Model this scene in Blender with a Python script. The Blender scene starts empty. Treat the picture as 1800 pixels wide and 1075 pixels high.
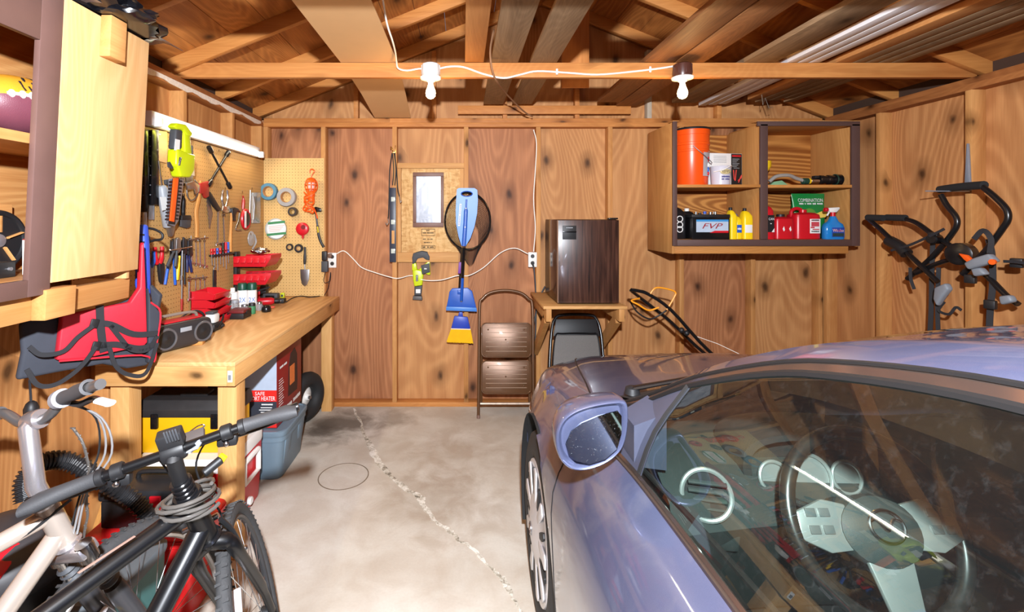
import bpy, bmesh, math, random
from mathutils import Vector, Matrix, Euler
random.seed(7)
V = Vector
C = bpy.context.scene.collection
PI = math.pi
# lens: horizontal/vertical vanishing point and focal length in pixels of the 1800x1075 frame; lens height
F, VX, VY, H = 830.0, 814.0, 383.0, 1.61

def W(px, py, Y):
    s = F / Y
    return V(((px - VX) / s, Y, H - (py - VY) / s))
def SX(px, py, X):
    s = (px - VX) / X
    return V((X, F / s, H - (py - VY) / s))
def SZ(px, py, Z):
    s = (py - VY) / (H - Z)
    return V(((px - VX) / s, F / s, Z))

# ---------------------------------------------------------------- mesh builder
class MB:
    def __init__(s): s.bm = bmesh.new()
    def add(s, b, bev=0, seg=2, M=None, ang=.5):
        if bev:
            es = [e for e in b.edges if len(e.link_faces) == 2 and e.calc_face_angle(0) > ang]
            bmesh.ops.bevel(b, geom=es, offset=bev, segments=seg, profile=.5, affect='EDGES', clamp_overlap=True)
        if M is not None: bmesh.ops.transform(b, matrix=M, verts=b.verts)
        me = bpy.data.meshes.new('t'); b.to_mesh(me); b.free()
        s.bm.from_mesh(me); bpy.data.meshes.remove(me)
        return s
    def box(s, lo, hi, bev=0, M=None, seg=2):
        lo, hi = V(lo), V(hi)
        b = bmesh.new(); bmesh.ops.create_cube(b, size=1)
        d = hi - lo; c = (hi + lo) / 2
        for v in b.verts: v.co = V((v.co.x * abs(d.x), v.co.y * abs(d.y), v.co.z * abs(d.z))) + c
        return s.add(b, bev, seg, M)
    def obox(s, c, size, rot=(0, 0, 0), bev=0, seg=2):
        h = V(size) / 2
        M = Matrix.Translation(V(c)) @ Euler(rot).to_matrix().to_4x4()
        return s.box(-h, h, bev, M, seg)
    def beam(s, a, b, w, t, up=(0, 0, 1), bev=0):
        a, b = V(a), V(b); d = (b - a); L = d.length; d.normalize()
        x = d.cross(V(up))
        if x.length < 1e-4: x = V((1, 0, 0))
        x.normalize(); z = x.cross(d)
        M = Matrix((x, d, z)).transposed().to_4x4(); M.translation = (a + b) / 2
        return s.box((-w / 2, -L / 2, -t / 2), (w / 2, L / 2, t / 2), bev, M)
    def prism(s, pts, ext, bev=0, seg=2, taper=None):
        pts = [V(p) for p in pts]; ext = V(ext)
        b = bmesh.new()
        c = sum(pts, V()) / len(pts)
        k = 1 if taper is None else taper
        lo = [b.verts.new(p) for p in pts]; hi = [b.verts.new(c + (p - c) * k + ext) for p in pts]
        b.faces.new(lo[::-1]); b.faces.new(hi)
        n = len(pts)
        for i in range(n): b.faces.new((lo[i], lo[(i + 1) % n], hi[(i + 1) % n], hi[i]))
        bmesh.ops.recalc_face_normals(b, faces=b.faces)
        return s.add(b, bev, seg)
    def tube(s, pts, r, n=8, closed=False, caps=True, flat=None, up=None):
        pts = [V(p) for p in pts]; N = len(pts)
        if N < 2: return s
        rs = r if isinstance(r, (list, tuple)) else [r] * N
        b = bmesh.new(); rings = []
        def tang(i):
            if closed: t = pts[(i + 1) % N] - pts[i - 1]
            else: t = pts[min(i + 1, N - 1)] - pts[max(i - 1, 0)]
            return t.normalized() if t.length > 1e-9 else V((0, 0, 1))
        t0 = tang(0)
        ref = V(up) if up is not None else (V((0, 0, 1)) if abs(t0.z) < .9 else V((1, 0, 0)))
        u = (ref - t0 * ref.dot(t0)).normalized()
        for i in range(N):
            t = tang(i)
            if up is not None: u = V(up)
            u = (u - t * u.dot(t))
            u = u.normalized() if u.length > 1e-6 else t.orthogonal().normalized()
            w = t.cross(u)
            fa, fb = flat if flat else (1, 1)
            rings.append([b.verts.new(pts[i] + (u * math.cos(2 * PI * k / n) * fa + w * math.sin(2 * PI * k / n) * fb) * rs[i]) for k in range(n)])
        for i in range(N if closed else N - 1):
            A, B = rings[i], rings[(i + 1) % N]
            for k in range(n): b.faces.new((A[k], A[(k + 1) % n], B[(k + 1) % n], B[k]))
        if caps and not closed:
            b.faces.new(rings[0][::-1]); b.faces.new(rings[-1])
        bmesh.ops.recalc_face_normals(b, faces=b.faces)
        return s.add(b)
    def ribbon(s, pts, w, t, up):
        """flat webbing: width w along up, thickness t"""
        pts = [V(p) for p in pts]; N = len(pts); b = bmesh.new(); rings = []
        for i in range(N):
            tg = (pts[min(i + 1, N - 1)] - pts[max(i - 1, 0)]).normalized()
            n_ = V(up); n_ = (n_ - tg * n_.dot(tg)).normalized(); wd = tg.cross(n_)
            rings.append([b.verts.new(pts[i] + wd * a * w / 2 + n_ * c * t / 2) for a, c in ((-1, -1), (1, -1), (1, 1), (-1, 1))])
        for i in range(N - 1):
            for k in range(4): b.faces.new((rings[i][k], rings[i][(k + 1) % 4], rings[i + 1][(k + 1) % 4], rings[i + 1][k]))
        b.faces.new(rings[0][::-1]); b.faces.new(rings[-1])
        bmesh.ops.recalc_face_normals(b, faces=b.faces)
        return s.add(b)
    def lathe(s, prof, base, axis=(0, 0, 1), n=24, caps=True):
        base, a = V(base), V(axis).normalized()
        u = a.orthogonal().normalized(); w = a.cross(u)
        b = bmesh.new(); rings = []
        for r, h in prof:
            r = max(r, 1e-5)
            rings.append([b.verts.new(base + a * h + (u * math.cos(2 * PI * k / n) + w * math.sin(2 * PI * k / n)) * r) for k in range(n)])
        for A, B in zip(rings, rings[1:]):
            for k in range(n): b.faces.new((A[k], A[(k + 1) % n], B[(k + 1) % n], B[k]))
        if caps:
            b.faces.new(rings[0][::-1]); b.faces.new(rings[-1])
        bmesh.ops.recalc_face_normals(b, faces=b.faces)
        return s.add(b)
    def cyl(s, a, b_, r, n=16, bev=0):
        a, b_ = V(a), V(b_); L = (b_ - a).length
        if bev: return s.lathe([(r - bev, 0), (r, bev), (r, L - bev), (r - bev, L)], a, b_ - a, n)
        return s.lathe([(r, 0), (r, L)], a, b_ - a, n)
    def torus(s, c, axis, R, r, n=32, m=8, flat=None, sx=1, sy=1, xdir=None):
        a = V(axis).normalized(); u = V(xdir) if xdir is not None else a.orthogonal().normalized(); w = a.cross(u)
        return s.tube([V(c) + u * math.cos(2 * PI * k / n) * R * sx + w * math.sin(2 * PI * k / n) * R * sy for k in range(n)], r, m, closed=True, flat=flat, up=a)
    def ring(s, c, axis, R, r, h, n=32):
        """flat ring (roll of tape): outer R, inner r, height h along axis"""
        c, a = V(c), V(axis).normalized(); u = a.orthogonal().normalized(); w = a.cross(u)
        b = bmesh.new(); rs = []
        for rr, hh in ((r, 0), (R * .97, 0), (R, h * .1), (R, h * .9), (R * .97, h), (r, h)):
            rs.append([b.verts.new(c + a * hh + (u * math.cos(2 * PI * k / n) + w * math.sin(2 * PI * k / n)) * rr) for k in range(n)])
        rs.append(rs[0])
        for A, B in zip(rs, rs[1:]):
            for k in range(n): b.faces.new((A[k], A[(k + 1) % n], B[(k + 1) % n], B[k]))
        bmesh.ops.recalc_face_normals(b, faces=b.faces)
        return s.add(b)
    def ball(s, c, r, n=16, M=None):
        r = V((r, r, r)) if isinstance(r, (int, float)) else V(r)
        b = bmesh.new(); bmesh.ops.create_uvsphere(b, u_segments=n, v_segments=max(6, n // 2), radius=1)
        for v in b.verts: v.co = V((v.co.x * r.x, v.co.y * r.y, v.co.z * r.z))
        T = Matrix.Translation(V(c))
        return s.add(b, M=(T @ M) if M is not None else T)
    def loft(s, rings, closed=True, caps=True):
        b = bmesh.new(); R = [[b.verts.new(V(p)) for p in r] for r in rings]
        n = len(R[0])
        for A, B in zip(R, R[1:]):
            for k in range(n if closed else n - 1):
                try: b.faces.new((A[k], A[(k + 1) % n], B[(k + 1) % n], B[k]))
                except ValueError: pass
        if caps and closed:
            b.faces.new(R[0][::-1]); b.faces.new(R[-1])
        bmesh.ops.remove_doubles(b, verts=b.verts, dist=1e-6)
        bmesh.ops.recalc_face_normals(b, faces=b.faces)
        return s.add(b)
    def rbox_loft(s, secs, n=6, e=4.0):
        """superellipse sections: list of (centre, half-u, half-v, U, V)"""
        rings = []
        m = 8 * n // 2
        for c, hu, hv, U, Vv in secs:
            ring = []
            for k in range(m):
                t = 2 * PI * k / m; ct, st = math.cos(t), math.sin(t)
                ring.append(V(c) + V(U) * (abs(ct) ** (2 / e)) * (1 if ct >= 0 else -1) * hu + V(Vv) * (abs(st) ** (2 / e)) * (1 if st >= 0 else -1) * hv)
            rings.append(ring)
        return s.loft(rings)

def cr(pts, n=8, closed=False):
    """Catmull-Rom through pts"""
    P = [V(p) for p in pts]; N = len(P); out = []
    rng = range(N if closed else N - 1)
    for i in rng:
        p0 = P[(i - 1) % N] if closed or i > 0 else P[0] * 2 - P[1]
        p1, p2 = P[i], P[(i + 1) % N]
        p3 = P[(i + 2) % N] if closed or i + 2 < N else P[-1] * 2 - P[-2]
        for k in range(n):
            t = k / n
            out.append(.5 * ((2 * p1) + (p2 - p0) * t + (2 * p0 - 5 * p1 + 4 * p2 - p3) * t * t + (3 * p1 - p0 - 3 * p2 + p3) * t ** 3))
    if not closed: out.append(P[-1])
    return out

def setp(o, label=None, cat=None, group=None, kind=None):
    if label: o['label'] = label
    if cat: o['category'] = cat
    if group: o['group'] = group
    if kind: o['kind'] = kind
    return o

def thing(name, label, cat, loc=(0, 0, 0), group=None):
    o = bpy.data.objects.new(name, None); C.objects.link(o)
    o.empty_display_size = .05
    o.location = loc
    return setp(o, label, cat, group)

def part(name, mb, m, parent=None, label=None, sharp=38, origin=None):
    """link mb as one mesh object; vertices are given in world space (before any rotation of the thing)"""
    base = V((0, 0, 0)); p = parent
    while p is not None: base += p.location; p = p.parent
    if parent is None:
        if origin is None:
            zs = [v.co for v in mb.bm.verts]
            lo = [min(v[i] for v in zs) for i in range(3)]; hi = [max(v[i] for v in zs) for i in range(3)]
            origin = V(((lo[0] + hi[0]) / 2, (lo[1] + hi[1]) / 2, lo[2]))
        base = V(origin)
    for v in mb.bm.verts: v.co -= base
    me = bpy.data.meshes.new(name); mb.bm.to_mesh(me); mb.bm.free()
    me.polygons.foreach_set('use_smooth', [True] * len(me.polygons))
    me.set_sharp_from_angle(angle=math.radians(sharp))
    o = bpy.data.objects.new(name, me); C.objects.link(o)
    if m is not None: me.materials.append(m)
    if parent is None: o.location = base
    else: o.parent = parent
    if label: o['label'] = label
    return o

def solo(name, mb, m, label, cat, group=None, sharp=38):
    return setp(part(name, mb, m, None, sharp=sharp), label, cat, group)

def struct(name, mb, m, parent=None, origin=None):
    o = part(name, mb, m, parent, origin=origin)
    if parent is None: o['kind'] = 'structure'
    return o

def copy_tree(o, parent=None):
    c = o.copy(); C.objects.link(c)
    if parent is not None: c.parent = parent
    for ch in [x for x in bpy.data.objects if x.parent == o]: copy_tree(ch, c)
    return c

# planes for outlines taken from the photograph: pixel -> point on the plane, normal towards the room
class Pl:
    def __init__(s, f, n): s.f, s.n = f, V(n)
    def __call__(s, px, py, t=0): return s.f(px, py) + s.n * t
class PlT(Pl):
    def __call__(s, px, py, t=0): return s.f(px, py, t)
LP = PlT(lambda a, b, t: SX(a, b, -1.698 + t), (1, 0, 0))            # pegboard on the left wall
def BP(Y): return PlT(lambda a, b, t: W(a, b, Y - t), (0, -1, 0))    # a plane facing the camera at distance Y
def tr(mb, poly, pl, t0, t1, bev=.002, seg=2, taper=None):
    mb.prism([pl(a, b, t0) for a, b in poly], pl.n * (t1 - t0), bev, seg, taper)
    return mb
def rect(x0, y0, x1, y1): return [(x0, y0), (x1, y0), (x1, y1), (x0, y1)]

# ---------------------------------------------------------------- materials
def lin(c):
    return tuple(((v / 255) / 12.92 if v / 255 <= .04045 else ((v / 255 + .055) / 1.055) ** 2.4) for v in c[:3])
_M = {}
class NT:
    def __init__(s, name):
        s.m = bpy.data.materials.new(name); s.m.use_nodes = True
        s.t = s.m.node_tree; s.t.nodes.clear()
        s.o = s.n('ShaderNodeOutputMaterial')
    def n(s, k, **kw):
        nd = s.t.nodes.new(k)
        for a, v in kw.items():
            if a.startswith('i_'):
                key = a[2:]; key = int(key) if key.isdigit() else key.replace('_', ' ')
                if isinstance(v, bpy.types.NodeSocket): s.t.links.new(v, nd.inputs[key])
                else: nd.inputs[key].default_value = v
            else: setattr(nd, a, v)
        return nd
    def l(s, a, b): s.t.links.new(a, b)
    def math(s, op, a, b=None, c=None, clamp=False):
        nd = s.n('ShaderNodeMath', operation=op, use_clamp=clamp)
        for i, v in enumerate((a, b, c)):
            if v is None: continue
            if isinstance(v, bpy.types.NodeSocket): s.l(v, nd.inputs[i])
            else: nd.inputs[i].default_value = v
        return nd.outputs[0]
    def mix(s, f, a, b, mode='MIX'):
        nd = s.n('ShaderNodeMix', data_type='RGBA', blend_type=mode)
        for i, v in ((0, f), (6, a), (7, b)):
            if isinstance(v, bpy.types.NodeSocket): s.l(v, nd.inputs[i])
            elif i: nd.inputs[i].default_value = (*v[:3], 1)
            else: nd.inputs[i].default_value = v
        return nd.outputs[2]
    def ramp(s, f, stops):
        nd = s.n('ShaderNodeValToRGB'); s.l(f, nd.inputs[0]); e = nd.color_ramp.elements
        while len(e) < len(stops): e.new(.5)
        for el, (p, c) in zip(e, stops):
            el.position = p; el.color = (*c[:3], 1) if not isinstance(c, (int, float)) else (c, c, c, 1)
        return nd.outputs[0]
    def coords(s, rnd=True):
        tc = s.n('ShaderNodeTexCoord')
        if not rnd: return tc.outputs['Object']
        oi = s.n('ShaderNodeObjectInfo')
        m = s.n('ShaderNodeVectorMath', operation='SCALE', i_0=(17., 31., 11.)); s.l(oi.outputs['Random'], m.inputs['Scale'])
        a = s.n('ShaderNodeVectorMath', operation='ADD'); s.l(tc.outputs['Object'], a.inputs[0]); s.l(m.outputs[0], a.inputs[1])
        return a.outputs[0]
    def map(s, v, sc):
        return s.n('ShaderNodeMapping', i_Vector=v, i_Scale=sc).outputs[0]
    def noise(s, v, scale, detail=3, dist=0., rough=.5):
        return s.n('ShaderNodeTexNoise', i_Vector=v, i_Scale=scale, i_Detail=detail, i_Distortion=dist, i_Roughness=rough).outputs[0]
    def bsdf(s, col, rough=.5, metal=0., spec=.5, coat=0., bump=None, bstr=.2, bdist=.002, **kw):
        p = s.n('ShaderNodeBsdfPrincipled')
        for k, v in (('Base Color', col), ('Roughness', rough), ('Metallic', metal), ('Specular IOR Level', spec), ('Coat Weight', coat), *kw.items()):
            if isinstance(v, bpy.types.NodeSocket): s.l(v, p.inputs[k])
            else: p.inputs[k].default_value = (*v[:3], 1) if isinstance(v, tuple) else v
        if bump is not None:
            b = s.n('ShaderNodeBump', i_Strength=bstr, i_Distance=bdist); s.l(bump, b.inputs['Height']); s.l(b.outputs[0], p.inputs['Normal'])
        s.l(p.outputs[0], s.o.inputs[0]); return p

def mat(name, rgb, rough=.45, metal=0., var=.1, vs=25., spec=.5, coat=0., bump=0., bs=300., **kw):
    if name in _M: return _M[name]
    t = NT(name); c = lin(rgb); v = t.coords()
    n = t.noise(v, vs, 4)
    col = t.mix(n, tuple(x * (1 - var) for x in c), tuple(min(1, x * (1 + var)) for x in c))
    t.bsdf(col, rough, metal, spec, coat, bump=t.noise(v, bs, 2) if bump else None, bstr=bump, **kw)
    _M[name] = t.m; return t.m

def emit(name, rgb, k):
    if name in _M: return _M[name]
    t = NT(name); e = t.n('ShaderNodeEmission', i_Strength=k); e.inputs[0].default_value = (*lin(rgb), 1)
    t.l(e.outputs[0], t.o.inputs[0]); _M[name] = t.m; return t.m

def wood(name, light, dark, axis='Z', sc=1., fig=.5, knots=0., kp='XZ', rough=.6, spec=.3, ks=2.6, fine=1.):
    if name in _M: return _M[name]
    t = NT(name); v = t.coords()
    i = 'XYZ'.index(axis)
    s1 = [7. * sc] * 3; s1[i] = .9 * sc
    s3 = [150.] * 3; s3[i] = 5.
    m1 = t.map(v, tuple(s1))
    a = t.noise(m1, 1.1, 4, .8)
    if fig > .05:
        s2 = [1.9 * sc] * 3; s2[i] = .42 * sc
        rn = t.noise(t.map(v, tuple(s2)), 1., 2., .35, .4)
        rg = t.math('SINE', t.math('MULTIPLY', rn, 300.))
        rg = t.math('ADD', t.math('MULTIPLY', rg, .5), .5)
        rg = t.math('POWER', rg, 1.6)
        a = t.math('ADD', t.math('MULTIPLY', a, 1 - fig * .25), t.math('MULTIPLY', rg, fig * .25))
    f = t.noise(t.map(v, tuple(s3)), 1., 2)
    val = t.math('ADD', t.math('MULTIPLY', a, .75), t.math('MULTIPLY', f, .3 * fine))
    K = (.82, .67, .50); L, D = [tuple(a_ * b_ for a_, b_ in zip(lin(c_), K)) for c_ in (light, dark)]
    mid = tuple((a_ + b_) / 2 for a_, b_ in zip(L, D))
    col = t.ramp(val, [(.25, D), (.5, mid), (.72, L)])
    if knots:
        sp = t.n('ShaderNodeSeparateXYZ', i_Vector=v); ax = {'X': 0, 'Y': 1, 'Z': 2}
        # rings are stretched along the grain
        cx = t.n('ShaderNodeCombineXYZ')
        for k, ch in enumerate(kp):
            q = t.math('MULTIPLY', sp.outputs[ax[ch]], .62 if ch == axis else 1.)
            t.l(q, cx.inputs[k])
        wob = t.n('ShaderNodeVectorMath', operation='SCALE', i_Scale=.05)
        nz = t.n('ShaderNodeTexNoise', i_Vector=cx.outputs[0], i_Scale=9., i_Detail=2.); t.l(nz.outputs[1], wob.inputs[0])
        ad = t.n('ShaderNodeVectorMath', operation='ADD'); t.l(cx.outputs[0], ad.inputs[0]); t.l(wob.outputs[0], ad.inputs[1])
        vo = t.n('ShaderNodeTexVoronoi', voronoi_dimensions='2D', i_Vector=ad.outputs[0], i_Scale=ks)
        cs = t.n('ShaderNodeSeparateColor'); t.l(vo.outputs['Color'], cs.inputs[0])
        on = t.math('GREATER_THAN', cs.outputs[0], 1 - knots)
        d = t.math('ADD', vo.outputs['Distance'], t.math('MULTIPLY', cs.outputs[1], .03))
        core = t.math('MULTIPLY', t.ramp(d, [(.035, 1.), (.10, 0.)]), on)
        halo = t.math('MULTIPLY', t.ramp(d, [(.07, .7), (.27, 0.)]), on)
        col = t.mix(halo, col, tuple(x * .55 for x in D))
        col = t.mix(core, col, tuple(x * .22 for x in D))
    t.bsdf(col, rough, spec=spec, bump=f, bstr=.12)
    _M[name] = t.m; return t.m

def text(name, s, w, h, P, U, Vv, m, parent, off=.0008, shear=0., space=1.):
    """lettering fitted into a w x h box centred on P, lying along U with up Vv"""
    if s[0] == '~':                                    # print too small to read in the photograph: a line of ink marks
        U, Vv, P = V(U).normalized(), V(Vv).normalized(), V(P); N = U.cross(Vv); mb = MB(); n = len(s) - 1; rnd = random.Random(s)
        for k, ch in enumerate(s[1:]):
            if ch == ' ': continue
            a = -w / 2 + w * (k + .08) / n; b_ = a + w * .8 / n; hh = h * rnd.uniform(.75, 1.) / 2
            mb.prism([P + U * x + Vv * y + N * off for x, y in ((a, -hh), (b_, -hh), (b_, hh * rnd.uniform(.4, 1)), (a, hh))], N * .0004)
        return part('print_marks', mb, m, parent)
    cu = bpy.data.curves.new('f', 'FONT'); cu.body = s; cu.align_x = 'CENTER'; cu.shear = shear; cu.resolution_u = 2; cu.space_line = space; cu.extrude = 0
    ob = bpy.data.objects.new('f', cu); C.objects.link(ob)
    dg = bpy.context.evaluated_depsgraph_get(); dg.update()
    me = bpy.data.meshes.new_from_object(ob.evaluated_get(dg))
    bpy.data.objects.remove(ob); bpy.data.curves.remove(cu)
    xs = [v.co.x for v in me.vertices]; ys = [v.co.y for v in me.vertices]
    x0, x1, y0, y1 = min(xs), max(xs), min(ys), max(ys)
    U, Vv, P = V(U).normalized(), V(Vv).normalized(), V(P); N = U.cross(Vv)
    mb = MB(); mb.bm.from_mesh(me); bpy.data.meshes.remove(me)
    for v in mb.bm.verts:
        v.co = P + U * ((v.co.x - (x0 + x1) / 2) / (x1 - x0) * w) + Vv * ((v.co.y - (y0 + y1) / 2) / (y1 - y0) * h) + N * off
    return part(name, mb, m, parent)

# ---------------------------------------------------------------- camera, view, flash
def setup():
    sc = bpy.context.scene
    cam = bpy.data.cameras.new('camera'); co = bpy.data.objects.new('camera', cam); C.objects.link(co)
    co.location = (0, 0, H); co.rotation_euler = (PI / 2, 0, 0)
    cam.sensor_width = 36; cam.lens = F / 1800 * 36
    cam.shift_x = (900 - VX) / 1800; cam.shift_y = -(537.5 - VY) / 1800
    cam.clip_start = .02; cam.clip_end = 60
    sc.camera = co
    sc.view_settings.view_transform = 'Standard'; sc.view_settings.look = 'None'
    sc.view_settings.gamma = 1; sc.view_settings.use_curve_mapping = False
    sc.view_settings.exposure = EXPOSURE
    w = bpy.data.worlds.new('world'); sc.world = w; w.use_nodes = True
    bg = w.node_tree.nodes['Background']; bg.inputs[0].default_value = (*lin((225, 232, 255)), 1); bg.inputs[1].default_value = .3
    sc.cycles.max_bounces = 8; sc.cycles.transparent_max_bounces = 12
    sc.cycles.sample_clamp_indirect = 4.0
def lamp(name, kind, loc, energy, rgb, size=.05, rot=None, **kw):
    l = bpy.data.lights.new(name, kind); l.energy = energy; l.color = lin(rgb)
    if kind == 'POINT': l.shadow_soft_size = size
    if kind == 'AREA': l.size = size
    for k, v in kw.items(): setattr(l, k, v)
    o = bpy.data.objects.new(name, l); C.objects.link(o); o.location = loc
    if rot: o.rotation_euler = rot
    return o
EXPOSURE = 0.0
setup()
# ================================================================ the garage itself
XL, XR, YB, YF = -1.706, 3.076, 4.03, -2.6       # stud faces: left, right, back; inside of the garage door
SD = .089                                       # stud depth
ZP = 2.464                                      # top of the wall plates
XM = (XL + XR) / 2; SLOPE = .40; ZR = ZP + (XM - XL + .1) * SLOPE
ply_red = wood('plywood reddish', (202, 152, 118), (150, 102, 74), 'Z', .75, .9, .78, 'XZ', ks=2.9)
ply_yel = wood('plywood yellow', (222, 180, 134), (180, 132, 90), 'Z', .75, .9, .65, 'XZ', ks=2.9)
ply_left = wood('plywood left wall', (218, 172, 122), (172, 122, 78), 'Z', .75, .8, .45, 'YZ', ks=3.)
ply_right = wood('plywood right wall', (222, 176, 130), (174, 124, 84), 'Z', .6, 1., .75, 'YZ', ks=2.8)
stud_z = wood('fir stud', (226, 182, 128), (184, 134, 84), 'Z', 1.3, .3, .25, 'XZ', ks=4)
fir_x = wood('fir beam', (222, 168, 108), (178, 118, 66), 'X', 1.3, .3, .3, 'XZ', ks=4)
fir_y = wood('fir plate', (196, 142, 94), (142, 92, 56), 'Y', 1.3, .4, .25, 'YZ', ks=4)
deck = wood('roof deck boards', (206, 146, 84), (140, 88, 44), 'Y', 1., .8, .45, 'XY', ks=2.6)

def concrete():
    t = NT('concrete floor'); v = t.coords(False)
    big = t.noise(v, 1.1, 5, .5); mid = t.noise(v, 5., 5, .4, .6); fine = t.noise(v, 90., 3)
    base = t.ramp(big, [(.32, lin((186, 176, 162))), (.5, lin((204, 198, 186))), (.7, lin((216, 211, 202)))])
    base = t.mix(t.ramp(mid, [(.40, .28), (.62, 0.)]), base, lin((158, 132, 106)))
    base = t.mix(t.math('MULTIPLY', fine, .22), base, lin((140, 128, 112)))
    # oil and damp stains that belong to the slab (centre, radius, strength)
    for (px, py), r, k, c in (((600, 745), .34, .75, (74, 66, 58)), ((690, 735), .22, .4, (96, 84, 70)), ((770, 880), .38, .4, (132, 110, 86)), ((800, 800), .36, .3, (140, 112, 84)), ((560, 760), .22, .6, (66, 60, 54))):
        p = SZ(px, py, 0)
        sub = t.n('ShaderNodeVectorMath', operation='SUBTRACT', i_0=v, i_1=tuple(p))
        ln = t.n('ShaderNodeVectorMath', operation='LENGTH', i_0=sub.outputs[0])
        d = t.math('ADD', t.math('DIVIDE', ln.outputs['Value'], r), t.math('MULTIPLY', t.math('SUBTRACT', mid, .5), 1.6))
        base = t.mix(t.ramp(d, [(.25, k), (1., 0.)]), base, lin(c))
    t.bsdf(base, .75, spec=.25, bump=fine, bstr=.15)
    return t.m

fl = struct('floor', MB().box((XL - .2, YF - .2, -.15), (XR + .2, YB + .2, 0)), concrete(), origin=(0, 0, 0))
# the crack runs as crumbled patching mortar across the slab
crk = [(622, 716, 3), (632, 738, 3), (642, 766, 5), (655, 790, 9), (664, 812, 8), (690, 838, 5), (712, 858, 8), (735, 870, 10), (748, 890, 8), (762, 912, 6), (790, 932, 7), (805, 948, 4), (832, 965, 5), (852, 988, 4), (878, 1010, 6), (892, 1030, 8), (902, 1050, 3), (915, 1072, 4), (925, 1110, 4)]
mbk = MB(); L_, R_ = [], []
pts = []
for a, b in zip(crk, crk[1:]):
    for k in range(4):
        f = k / 4; pts.append(tuple(a[i] + (b[i] - a[i]) * f for i in range(3)))
for px, py, w in pts:
    p = SZ(px + random.uniform(-2, 2), py, 0); s = F / p.y
    w2 = w / s * random.uniform(.6, 1.15) * .95
    L_.append(p + V((-w2, random.uniform(-.01, .01), -.004))); R_.append(p + V((w2, random.uniform(-.01, .01), -.004)))
b = bmesh.new()
bl = [b.verts.new(p) for p in L_]; br = [b.verts.new(p) for p in R_]
tl = [b.verts.new(p + V((.002, 0, .0065))) for p in L_]; trr = [b.verts.new(p + V((-.002, 0, .0065))) for p in R_]
for i in range(len(L_) - 1):
    for A, B in ((bl, tl), (tl, trr), (trr, br)): b.faces.new((A[i], A[i + 1], B[i + 1], B[i]))
bmesh.ops.recalc_face_normals(b, faces=b.faces); mbk.add(b)
def crackmat():
    t = NT('crack mortar'); v = t.coords(); n = t.noise(v, 38., 4, .5, .7); n2 = t.noise(v, 5., 2)
    c = t.ramp(t.math('ADD', t.math('MULTIPLY', n, .6), t.math('MULTIPLY', n2, .4)), [(.36, lin((92, 84, 74))), (.46, lin((176, 168, 152))), (.58, lin((228, 224, 214)))])
    t.bsdf(c, .9, spec=.1, bump=n, bstr=.8, bdist=.004); return t.m
part('crack', mbk, crackmat(), fl)
st = MB(); c0 = SZ(604, 836, .0005)
st.ring(c0 - V((0, 0, .003)), (0, 0, 1), .155, .149, .0042, 48)
part('ring_stain', st, mat('ring stain', (120, 104, 86), .8, var=.3), fl)

# ---- walls: sheathing, plywood sheets, studs, plates
def wall(name, lo, hi): hi = (*hi[:2], ZP + .09); return struct(name, MB().box(lo, hi), mat('tar paper', (60, 40, 28), .9))
wb = wall('wall_back', (XL - SD - .05, YB + SD + .012, 0), (XR + SD + .05, YB + SD + .06, ZP))
wl = wall('wall_left', (XL - SD - .06, YF, 0), (XL - SD - .012, YB + SD, ZP))
wr = wall('wall_right', (XR + SD + .012, YF, 0), (XR + SD + .06, YB + SD, ZP))
bx = [(px - VX) / 206 for px in (568, 693.5, 819.5, 946.5, 1073)]       # back wall stud centres
edges = [XL - SD] + bx + [bx[-1] + .61, bx[-1] + 1.22, XR + SD]
for i, (a, c) in enumerate(zip(edges, edges[1:])):
    part('plywood_sheet', MB().box((a + .0015, YB + SD, .0), (c - .0015, YB + SD + .012, ZP + .01)), (ply_red, ply_red, ply_yel, ply_red, ply_yel, ply_yel, ply_red, ply_yel)[i % 8], wb)
for x in bx + [bx[-1] + .61, bx[-1] + 1.22, bx[-1] + 1.83, XL + .019, XR - .019]:
    part('stud', MB().box((x - .019, YB, .038), (x + .019, YB + SD, ZP - .076), .002), stud_z, wb)
part('bottom_plate', MB().box((XL, YB, 0), (XR, YB + SD, .038), .002), fir_x, wb)
part('top_plate', MB().box((XL, YB, ZP - .076), (XR, YB + SD, ZP - .039), .002), fir_x, wb)
part('top_plate', MB().box((XL, YB + .012, ZP - .038), (XR, YB + SD, ZP), .002), fir_x, wb)
# gable above the back wall
g = [(XL - SD, ZP), (XR + SD, ZP), (XR + SD, ZP + .12), (XM, ZR + .02), (XL - SD, ZP + .12)]
part('gable_sheet', MB().prism([(x, YB + SD, z) for x, z in g], (0, .012, 0)), ply_yel, wb)
for x in (-.92, -.25, .36, .98, 1.60, 2.2):
    zt = ZP + (min(x - XL, XR - x)) * SLOPE
    part('gable_stud', MB().box((x - .019, YB + .02, ZP), (x + .019, YB + SD, zt), .002), fir_x if x != 1.6 else mat('weathered stud', (176, 164, 146), .8), wb)
part('ledger_board', MB().box(tuple(W(805, 200, YB - .015)), tuple(W(1107, 187, YB + .018)), .002), fir_x, wb)
def sidewall(root, X, sgn, m, ys, ply_ys):
    for a, c in zip(ply_ys, ply_ys[1:]):
        x0, x1 = sorted((X + sgn * SD, X + sgn * (SD + .012)))
        part('plywood_sheet', MB().box((x0, a + .0015, 0), (x1, c - .0015, ZP + .01)), m, root)
    x0, x1 = sorted((X, X + sgn * SD))
    for y in ys: part('stud', MB().box((x0, y - .019, .038), (x1, y + .019, ZP - .076), .002), stud_z, root)
    part('bottom_plate', MB().box((x0, YF, 0), (x1, YB, .038), .002), fir_y, root)
    part('top_plate', MB().box((x0, YF, ZP - .076), (x1, YB, ZP - .039), .002), fir_y, root)
    x0, x1 = sorted((X + sgn * .012, X + sgn * SD))
    part('top_plate', MB().box((x0, YF, ZP - .038), (x1, YB, ZP), .002), fir_y, root)
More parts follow.
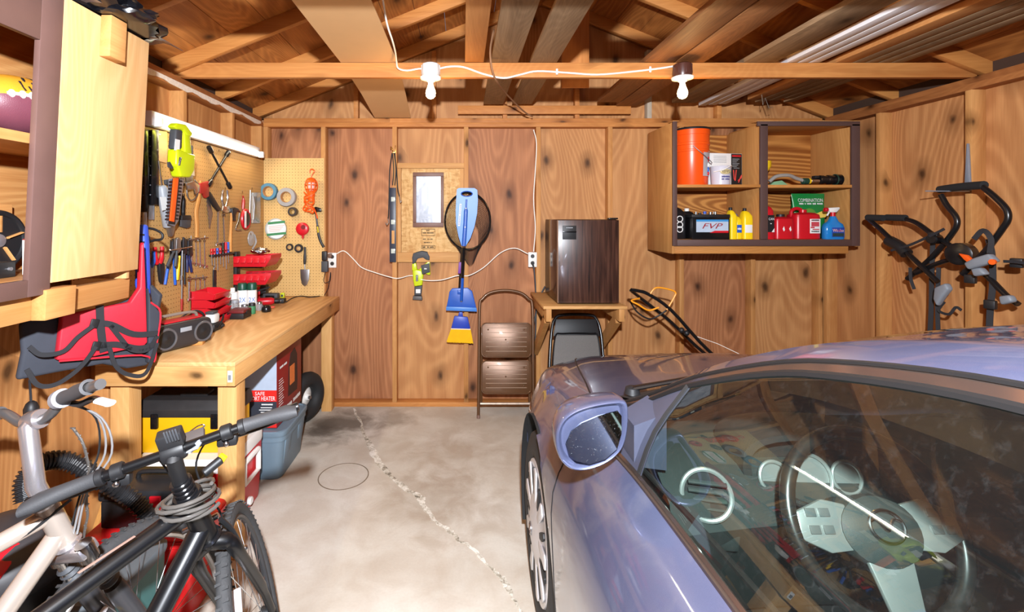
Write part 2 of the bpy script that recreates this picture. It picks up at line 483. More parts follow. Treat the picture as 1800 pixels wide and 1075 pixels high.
ly = [3.51 - .61 * k for k in range(10)] + [YB - .02]
sidewall(wl, XL, -1, ply_left, ly, [-2.6, -1.37, -.15, 1.07, 2.29, 3.51, YB + SD])
ry = [3.50 - .625 * k for k in range(10)] + [YB - .02]
sidewall(wr, XR, 1, ply_right, ry, [-2.6, -1.5, -.25, 1.0, 2.25, 3.50, YB + SD])
# peeled grey mortar smear along the inner edge of the left top plate
sm = MB(); n = 46; rows = []
for i in range(n):
    y = YB - .05 - i * .056; w = .012 + .018 * abs(math.sin(i * .55)) + random.uniform(0, .012)
    rows.append([(XL - .004, y, ZP - .039), (XL + .004, y, ZP - .040), (XL + .0035, y, ZP - .040 - w), (XL - .004, y, ZP - .040 - w)])
sm.loft(rows)
part('mortar_smear', sm, mat('mortar smear', (212, 198, 182), .9, var=.25, vs=60), wl)

# ---- front wall with a sectional garage door behind the photographer
wf = struct('wall_front', MB().box((XL - .1, YF - .1, 2.2), (XR + .1, YF, ZP + .1)).box((XL - .1, YF - .1, 0), (XL + .35, YF, 2.2)).box((XR - .35, YF - .1, 0), (XR + .1, YF, 2.2)), ply_yel)
part('gable_sheet', MB().prism([(x, YF - .02, z) for x, z in g], (0, .012, 0)), ply_yel, wf)
door = MB()
for k in range(4):
    door.box((XL + .35, YF - .06, .55 * k + .003), (XR - .35, YF - .02, .55 * k + .547), .004)
    for j in range(5):
        w = (XR - XL - .7) / 5
        door.box((XL + .35 + w * j + .1, YF - .022, .55 * k + .12), (XL + .35 + w * (j + 1) - .1, YF - .012, .55 * k + .43), .006)
struct('door_1', door, mat('white door', (226, 224, 216), .5))

# ---- roof: deck boards, rafters, tie beams
def roof():
    mb = MB()
    for sgn in (-1, 1):
        xe = XL - .1 if sgn < 0 else XR + .1
        L = abs(XM - xe); nb = 12; w = L / nb
        for k in range(nb):
            x0 = xe - sgn * k * w; x1 = xe - sgn * (k + 1) * w + sgn * .004
            z0 = ZP + abs(x0 - xe) * SLOPE + .085; z1 = ZP + abs(x1 - xe) * SLOPE + .085
            mb.prism([(x0, YF - .1, z0), (x1, YF - .1, z1), (x1, YF - .1, z1 + .02), (x0, YF - .1, z0 + .02)], (0, YB + SD - YF + .2, 0))
    return struct('ceiling', mb, deck, origin=(0, 0, 2.5))
cl = roof()
raf = wood('rafter', (226, 172, 108), (184, 126, 70), 'X', 1.2, .3, .3, 'XZ', ks=4)
TIE_Y = 2.87
for k in range(-2, 9):
    y = TIE_Y + 1.22 - .61 * k - .04
    if y > YB + .04: y = YB + .05
    for sgn, xe in ((-1, XL - .1), (1, XR + .1)):
        mb = MB(); zt = ZP + .085; zr = zt + abs(XM - xe) * SLOPE
        mb.prism([(xe, y, zt - .092), (XM, y, zr - .095), (XM, y, zr), (xe, y, zt)], (0, .038, 0), .002)
        part('rafter', mb, raf, cl)
for y in (TIE_Y, TIE_Y - 1.22, TIE_Y - 2.44, TIE_Y - 3.66, TIE_Y - 4.88):
    mb = MB(); z0 = ZP + .001; z1 = z0 + .089
    mb.prism([(XL - .05, y, z0), (XR + .05, y, z0), (XR + .05, y, z0 + .03), (XR - .1, y, z1), (XL + .1, y, z1), (XL - .05, y, z0 + .03)], (0, .038, 0), .002)
    part('tie_beam', mb, fir_x, cl)
part('ridge_board', MB().box((XM - .01, YF, ZR + .0), (XM + .01, YB + .05, ZR + .085)), fir_y, cl)
part('king_post', MB().box((XM + .05, 3.50, 2.577), (XM + .25, 3.52, ZR - .12), .002), wood('king post', (226, 166, 104), (186, 122, 68), 'Z', 1., .3), cl)
# ================================================================ boards laid over the tie beams, wiring, bulbs
grey_b = wood('weathered board', (172, 158, 140), (112, 98, 84), 'Y', 1.4, .4, .15, 'XY')
brown_b = wood('old brown board', (178, 134, 96), (108, 76, 52), 'Y', 1.4, .4, .2, 'XY')
tan_b = wood('pale board', (224, 180, 128), (182, 132, 84), 'Y', 1.2, .3, .2, 'XY')
white_b = mat('white painted lath', (222, 222, 226), .5, var=.06)
TZ = ZP + .0915
def plank(label, x0, x1, y0, y1, m, t=.02, z=None, sk=0, bev=.0015, group=None):
    z = TZ if z is None else z
    mb = MB().prism([(x0, y0, z), (x1, y0, z), (x1 + sk, y1, z), (x0 + sk, y1, z)], (0, 0, t), bev)
    return solo('plank', mb, m, label, 'board', group)
# the wide hardboard panel slopes from the beam down to the back wall's plate
hb = MB(); a, c = V((-.745, -.9, TZ + .004)), V((-.40, -.9, TZ + .004))
hb.prism([(-.745, -.9, TZ + .001), (-.40, -.9, TZ + .001), (-.40, 2.91, TZ + .001), (-.447, YB - .03, TZ + .001 - .10), (-.757, YB - .03, TZ + .001 - .10), (-.745, 2.91, TZ + .001)], (0, 0, .006))
hb = MB()
rows = []
for y, z in ((-.9, TZ + .001), (1.6, TZ + .001), (2.91, TZ + .001), (3.5, TZ - .03), (YB + .02, ZP + .004)):
    f = max(0, (y - 2.91) / 1.12)
    rows.append([(-.745 - .012 * f, y, z), (-.40 - .047 * f, y, z), (-.40 - .047 * f, y, z + .006), (-.745 - .012 * f, y, z + .006)])
hb.loft(rows)
solo('hardboard_panel', hb, mat('hardboard', (206, 166, 118), .55, var=.07, vs=6), 'wide tan hardboard panel lying over the ceiling beams at the white cable', 'board')
plank('narrow pale plank laid flat on the beam right above the first bulb', .012, .125, -.4, 2.905, tan_b, .038)
plank('weathered grey plank whose cut end hangs over the ledger, beside the narrow pale plank', .170, .335, -.4, 3.93, grey_b, .025)
plank('weathered grey plank with a rough split edge, lying before the square post', .408, .570, -.4, 3.92, grey_b, .025)
plank('old brown plank with a blackened edge, above the second bulb', 1.10, 1.28, -.5, 3.86, brown_b, .03)
plank('old brown plank with a scorched patch over the second bulb socket', 1.292, 1.465, -.5, 3.98, brown_b, .03)
plank('grey brown plank between the scorched plank and the white laths', 1.685, 1.875, -.5, 3.88, grey_b, .028, sk=.03)
for k in range(3):
    plank(('white painted lath next to the grey brown plank', 'white painted lath stacked between two others', 'white painted lath next to the rough pale plank')[k], 1.935 + k * .068, 1.995 + k * .068, -.5, 3.98 - .03 * k, white_b, .03 + .006 * (k % 2), sk=.05, group='white laths overhead')
plank('rough pale plank wired together with the grey strips', 2.235, 2.335, -.5, 3.78, tan_b, .035, sk=.042)
for k in range(4):
    plank(('thin weathered strip next to the rough pale plank', 'second thin weathered strip from the rough pale plank', 'thin weathered strip in the outer half of the wired strips', 'thin weathered strip closest to the right wall')[k].replace('right ', 'bike rack '), 2.345 + k * .078, 2.415 + k * .078, -.5, 3.86 - .06 * (k % 3), grey_b, .02, sk=.04, group='weathered strips overhead')
# a second, higher layer of strips
plank('dark weathered strip resting on top of the thin grey strips', 2.40, 2.55, -.4, 3.4, brown_b, .02, z=TZ + .0205)
wt = MB(); wt.tube([W(1339, 165.2, 3.62), W(1341, 184, 3.62), W(1345, 172, 3.62), W(1352, 190, 3.6), W(1358, 188, 3.6)], .0025, 6)
solo('tie_wire', wt, mat('galvanised wire', (170, 168, 160), .4, .8), 'twist of thin wire binding the grey strips overhead', 'wire')

white_pl = mat('white plastic', (236, 234, 228), .35, var=.03)
cab = mat('white cable sheath', (236, 232, 222), .45, var=.03)
def bulb(px, base_m, lab, P):
    x = (px - VX) / (F / (TIE_Y - .05))
    t = thing('bulb_socket', lab, 'light', (x, TIE_Y - .05, ZP - .012))
    z = ZP - .012
    mb = MB().lathe([(.052, .0), (.056, .02), (.052, .07), (.04, .078)], (x, TIE_Y - .048, z + .002), n=28)
    for k in range(8):
        a = k * PI / 4; mb.box((x + .052 * math.cos(a) - .004, TIE_Y - .048 + .052 * math.sin(a) - .004, z + .015), (x + .052 * math.cos(a) + .004, TIE_Y - .048 + .052 * math.sin(a) + .004, z + .07), .001)
    mb.box((x - .03, TIE_Y - .012, z + .01), (x + .03, TIE_Y - .0002, z + .075))
    part('socket_base', mb, base_m, t)
    part('porcelain_ring', MB().lathe([(.025, -.026), (.028, -.02), (.06, -.012), (.064, -.004), (.05, .004)], (x, TIE_Y - .048, z), n=28), mat('porcelain', (240, 238, 230), .25), t)
    g = MB().lathe([(.014, -.026), (.015, -.045), (.019, -.06), (.027, -.08), (.030, -.096), (.027, -.114), (.018, -.125), (.006, -.130)], (x, TIE_Y - .048, z), n=24)
    part('bulb', g, emit('lit bulb', (255, 226, 170), 22.), t, 'lit warm white bulb')
    lamp('bulb_light', 'POINT', (x, TIE_Y - .048, z - .17), P, (255, 196, 120), .03)
    return t
bulb(757, mat('grey porcelain', (206, 204, 198), .35), 'lit bulb in a white fluted socket on the tie beam, over the paddle', 4.5)
bulb(1200, mat('brown bakelite', (74, 42, 34), .3), 'lit bulb in a dark brown socket on the tie beam, over the orange bucket', 4.5)
# cable along the beam face
yb = TIE_Y - .008
pts = [(672, -8), (680, 40), (690, 72), (695, 92), (697, 108), (700, 120), (715, 124), (735, 121), (745, 121)]
mb = MB().tube(cr([W(a, b, (2.2, 2.35, 2.5, 2.65, 2.78, 2.84, yb, yb, yb)[i]) for i, (a, b) in enumerate(pts)], 5), .005, 6)
solo('cable', mb, cab, 'white cable coming down past the hardboard panel to the first socket', 'cable')
pts = [(770, 121), (790, 117), (815, 118), (850, 130), (885, 137), (915, 131), (945, 125), (1000, 128), (1050, 131), (1110, 126), (1160, 120), (1186, 116)]
t = thing('cable', 'white cable sagging along the beam between the two lit sockets', 'cable', W(980, 125, yb))
part('cable_run', MB().tube(cr([W(a, b, yb) for a, b in pts], 5), .0055, 6), cab, t)
for a, b in ((979, 126), (1143, 122)): part('staple', MB().obox(W(a, b, yb - .004), (.012, .008, .035), (0, 0, 0), .002), white_pl, t)
pts = [(868, 52, 2.66), (862, 85, 2.76), (863, 110, 2.80), (868, 132, 2.83), (876, 147, 2.95), (890, 165, 3.4), (920, 195, 3.8), (936, 205, 3.9)]
solo('brown_cord', MB().tube(cr([W(*p) for p in pts], 5), .006, 6), mat('brown cord', (134, 96, 66), .7), 'brown cord drooping from the rafters in front of the weathered grey planks', 'cord')

# ---- LED tube fixture on the left wall
t = thing('tube_light', 'white tube light fixture glowing above the left pegboard tools', 'light', (XL, 3.2, 2.1))
y0, y1 = 2.52, 3.86; xf = XL + .0
part('housing', MB().box((xf + .0005, y0, 2.105), (xf + .045, y1, 2.185), .004), mat('white enamel', (240, 240, 240), .35, var=.02), t)
part('tube', MB().cyl((xf + .062, y0 + .05, 2.125), (xf + .062, y1 - .02, 2.125), .019, 16, .004), emit('lit tube', (255, 246, 226), 6.5), t, 'glowing white tube')
for y in (y0 + .012, y1 - .03): part('lampholder', MB().box((xf + .044, y, 2.10), (xf + .084, y + .028, 2.150), .005), white_pl, t)
lamp('tube_glow', 'AREA', (xf + .09, (y0 + y1) / 2, 2.12), 7, (255, 236, 200), .03, (0, -PI / 2 + .9, 0), shape='RECTANGLE', size_y=1.2)
# ================================================================ wall cabinet on the left, bag, life vests
cabply = wood('cabinet plywood', (244, 216, 174), (222, 184, 136), 'Z', .8, .8, .1, 'YZ', rough=.5, ks=2.)
cabrail = wood('cabinet rail', (230, 188, 134), (196, 146, 92), 'Y', 1.2, .3, .2, 'YZ')
cabin = wood('cabinet inside', (226, 186, 132), (180, 130, 80), 'Y', .8, .9)
brown_p = mat('brown paint', (104, 78, 72), .45, var=.12, vs=12, bump=.05)
XC = -1.365
def leaned(x, z): return x + (z - 1.85) * .0500      # the cabinet leans a little out of plumb
def lean_mb(mb):
    for v in mb.bm.verts: v.co.x = leaned(v.co.x, v.co.z)
    return mb
t = thing('storage_cabinet', 'open plywood wall cabinet with a brown face frame and half covered by a pale panel', 'cabinet', (-1.6, 1.3, 1.36))
y0, y1, z0, z1 = .55, 1.965, 1.36, 2.335
def cp(name, m, *boxes, **k):
    mb = MB()
    for lo, hi in boxes: mb.box(lo, hi, k.get('bev', .002))
    return part(name, lean_mb(mb), m, t)
xb = -1.69
cp('side_panel', cabply, ((xb, y1 - .018, z0), (XC, y1, z1)))
cp('side_panel', cabply, ((xb, y0, z0), (XC, y0 + .018, z1)))
cp('bottom_panel', cabin, ((xb, y0 + .018, z0 + .035), (XC, y1 - .018, z0 + .053)))
cp('top_panel', cabin, ((xb, y0 + .018, z1 - .02), (XC, y1 - .018, z1 - .002)))
cp('back_panel', cabin, ((xb, y0 + .018, z0 + .05), (xb + .008, y1 - .018, z1 - .02)))
cp('shelf', cabrail, ((xb + .008, y0 + .018, 1.845), (XC - .004, y1 - .0185, 1.878)))
cp('face_frame', brown_p, ((XC, 1.485, z0), (XC + .02, 1.565, z1)), ((XC, y0, 2.17), (XC + .02, 1.4849, z1)), ((XC, y0, z0), (XC + .02, 1.4849, z0 + .055)), ((XC, y0, z0 + .0551), (XC + .02, y0 + .06, 2.1699)))
cp('door_panel', cabply, ((XC + .0005, 1.566, 1.395), (XC + .021, 1.985, z1 + .01)))
cp('latch_block', cabrail, ((XC + .0215, 1.72, 2.20), (XC + .06, 1.80, 2.35)))
cp('ledger_rail', cabrail, ((XC - .06, .5, 1.275), (XC - .018, 1.995, 1.3595)))
cp('cleat_block', cabrail, ((XC - .0175, 1.54, 1.275), (XC + .03, 1.66, 1.375)))

# football with gold and maroon halves on the upper shelf
fc = V((-1.53, 1.63, 1.995)); fa = V((.12, 1, 0)).normalized()
t = thing('football', 'gold and maroon football with white laces on the upper cabinet shelf', 'ball', (fc.x, fc.y, 1.8785))
prof = [(.10 * math.cos(a) ** .85 if abs(a) < PI / 2 - .01 else .002, .155 * math.sin(a)) for a in [(-PI / 2 + PI * k / 20) for k in range(21)]]
mb = MB().lathe(prof, fc, fa, 28); top, bot = MB(), MB()
for src, dst, sg in ((mb, top, 1), (mb, bot, -1)):
    me = bpy.data.meshes.new('t'); src.bm.to_mesh(me); dst.bm.from_mesh(me); bpy.data.meshes.remove(me)
    nrm = V((-.25 * 1, 0, 1)).normalized()
    bmesh.ops.bisect_plane(dst.bm, geom=dst.bm.verts[:] + dst.bm.edges[:] + dst.bm.faces[:], plane_co=fc, plane_no=nrm * sg, clear_inner=True)
mb.bm.free()
maroon = mat('maroon leather', (112, 60, 72), .4, bump=.3, bs=400); gold = mat('gold leather', (214, 146, 40), .4, bump=.3, bs=400)
part('upper_panel', top, gold, t); part('lower_panel', bot, maroon, t)
lc = MB()
for k in range(9):
    yy = -.10 + .025 * k; r = .1005 * math.cos(math.asin(max(-1, min(1, yy / .155)))) ** .85
    p = fc + fa * yy + V((r * .975, 0, r * .235)); lc.ball(p, (.012, .010, .014), 10)
lc.tube([fc + fa * yy + V((.972, 0, .236)) * (.1005 * math.cos(math.asin(yy / .155)) ** .85) for yy in [-.11 + .022 * k for k in range(11)]], .007, 6)
part('laces', lc, white_pl, t)
def onball(dy, ang, off=.0015):
    r = .10 * math.cos(math.asin(max(-.99, min(.99, dy / .155)))) ** .85 + off
    return fc + fa * dy + V((math.cos(ang) * r, 0, math.sin(ang) * r))
black_m = mat('matte black', (26, 26, 28), .5)
sw = MB(); up_, dn_ = [], []
for k in range(13):
    f = k / 12; y = -.05 + f * .11; c = -.22 + .22 * (f - .25) ** 2 * 1.2 - .12 * math.exp(-(f / .16) ** 2) * -1.2
    w = .085 * (1 - f) ** .8 * (1 if f > .12 else f / .12 * .6 + .4)
    up_.append(onball(y, c + w)); dn_.append(onball(y, c - w))
b = bmesh.new(); A = [b.verts.new(p) for p in up_]; B = [b.verts.new(p) for p in dn_]
for i in range(12): b.faces.new((A[i], A[i + 1], B[i + 1], B[i]))
bmesh.ops.recalc_face_normals(b, faces=b.faces); sw.add(b)
part('swoosh_mark', sw, black_m, t)
st = MB()
for y in (.0, .05):
    pp = [onball(y, a * .1 + .32, .0012) for a in range(11)]; st.ribbon(pp, .012, .001, (1, 0, .4))
for k in range(5): st.obox(onball(-.062 + (k % 3) * .018, .5 + .2 * (k // 2), .0005), (.003, .012, .020), (0, -.6, .2))
part('black_stripes', st, black_m, t)
part('tee_base', MB().box((fc.x - .06, fc.y - .13, 1.8785), (fc.x + .07, fc.y + .13, 1.893), .004).lathe([(.055, 0), (.04, .018)], (fc.x, fc.y, 1.8795)), black_m, t)
# loudspeaker board and a black radio box in the lower compartment
t = thing('loudspeaker', 'round black loudspeaker on a square wooden baffle inside the open cabinet', 'speaker', (-1.66, 1.6, 1.4135))
part('baffle', MB().box((-1.68, 1.44, 1.4135), (-1.645, 1.725, 1.66), .003), cabrail, t)
part('cone_rim', MB().torus((-1.640, 1.665, 1.53), (1, 0, 0), .098, .011, 36, 8).lathe([(.095, .002), (.05, -.012), (.02, -.016)], (-1.640, 1.665, 1.53), (1, 0, 0), 36), black_m, t)
sp = MB()
for k in range(5):
    a = k * 2 * PI / 5 + .3
    sp.tube([V((-1.636, 1.665 + .03 * math.cos(a), 1.53 + .03 * math.sin(a))), V((-1.636, 1.665 + .088 * math.cos(a), 1.53 + .088 * math.sin(a)))], .012, 8, flat=(.3, 1))
part('rim_spoke', sp, cabrail, t)
part('centre_cap', MB().lathe([(.026, 0), (.022, .008), (.0, .012)], (-1.640, 1.665, 1.53), (1, 0, 0)), mat('silver', (200, 200, 205), .3, .8), t)
t = thing('radio_box', 'flat black radio box on the cabinet floor in front of the loudspeaker', 'radio', (-1.52, 1.45, 1.4135))
part('case', MB().box((-1.60, 1.33, 1.4135), (-1.50, 1.585, 1.465), .004), black_m, t)
part('knob', MB().cyl((-1.50, 1.56, 1.442), (-1.492, 1.56, 1.442), .006, 12), mat('silver', (200, 200, 205), .3, .8), t)
t = thing('binder', 'thin dark red binder standing behind the flat black radio box', 'book', (-1.6, 1.6, 1.4135))
part('cover', MB().box((-1.495, 1.60, 1.4135), (-1.474, 1.74, 1.54), .003), mat('dark red cover', (128, 28, 40), .5), t)
part('page_block', MB().box((-1.492, 1.5985, 1.418), (-1.477, 1.735, 1.535)), mat('paper', (232, 228, 216), .8), t)

# black plastic bag slumped over the top of the cabinet
def lumpy(name, c, r, m, amp, seed, sub=4, flat_z=None, e=1.):
    b = bmesh.new(); bmesh.ops.create_icosphere(b, subdivisions=sub, radius=1)
    from mathutils import noise as nz
    for v in b.verts:
        p = v.co.copy(); k = 1 + amp * nz.fractal(p * 2.2 + V((seed, seed * 2, 0)), 1, 2, 4) + amp * .5 * abs(nz.noise(p * 6 + V((seed, 0, 0))))
        v.co = V((p.x * r[0] * k, p.y * r[1] * k, p.z * r[2] * k)) + V(c)
        if flat_z is not None and v.co.z < flat_z: v.co.z = flat_z
    mb = MB(); mb.add(b); return mb
plast = mat('black plastic film', (18, 18, 22), .18, spec=.6, bump=.3, bs=14)
t = thing('plastic_bag', 'crumpled shiny black plastic bag slumped on top of the left wall cabinet'.replace('left ', ''), 'bag', (-1.45, 1.8, 2.352))
part('bag_body', lumpy('bag', (-1.40, 1.80, 2.385), (.19, .20, .07), plast, .35, 3.1, flat_z=2.352), plast, t)
fl_ = MB(); rows = []
for i in range(16):
    y = 1.42 + .045 * i; f = math.sin(i * .9) * .012
    rows.append([(-1.46, y, 2.375), (-1.33 + f, y, 2.385 + f), (-1.265 + f, y + .02, 2.365 - f * .6), (-1.262 + f, y + .02, 2.361 - f * .6), (-1.33 + f, y, 2.376 + f), (-1.46, y, 2.366)])
fl_.loft(rows)
part('folded_flap', fl_, mat('grey plastic film', (112, 98, 98), .2, spec=.7, bump=.4, bs=9), t, 'greyish folded flap')

# ---- life vests hanging behind / below the cabinet on a slanted plane
A_, B_ = V((-1.60, 1.70, 0)), V((-1.375, 2.13, 0)); dv = (B_ - A_).normalized(); nv = V((dv.y, -dv.x, 0))
if nv.y > 0: nv = -nv
def vest_f(px, py):
    # ray through the pixel meets the slanted vertical plane
    d = V(((px - VX) / F, 1, -(py - VY) / F)); k = A_.dot(nv) / d.dot(nv); p = d * k
    return V((p.x, p.y, H + p.z))
VP_ = Pl(vest_f, nv)
red_f = mat('red nylon', (206, 34, 52), .55, bump=.25, bs=60); grey_f = mat('charcoal canvas', (54, 57, 66), .8, bump=.2, bs=500); blue_f = mat('blue nylon', (52, 84, 196), .55, bump=.5, bs=40); web = mat('black webbing', (36, 36, 40), .7)
t = thing('life_vest', 'red and charcoal life vest with black straps hanging under the wall cabinet', 'life vest', vest_f(150, 668))
mb = MB(); tr(mb, [(36, 570), (48, 560), (110, 556), (215, 532), (240, 520), (256, 500), (264, 528), (276, 546), (270, 600), (262, 642), (225, 648), (182, 640), (100, 655), (30, 669), (40, 620)], VP_, -.03, .0, .018, 3)
part('back_panel', mb, grey_f, t)
mb = MB(); tr(mb, [(101, 566), (102, 553), (222, 530), (239, 505), (241, 430), (246, 425), (249, 500), (252, 600), (246, 606), (140, 628), (93, 631)], VP_, .002, .034, .012, 3)
part('front_panel', mb, red_f, t, 'red front panel')
mb = MB(); tr(mb, [(254, 505), (258, 530), (275, 548), (268, 602), (262, 634), (254, 636)], VP_, .002, .034, .012, 3)
part('side_panel', mb, grey_f, t)
mb = MB().tube(cr([VP_(a, b, .036) for a, b in ((257, 530), (274, 548), (267, 602), (262, 634), (240, 622), (96, 632))], 4), .004, 6)
part('red_piping', mb, red_f, t)
def strap(pts, w=.022, off=.04):
    return MB().ribbon(cr([VP_(a, b, off + (c[0] if c else 0)) for a, b, *c in pts], 5), w, .003, nv)
for pts, w in (([(166, 535), (168, 575), (173, 616)], .028), ([(150, 566), (185, 568), (225, 585), (268, 584)], .024), ([(155, 606), (195, 603), (235, 610), (266, 602)], .024), ([(185, 570), (205, 595), (222, 612), (250, 612), (268, 588)], .018)):
    part('strap', strap(pts, w), web, t)
for pts in ([(152, 570), (125, 590), (100, 614), (62, 620), (40, 606)], [(157, 606), (140, 630), (118, 652), (85, 672), (55, 672), (36, 645)], [(180, 606), (192, 640), (215, 655), (245, 652), (265, 600)]):
    part('loose_strap', MB().ribbon(cr([VP_(a, b, .05) for a, b in pts], 6), .016, .003, nv), web, t)
for a, b in ((155, 566), (158, 605)): part('buckle', MB().obox(VP_(a, b, .047), (.03, .008, .035), (0, .3, math.atan2(dv.y, dv.x)), .004), black_m, t)
t = thing('life_vest', 'blue quilted life vest wedged behind the red one next to the pegboard', 'life vest', vest_f(255, 520))
VB = Pl(lambda a, b: W(a, b, 2.19), (0, -1, 0))
mb = MB(); tr(mb, [(243, 395), (257, 394), (260, 430), (262, 500), (262, 530), (250, 534), (240, 500)], VB, -.02, .02, .012, 3)
part('shoulder_panel', mb, blue_f, t)
part('hanging_loop', MB().ribbon([V((-1.488, 1.9655, 1.62)), V((-1.488, 2.05, 1.60)), VB(250, 398, .0)], .014, .003, (0, .2, 1)), web, t)
mb = MB(); tr(mb, [(262, 500), (281, 519), (274, 552), (268, 552)], VB, -.025, .0, .006, 3); part('lower_panel', mb, grey_f, t, 'charcoal lower panel')
for z in (412, 425): part('cross_strap', MB().ribbon([VB(243, z, .024), VB(252, z, .026), VB(260, z, .024)], .008, .003, (0, -1, 0)), web, t)
t = thing('coat_hanger', 'black plastic hanger with two rounded loops beside the blue life vest', 'hanger', W(270, 430, 2.24))
VH = Pl(lambda a, b: W(a, b, 2.26), (0, -1, 0))
part('hanger_loop', MB().tube(cr([VH(a, b) for a, b in ((255, 400), (272, 403), (285, 411), (284, 420), (272, 422), (262, 425))], 5), .006, 8), black_m, t)
part('hanger_loop', MB().tube(cr([VH(a, b, .03) for a, b in ((252, 409), (263, 411), (269, 418), (267, 427), (258, 431), (247, 432))], 5), .006, 8), black_m, t)
# cords and a grip hanging from the vest's nail
t = thing('hanging_grip', 'black cylindrical grip hanging by a thin cord below the charcoal vest', 'tool', W(55, 765, 1.72))
part('grip', MB().lathe([(.016, 0), (.022, .01), (.023, .10), (.016, .118), (.008, .125)], W(55, 765, 1.72) , (0, 0, 1)), black_m, t)
part('cord', MB().tube([W(55, 731, 1.72) + V((0, 0, .02)), W(54, 695, 1.72), W(52, 668, 1.70)], .004, 6), web, t)
# ================================================================ pegboards and the tools on them
def pegboard(name, plane, ca=(196, 158, 98), cb=(216, 180, 120)):
    t = NT(name); v = t.coords(False); sp = t.n('ShaderNodeSeparateXYZ', i_Vector=v)
    q = []
    for k in plane:
        f = t.math('FRACT', t.math('DIVIDE', sp.outputs['XYZ'.index(k)], .0254)); q.append(t.math('POWER', t.math('SUBTRACT', f, .5), 2.))
    d = t.math('SQRT', t.math('ADD', q[0], q[1]))
    hole = t.math('LESS_THAN', d, .115)
    n = t.noise(v, 7., 4); base = t.mix(n, lin(ca), lin(cb))
    t.bsdf(t.mix(hole, base, lin((84, 56, 30))), .55, spec=.3); return t.m
ZB = .944
pl = solo('pegboard', MB().box((-1.7055, 2.05, ZB + .002), (-1.699, YB - .002, 2.10)), pegboard('pegboard left', 'YZ', (176, 134, 80), (194, 152, 94)), 'large brown pegboard along the side wall behind the crowd of hand tools', 'pegboard')
pb = solo('pegboard', MB().box((-1.698, YB - .0075, ZB + .002), ((570 - VX) / 206, YB - .0015, 1.61 + (383 - 278) / 206)), pegboard('pegboard back', 'XZ'), 'smaller dotted pegboard in the corner with tape rolls and an orange work light', 'pegboard')
chrome = mat('chrome', (196, 196, 198), .22, 1., var=.05); steel = mat('steel', (150, 150, 152), .35, .9); dsteel = mat('dark steel', (58, 58, 62), .4, .7)
lime = mat('lime plastic', (196, 214, 20), .35, var=.04); dgrey = mat('dark grey rubber', (62, 64, 68), .6); lgrey = mat('light grey plastic', (146, 150, 156), .45)
orange = mat('orange plastic', (236, 92, 24), .35, var=.05); red_pl = mat('red plastic', (196, 22, 36), .35, var=.06); blue_pl = mat('blue plastic', (34, 92, 190), .4, var=.06); yellow_pl = mat('yellow plastic', (240, 196, 24), .4, var=.05)
handle_w = wood('handle wood', (226, 178, 112), (190, 136, 76), 'Z', 2., .1); redmetal = mat('red paint', (160, 40, 34), .4)
clear_pl = mat('clear blister', (226, 230, 234), .12, **{'Transmission Weight': .75}); white_l = mat('white label', (232, 232, 230), .5, var=.03); black_g = mat('black gloss plastic', (20, 20, 22), .22)
def tl(name, label, cat, px, py, pl=LP, group=None): return thing(name, label, cat, pl(px, py), group)
def T(name, polys, m, root, t0=.001, t1=.012, bev=.002, pl=LP, label=None, seg=2):
    mb = MB()
    for p in (polys if isinstance(polys[0][0], (list, tuple)) else [polys]): tr(mb, p, pl, t0, t1, bev, seg)
    return part(name, mb, m, root, label)
def TB(name, pts, r, m, root, t=.012, pl=LP, label=None, n=8, sm=0, flat=None):
    P = [pl(a, b, t) for a, b in pts]
    if sm: P = cr(P, sm); r = r if not isinstance(r, list) else [r[min(int(i / sm), len(r) - 1)] for i in range(len(P))]
    return part(name, MB().tube(P, r, n, flat=flat), m, root, label)
def hook(px, py, root, pl=LP):
    part('peg_hook', MB().tube([pl(px, py, 0), pl(px, py, .03), pl(px, py - 3, .034)], .003, 6), chrome, root)

# two black drawer slides
for (x0, x1, ya, yb_, lab, t1) in ((258, 270, 228, 360, 'wide black steel drawer slide hanging next to the tan board', .03), (248, 256.5, 229, 372, 'narrow black steel drawer slide tucked in by the cabinet edge', .02)):
    t = tl('drawer_slide', lab, 'drawer slide', (x0 + x1) / 2, yb_, group=None)
    T('outer_channel', [rect(x0, ya, x1, yb_)], black_g, t, .001, t1, .002)
    m_ = MB()
    for k in range(7): m_.cyl(LP((x0 + x1) / 2, ya + 12 + k * 17, t1 - .001), LP((x0 + x1) / 2, ya + 12 + k * 17, t1 + .0015), .0035, 8)
    part('screw_pattern', m_, dsteel, t)
    T('inner_rail', [rect(x0 + 1.5, yb_ + .5, x1 - 1.5, yb_ + 26)], mat('zinc rail', (190, 192, 196), .3, .8), t, .004, .014)
t = tl('scrap_board', 'tan scrap board hanging between the drawer slide and the lime hedge trimmer', 'board', 281, 285)
T('board_body', [(271, 229), (290, 231), (290, 287), (271, 282)], mat('particle board', (206, 160, 112), .8, var=.2, vs=150), t, .001, .014)
part('hang_nail', MB().cyl(LP(281, 236, .0142), LP(281, 236, .022), .003, 8), steel, t)
# caulking gun
t = tl('caulking_gun', 'grey caulking gun with a steel rod and white label hanging nose down', 'caulking gun', 288, 400)
part('barrel', MB().lathe([(.026, 0), (.028, .004), (.028, .22), (.02, .235)], LP(296, 398, .03), LP(283, 322, .03) - LP(296, 398, .03), 20), lgrey, t)
TB('rod', [(285, 330), (279, 282)], .004, chrome, t, .03)
T('trigger_frame', [(287, 316), (300, 314), (303, 338), (298, 345), (294, 326), (288, 324)], dgrey, t, .02, .034)
T('paper_label', [(281, 346), (292, 346), (295, 368), (285, 370)], white_l, t, .0585, .0595, 0)
T('nozzle_end', [(288, 392), (302, 390), (300, 402), (298, 412), (295, 416), (292, 404)], steel, t, .015, .04)
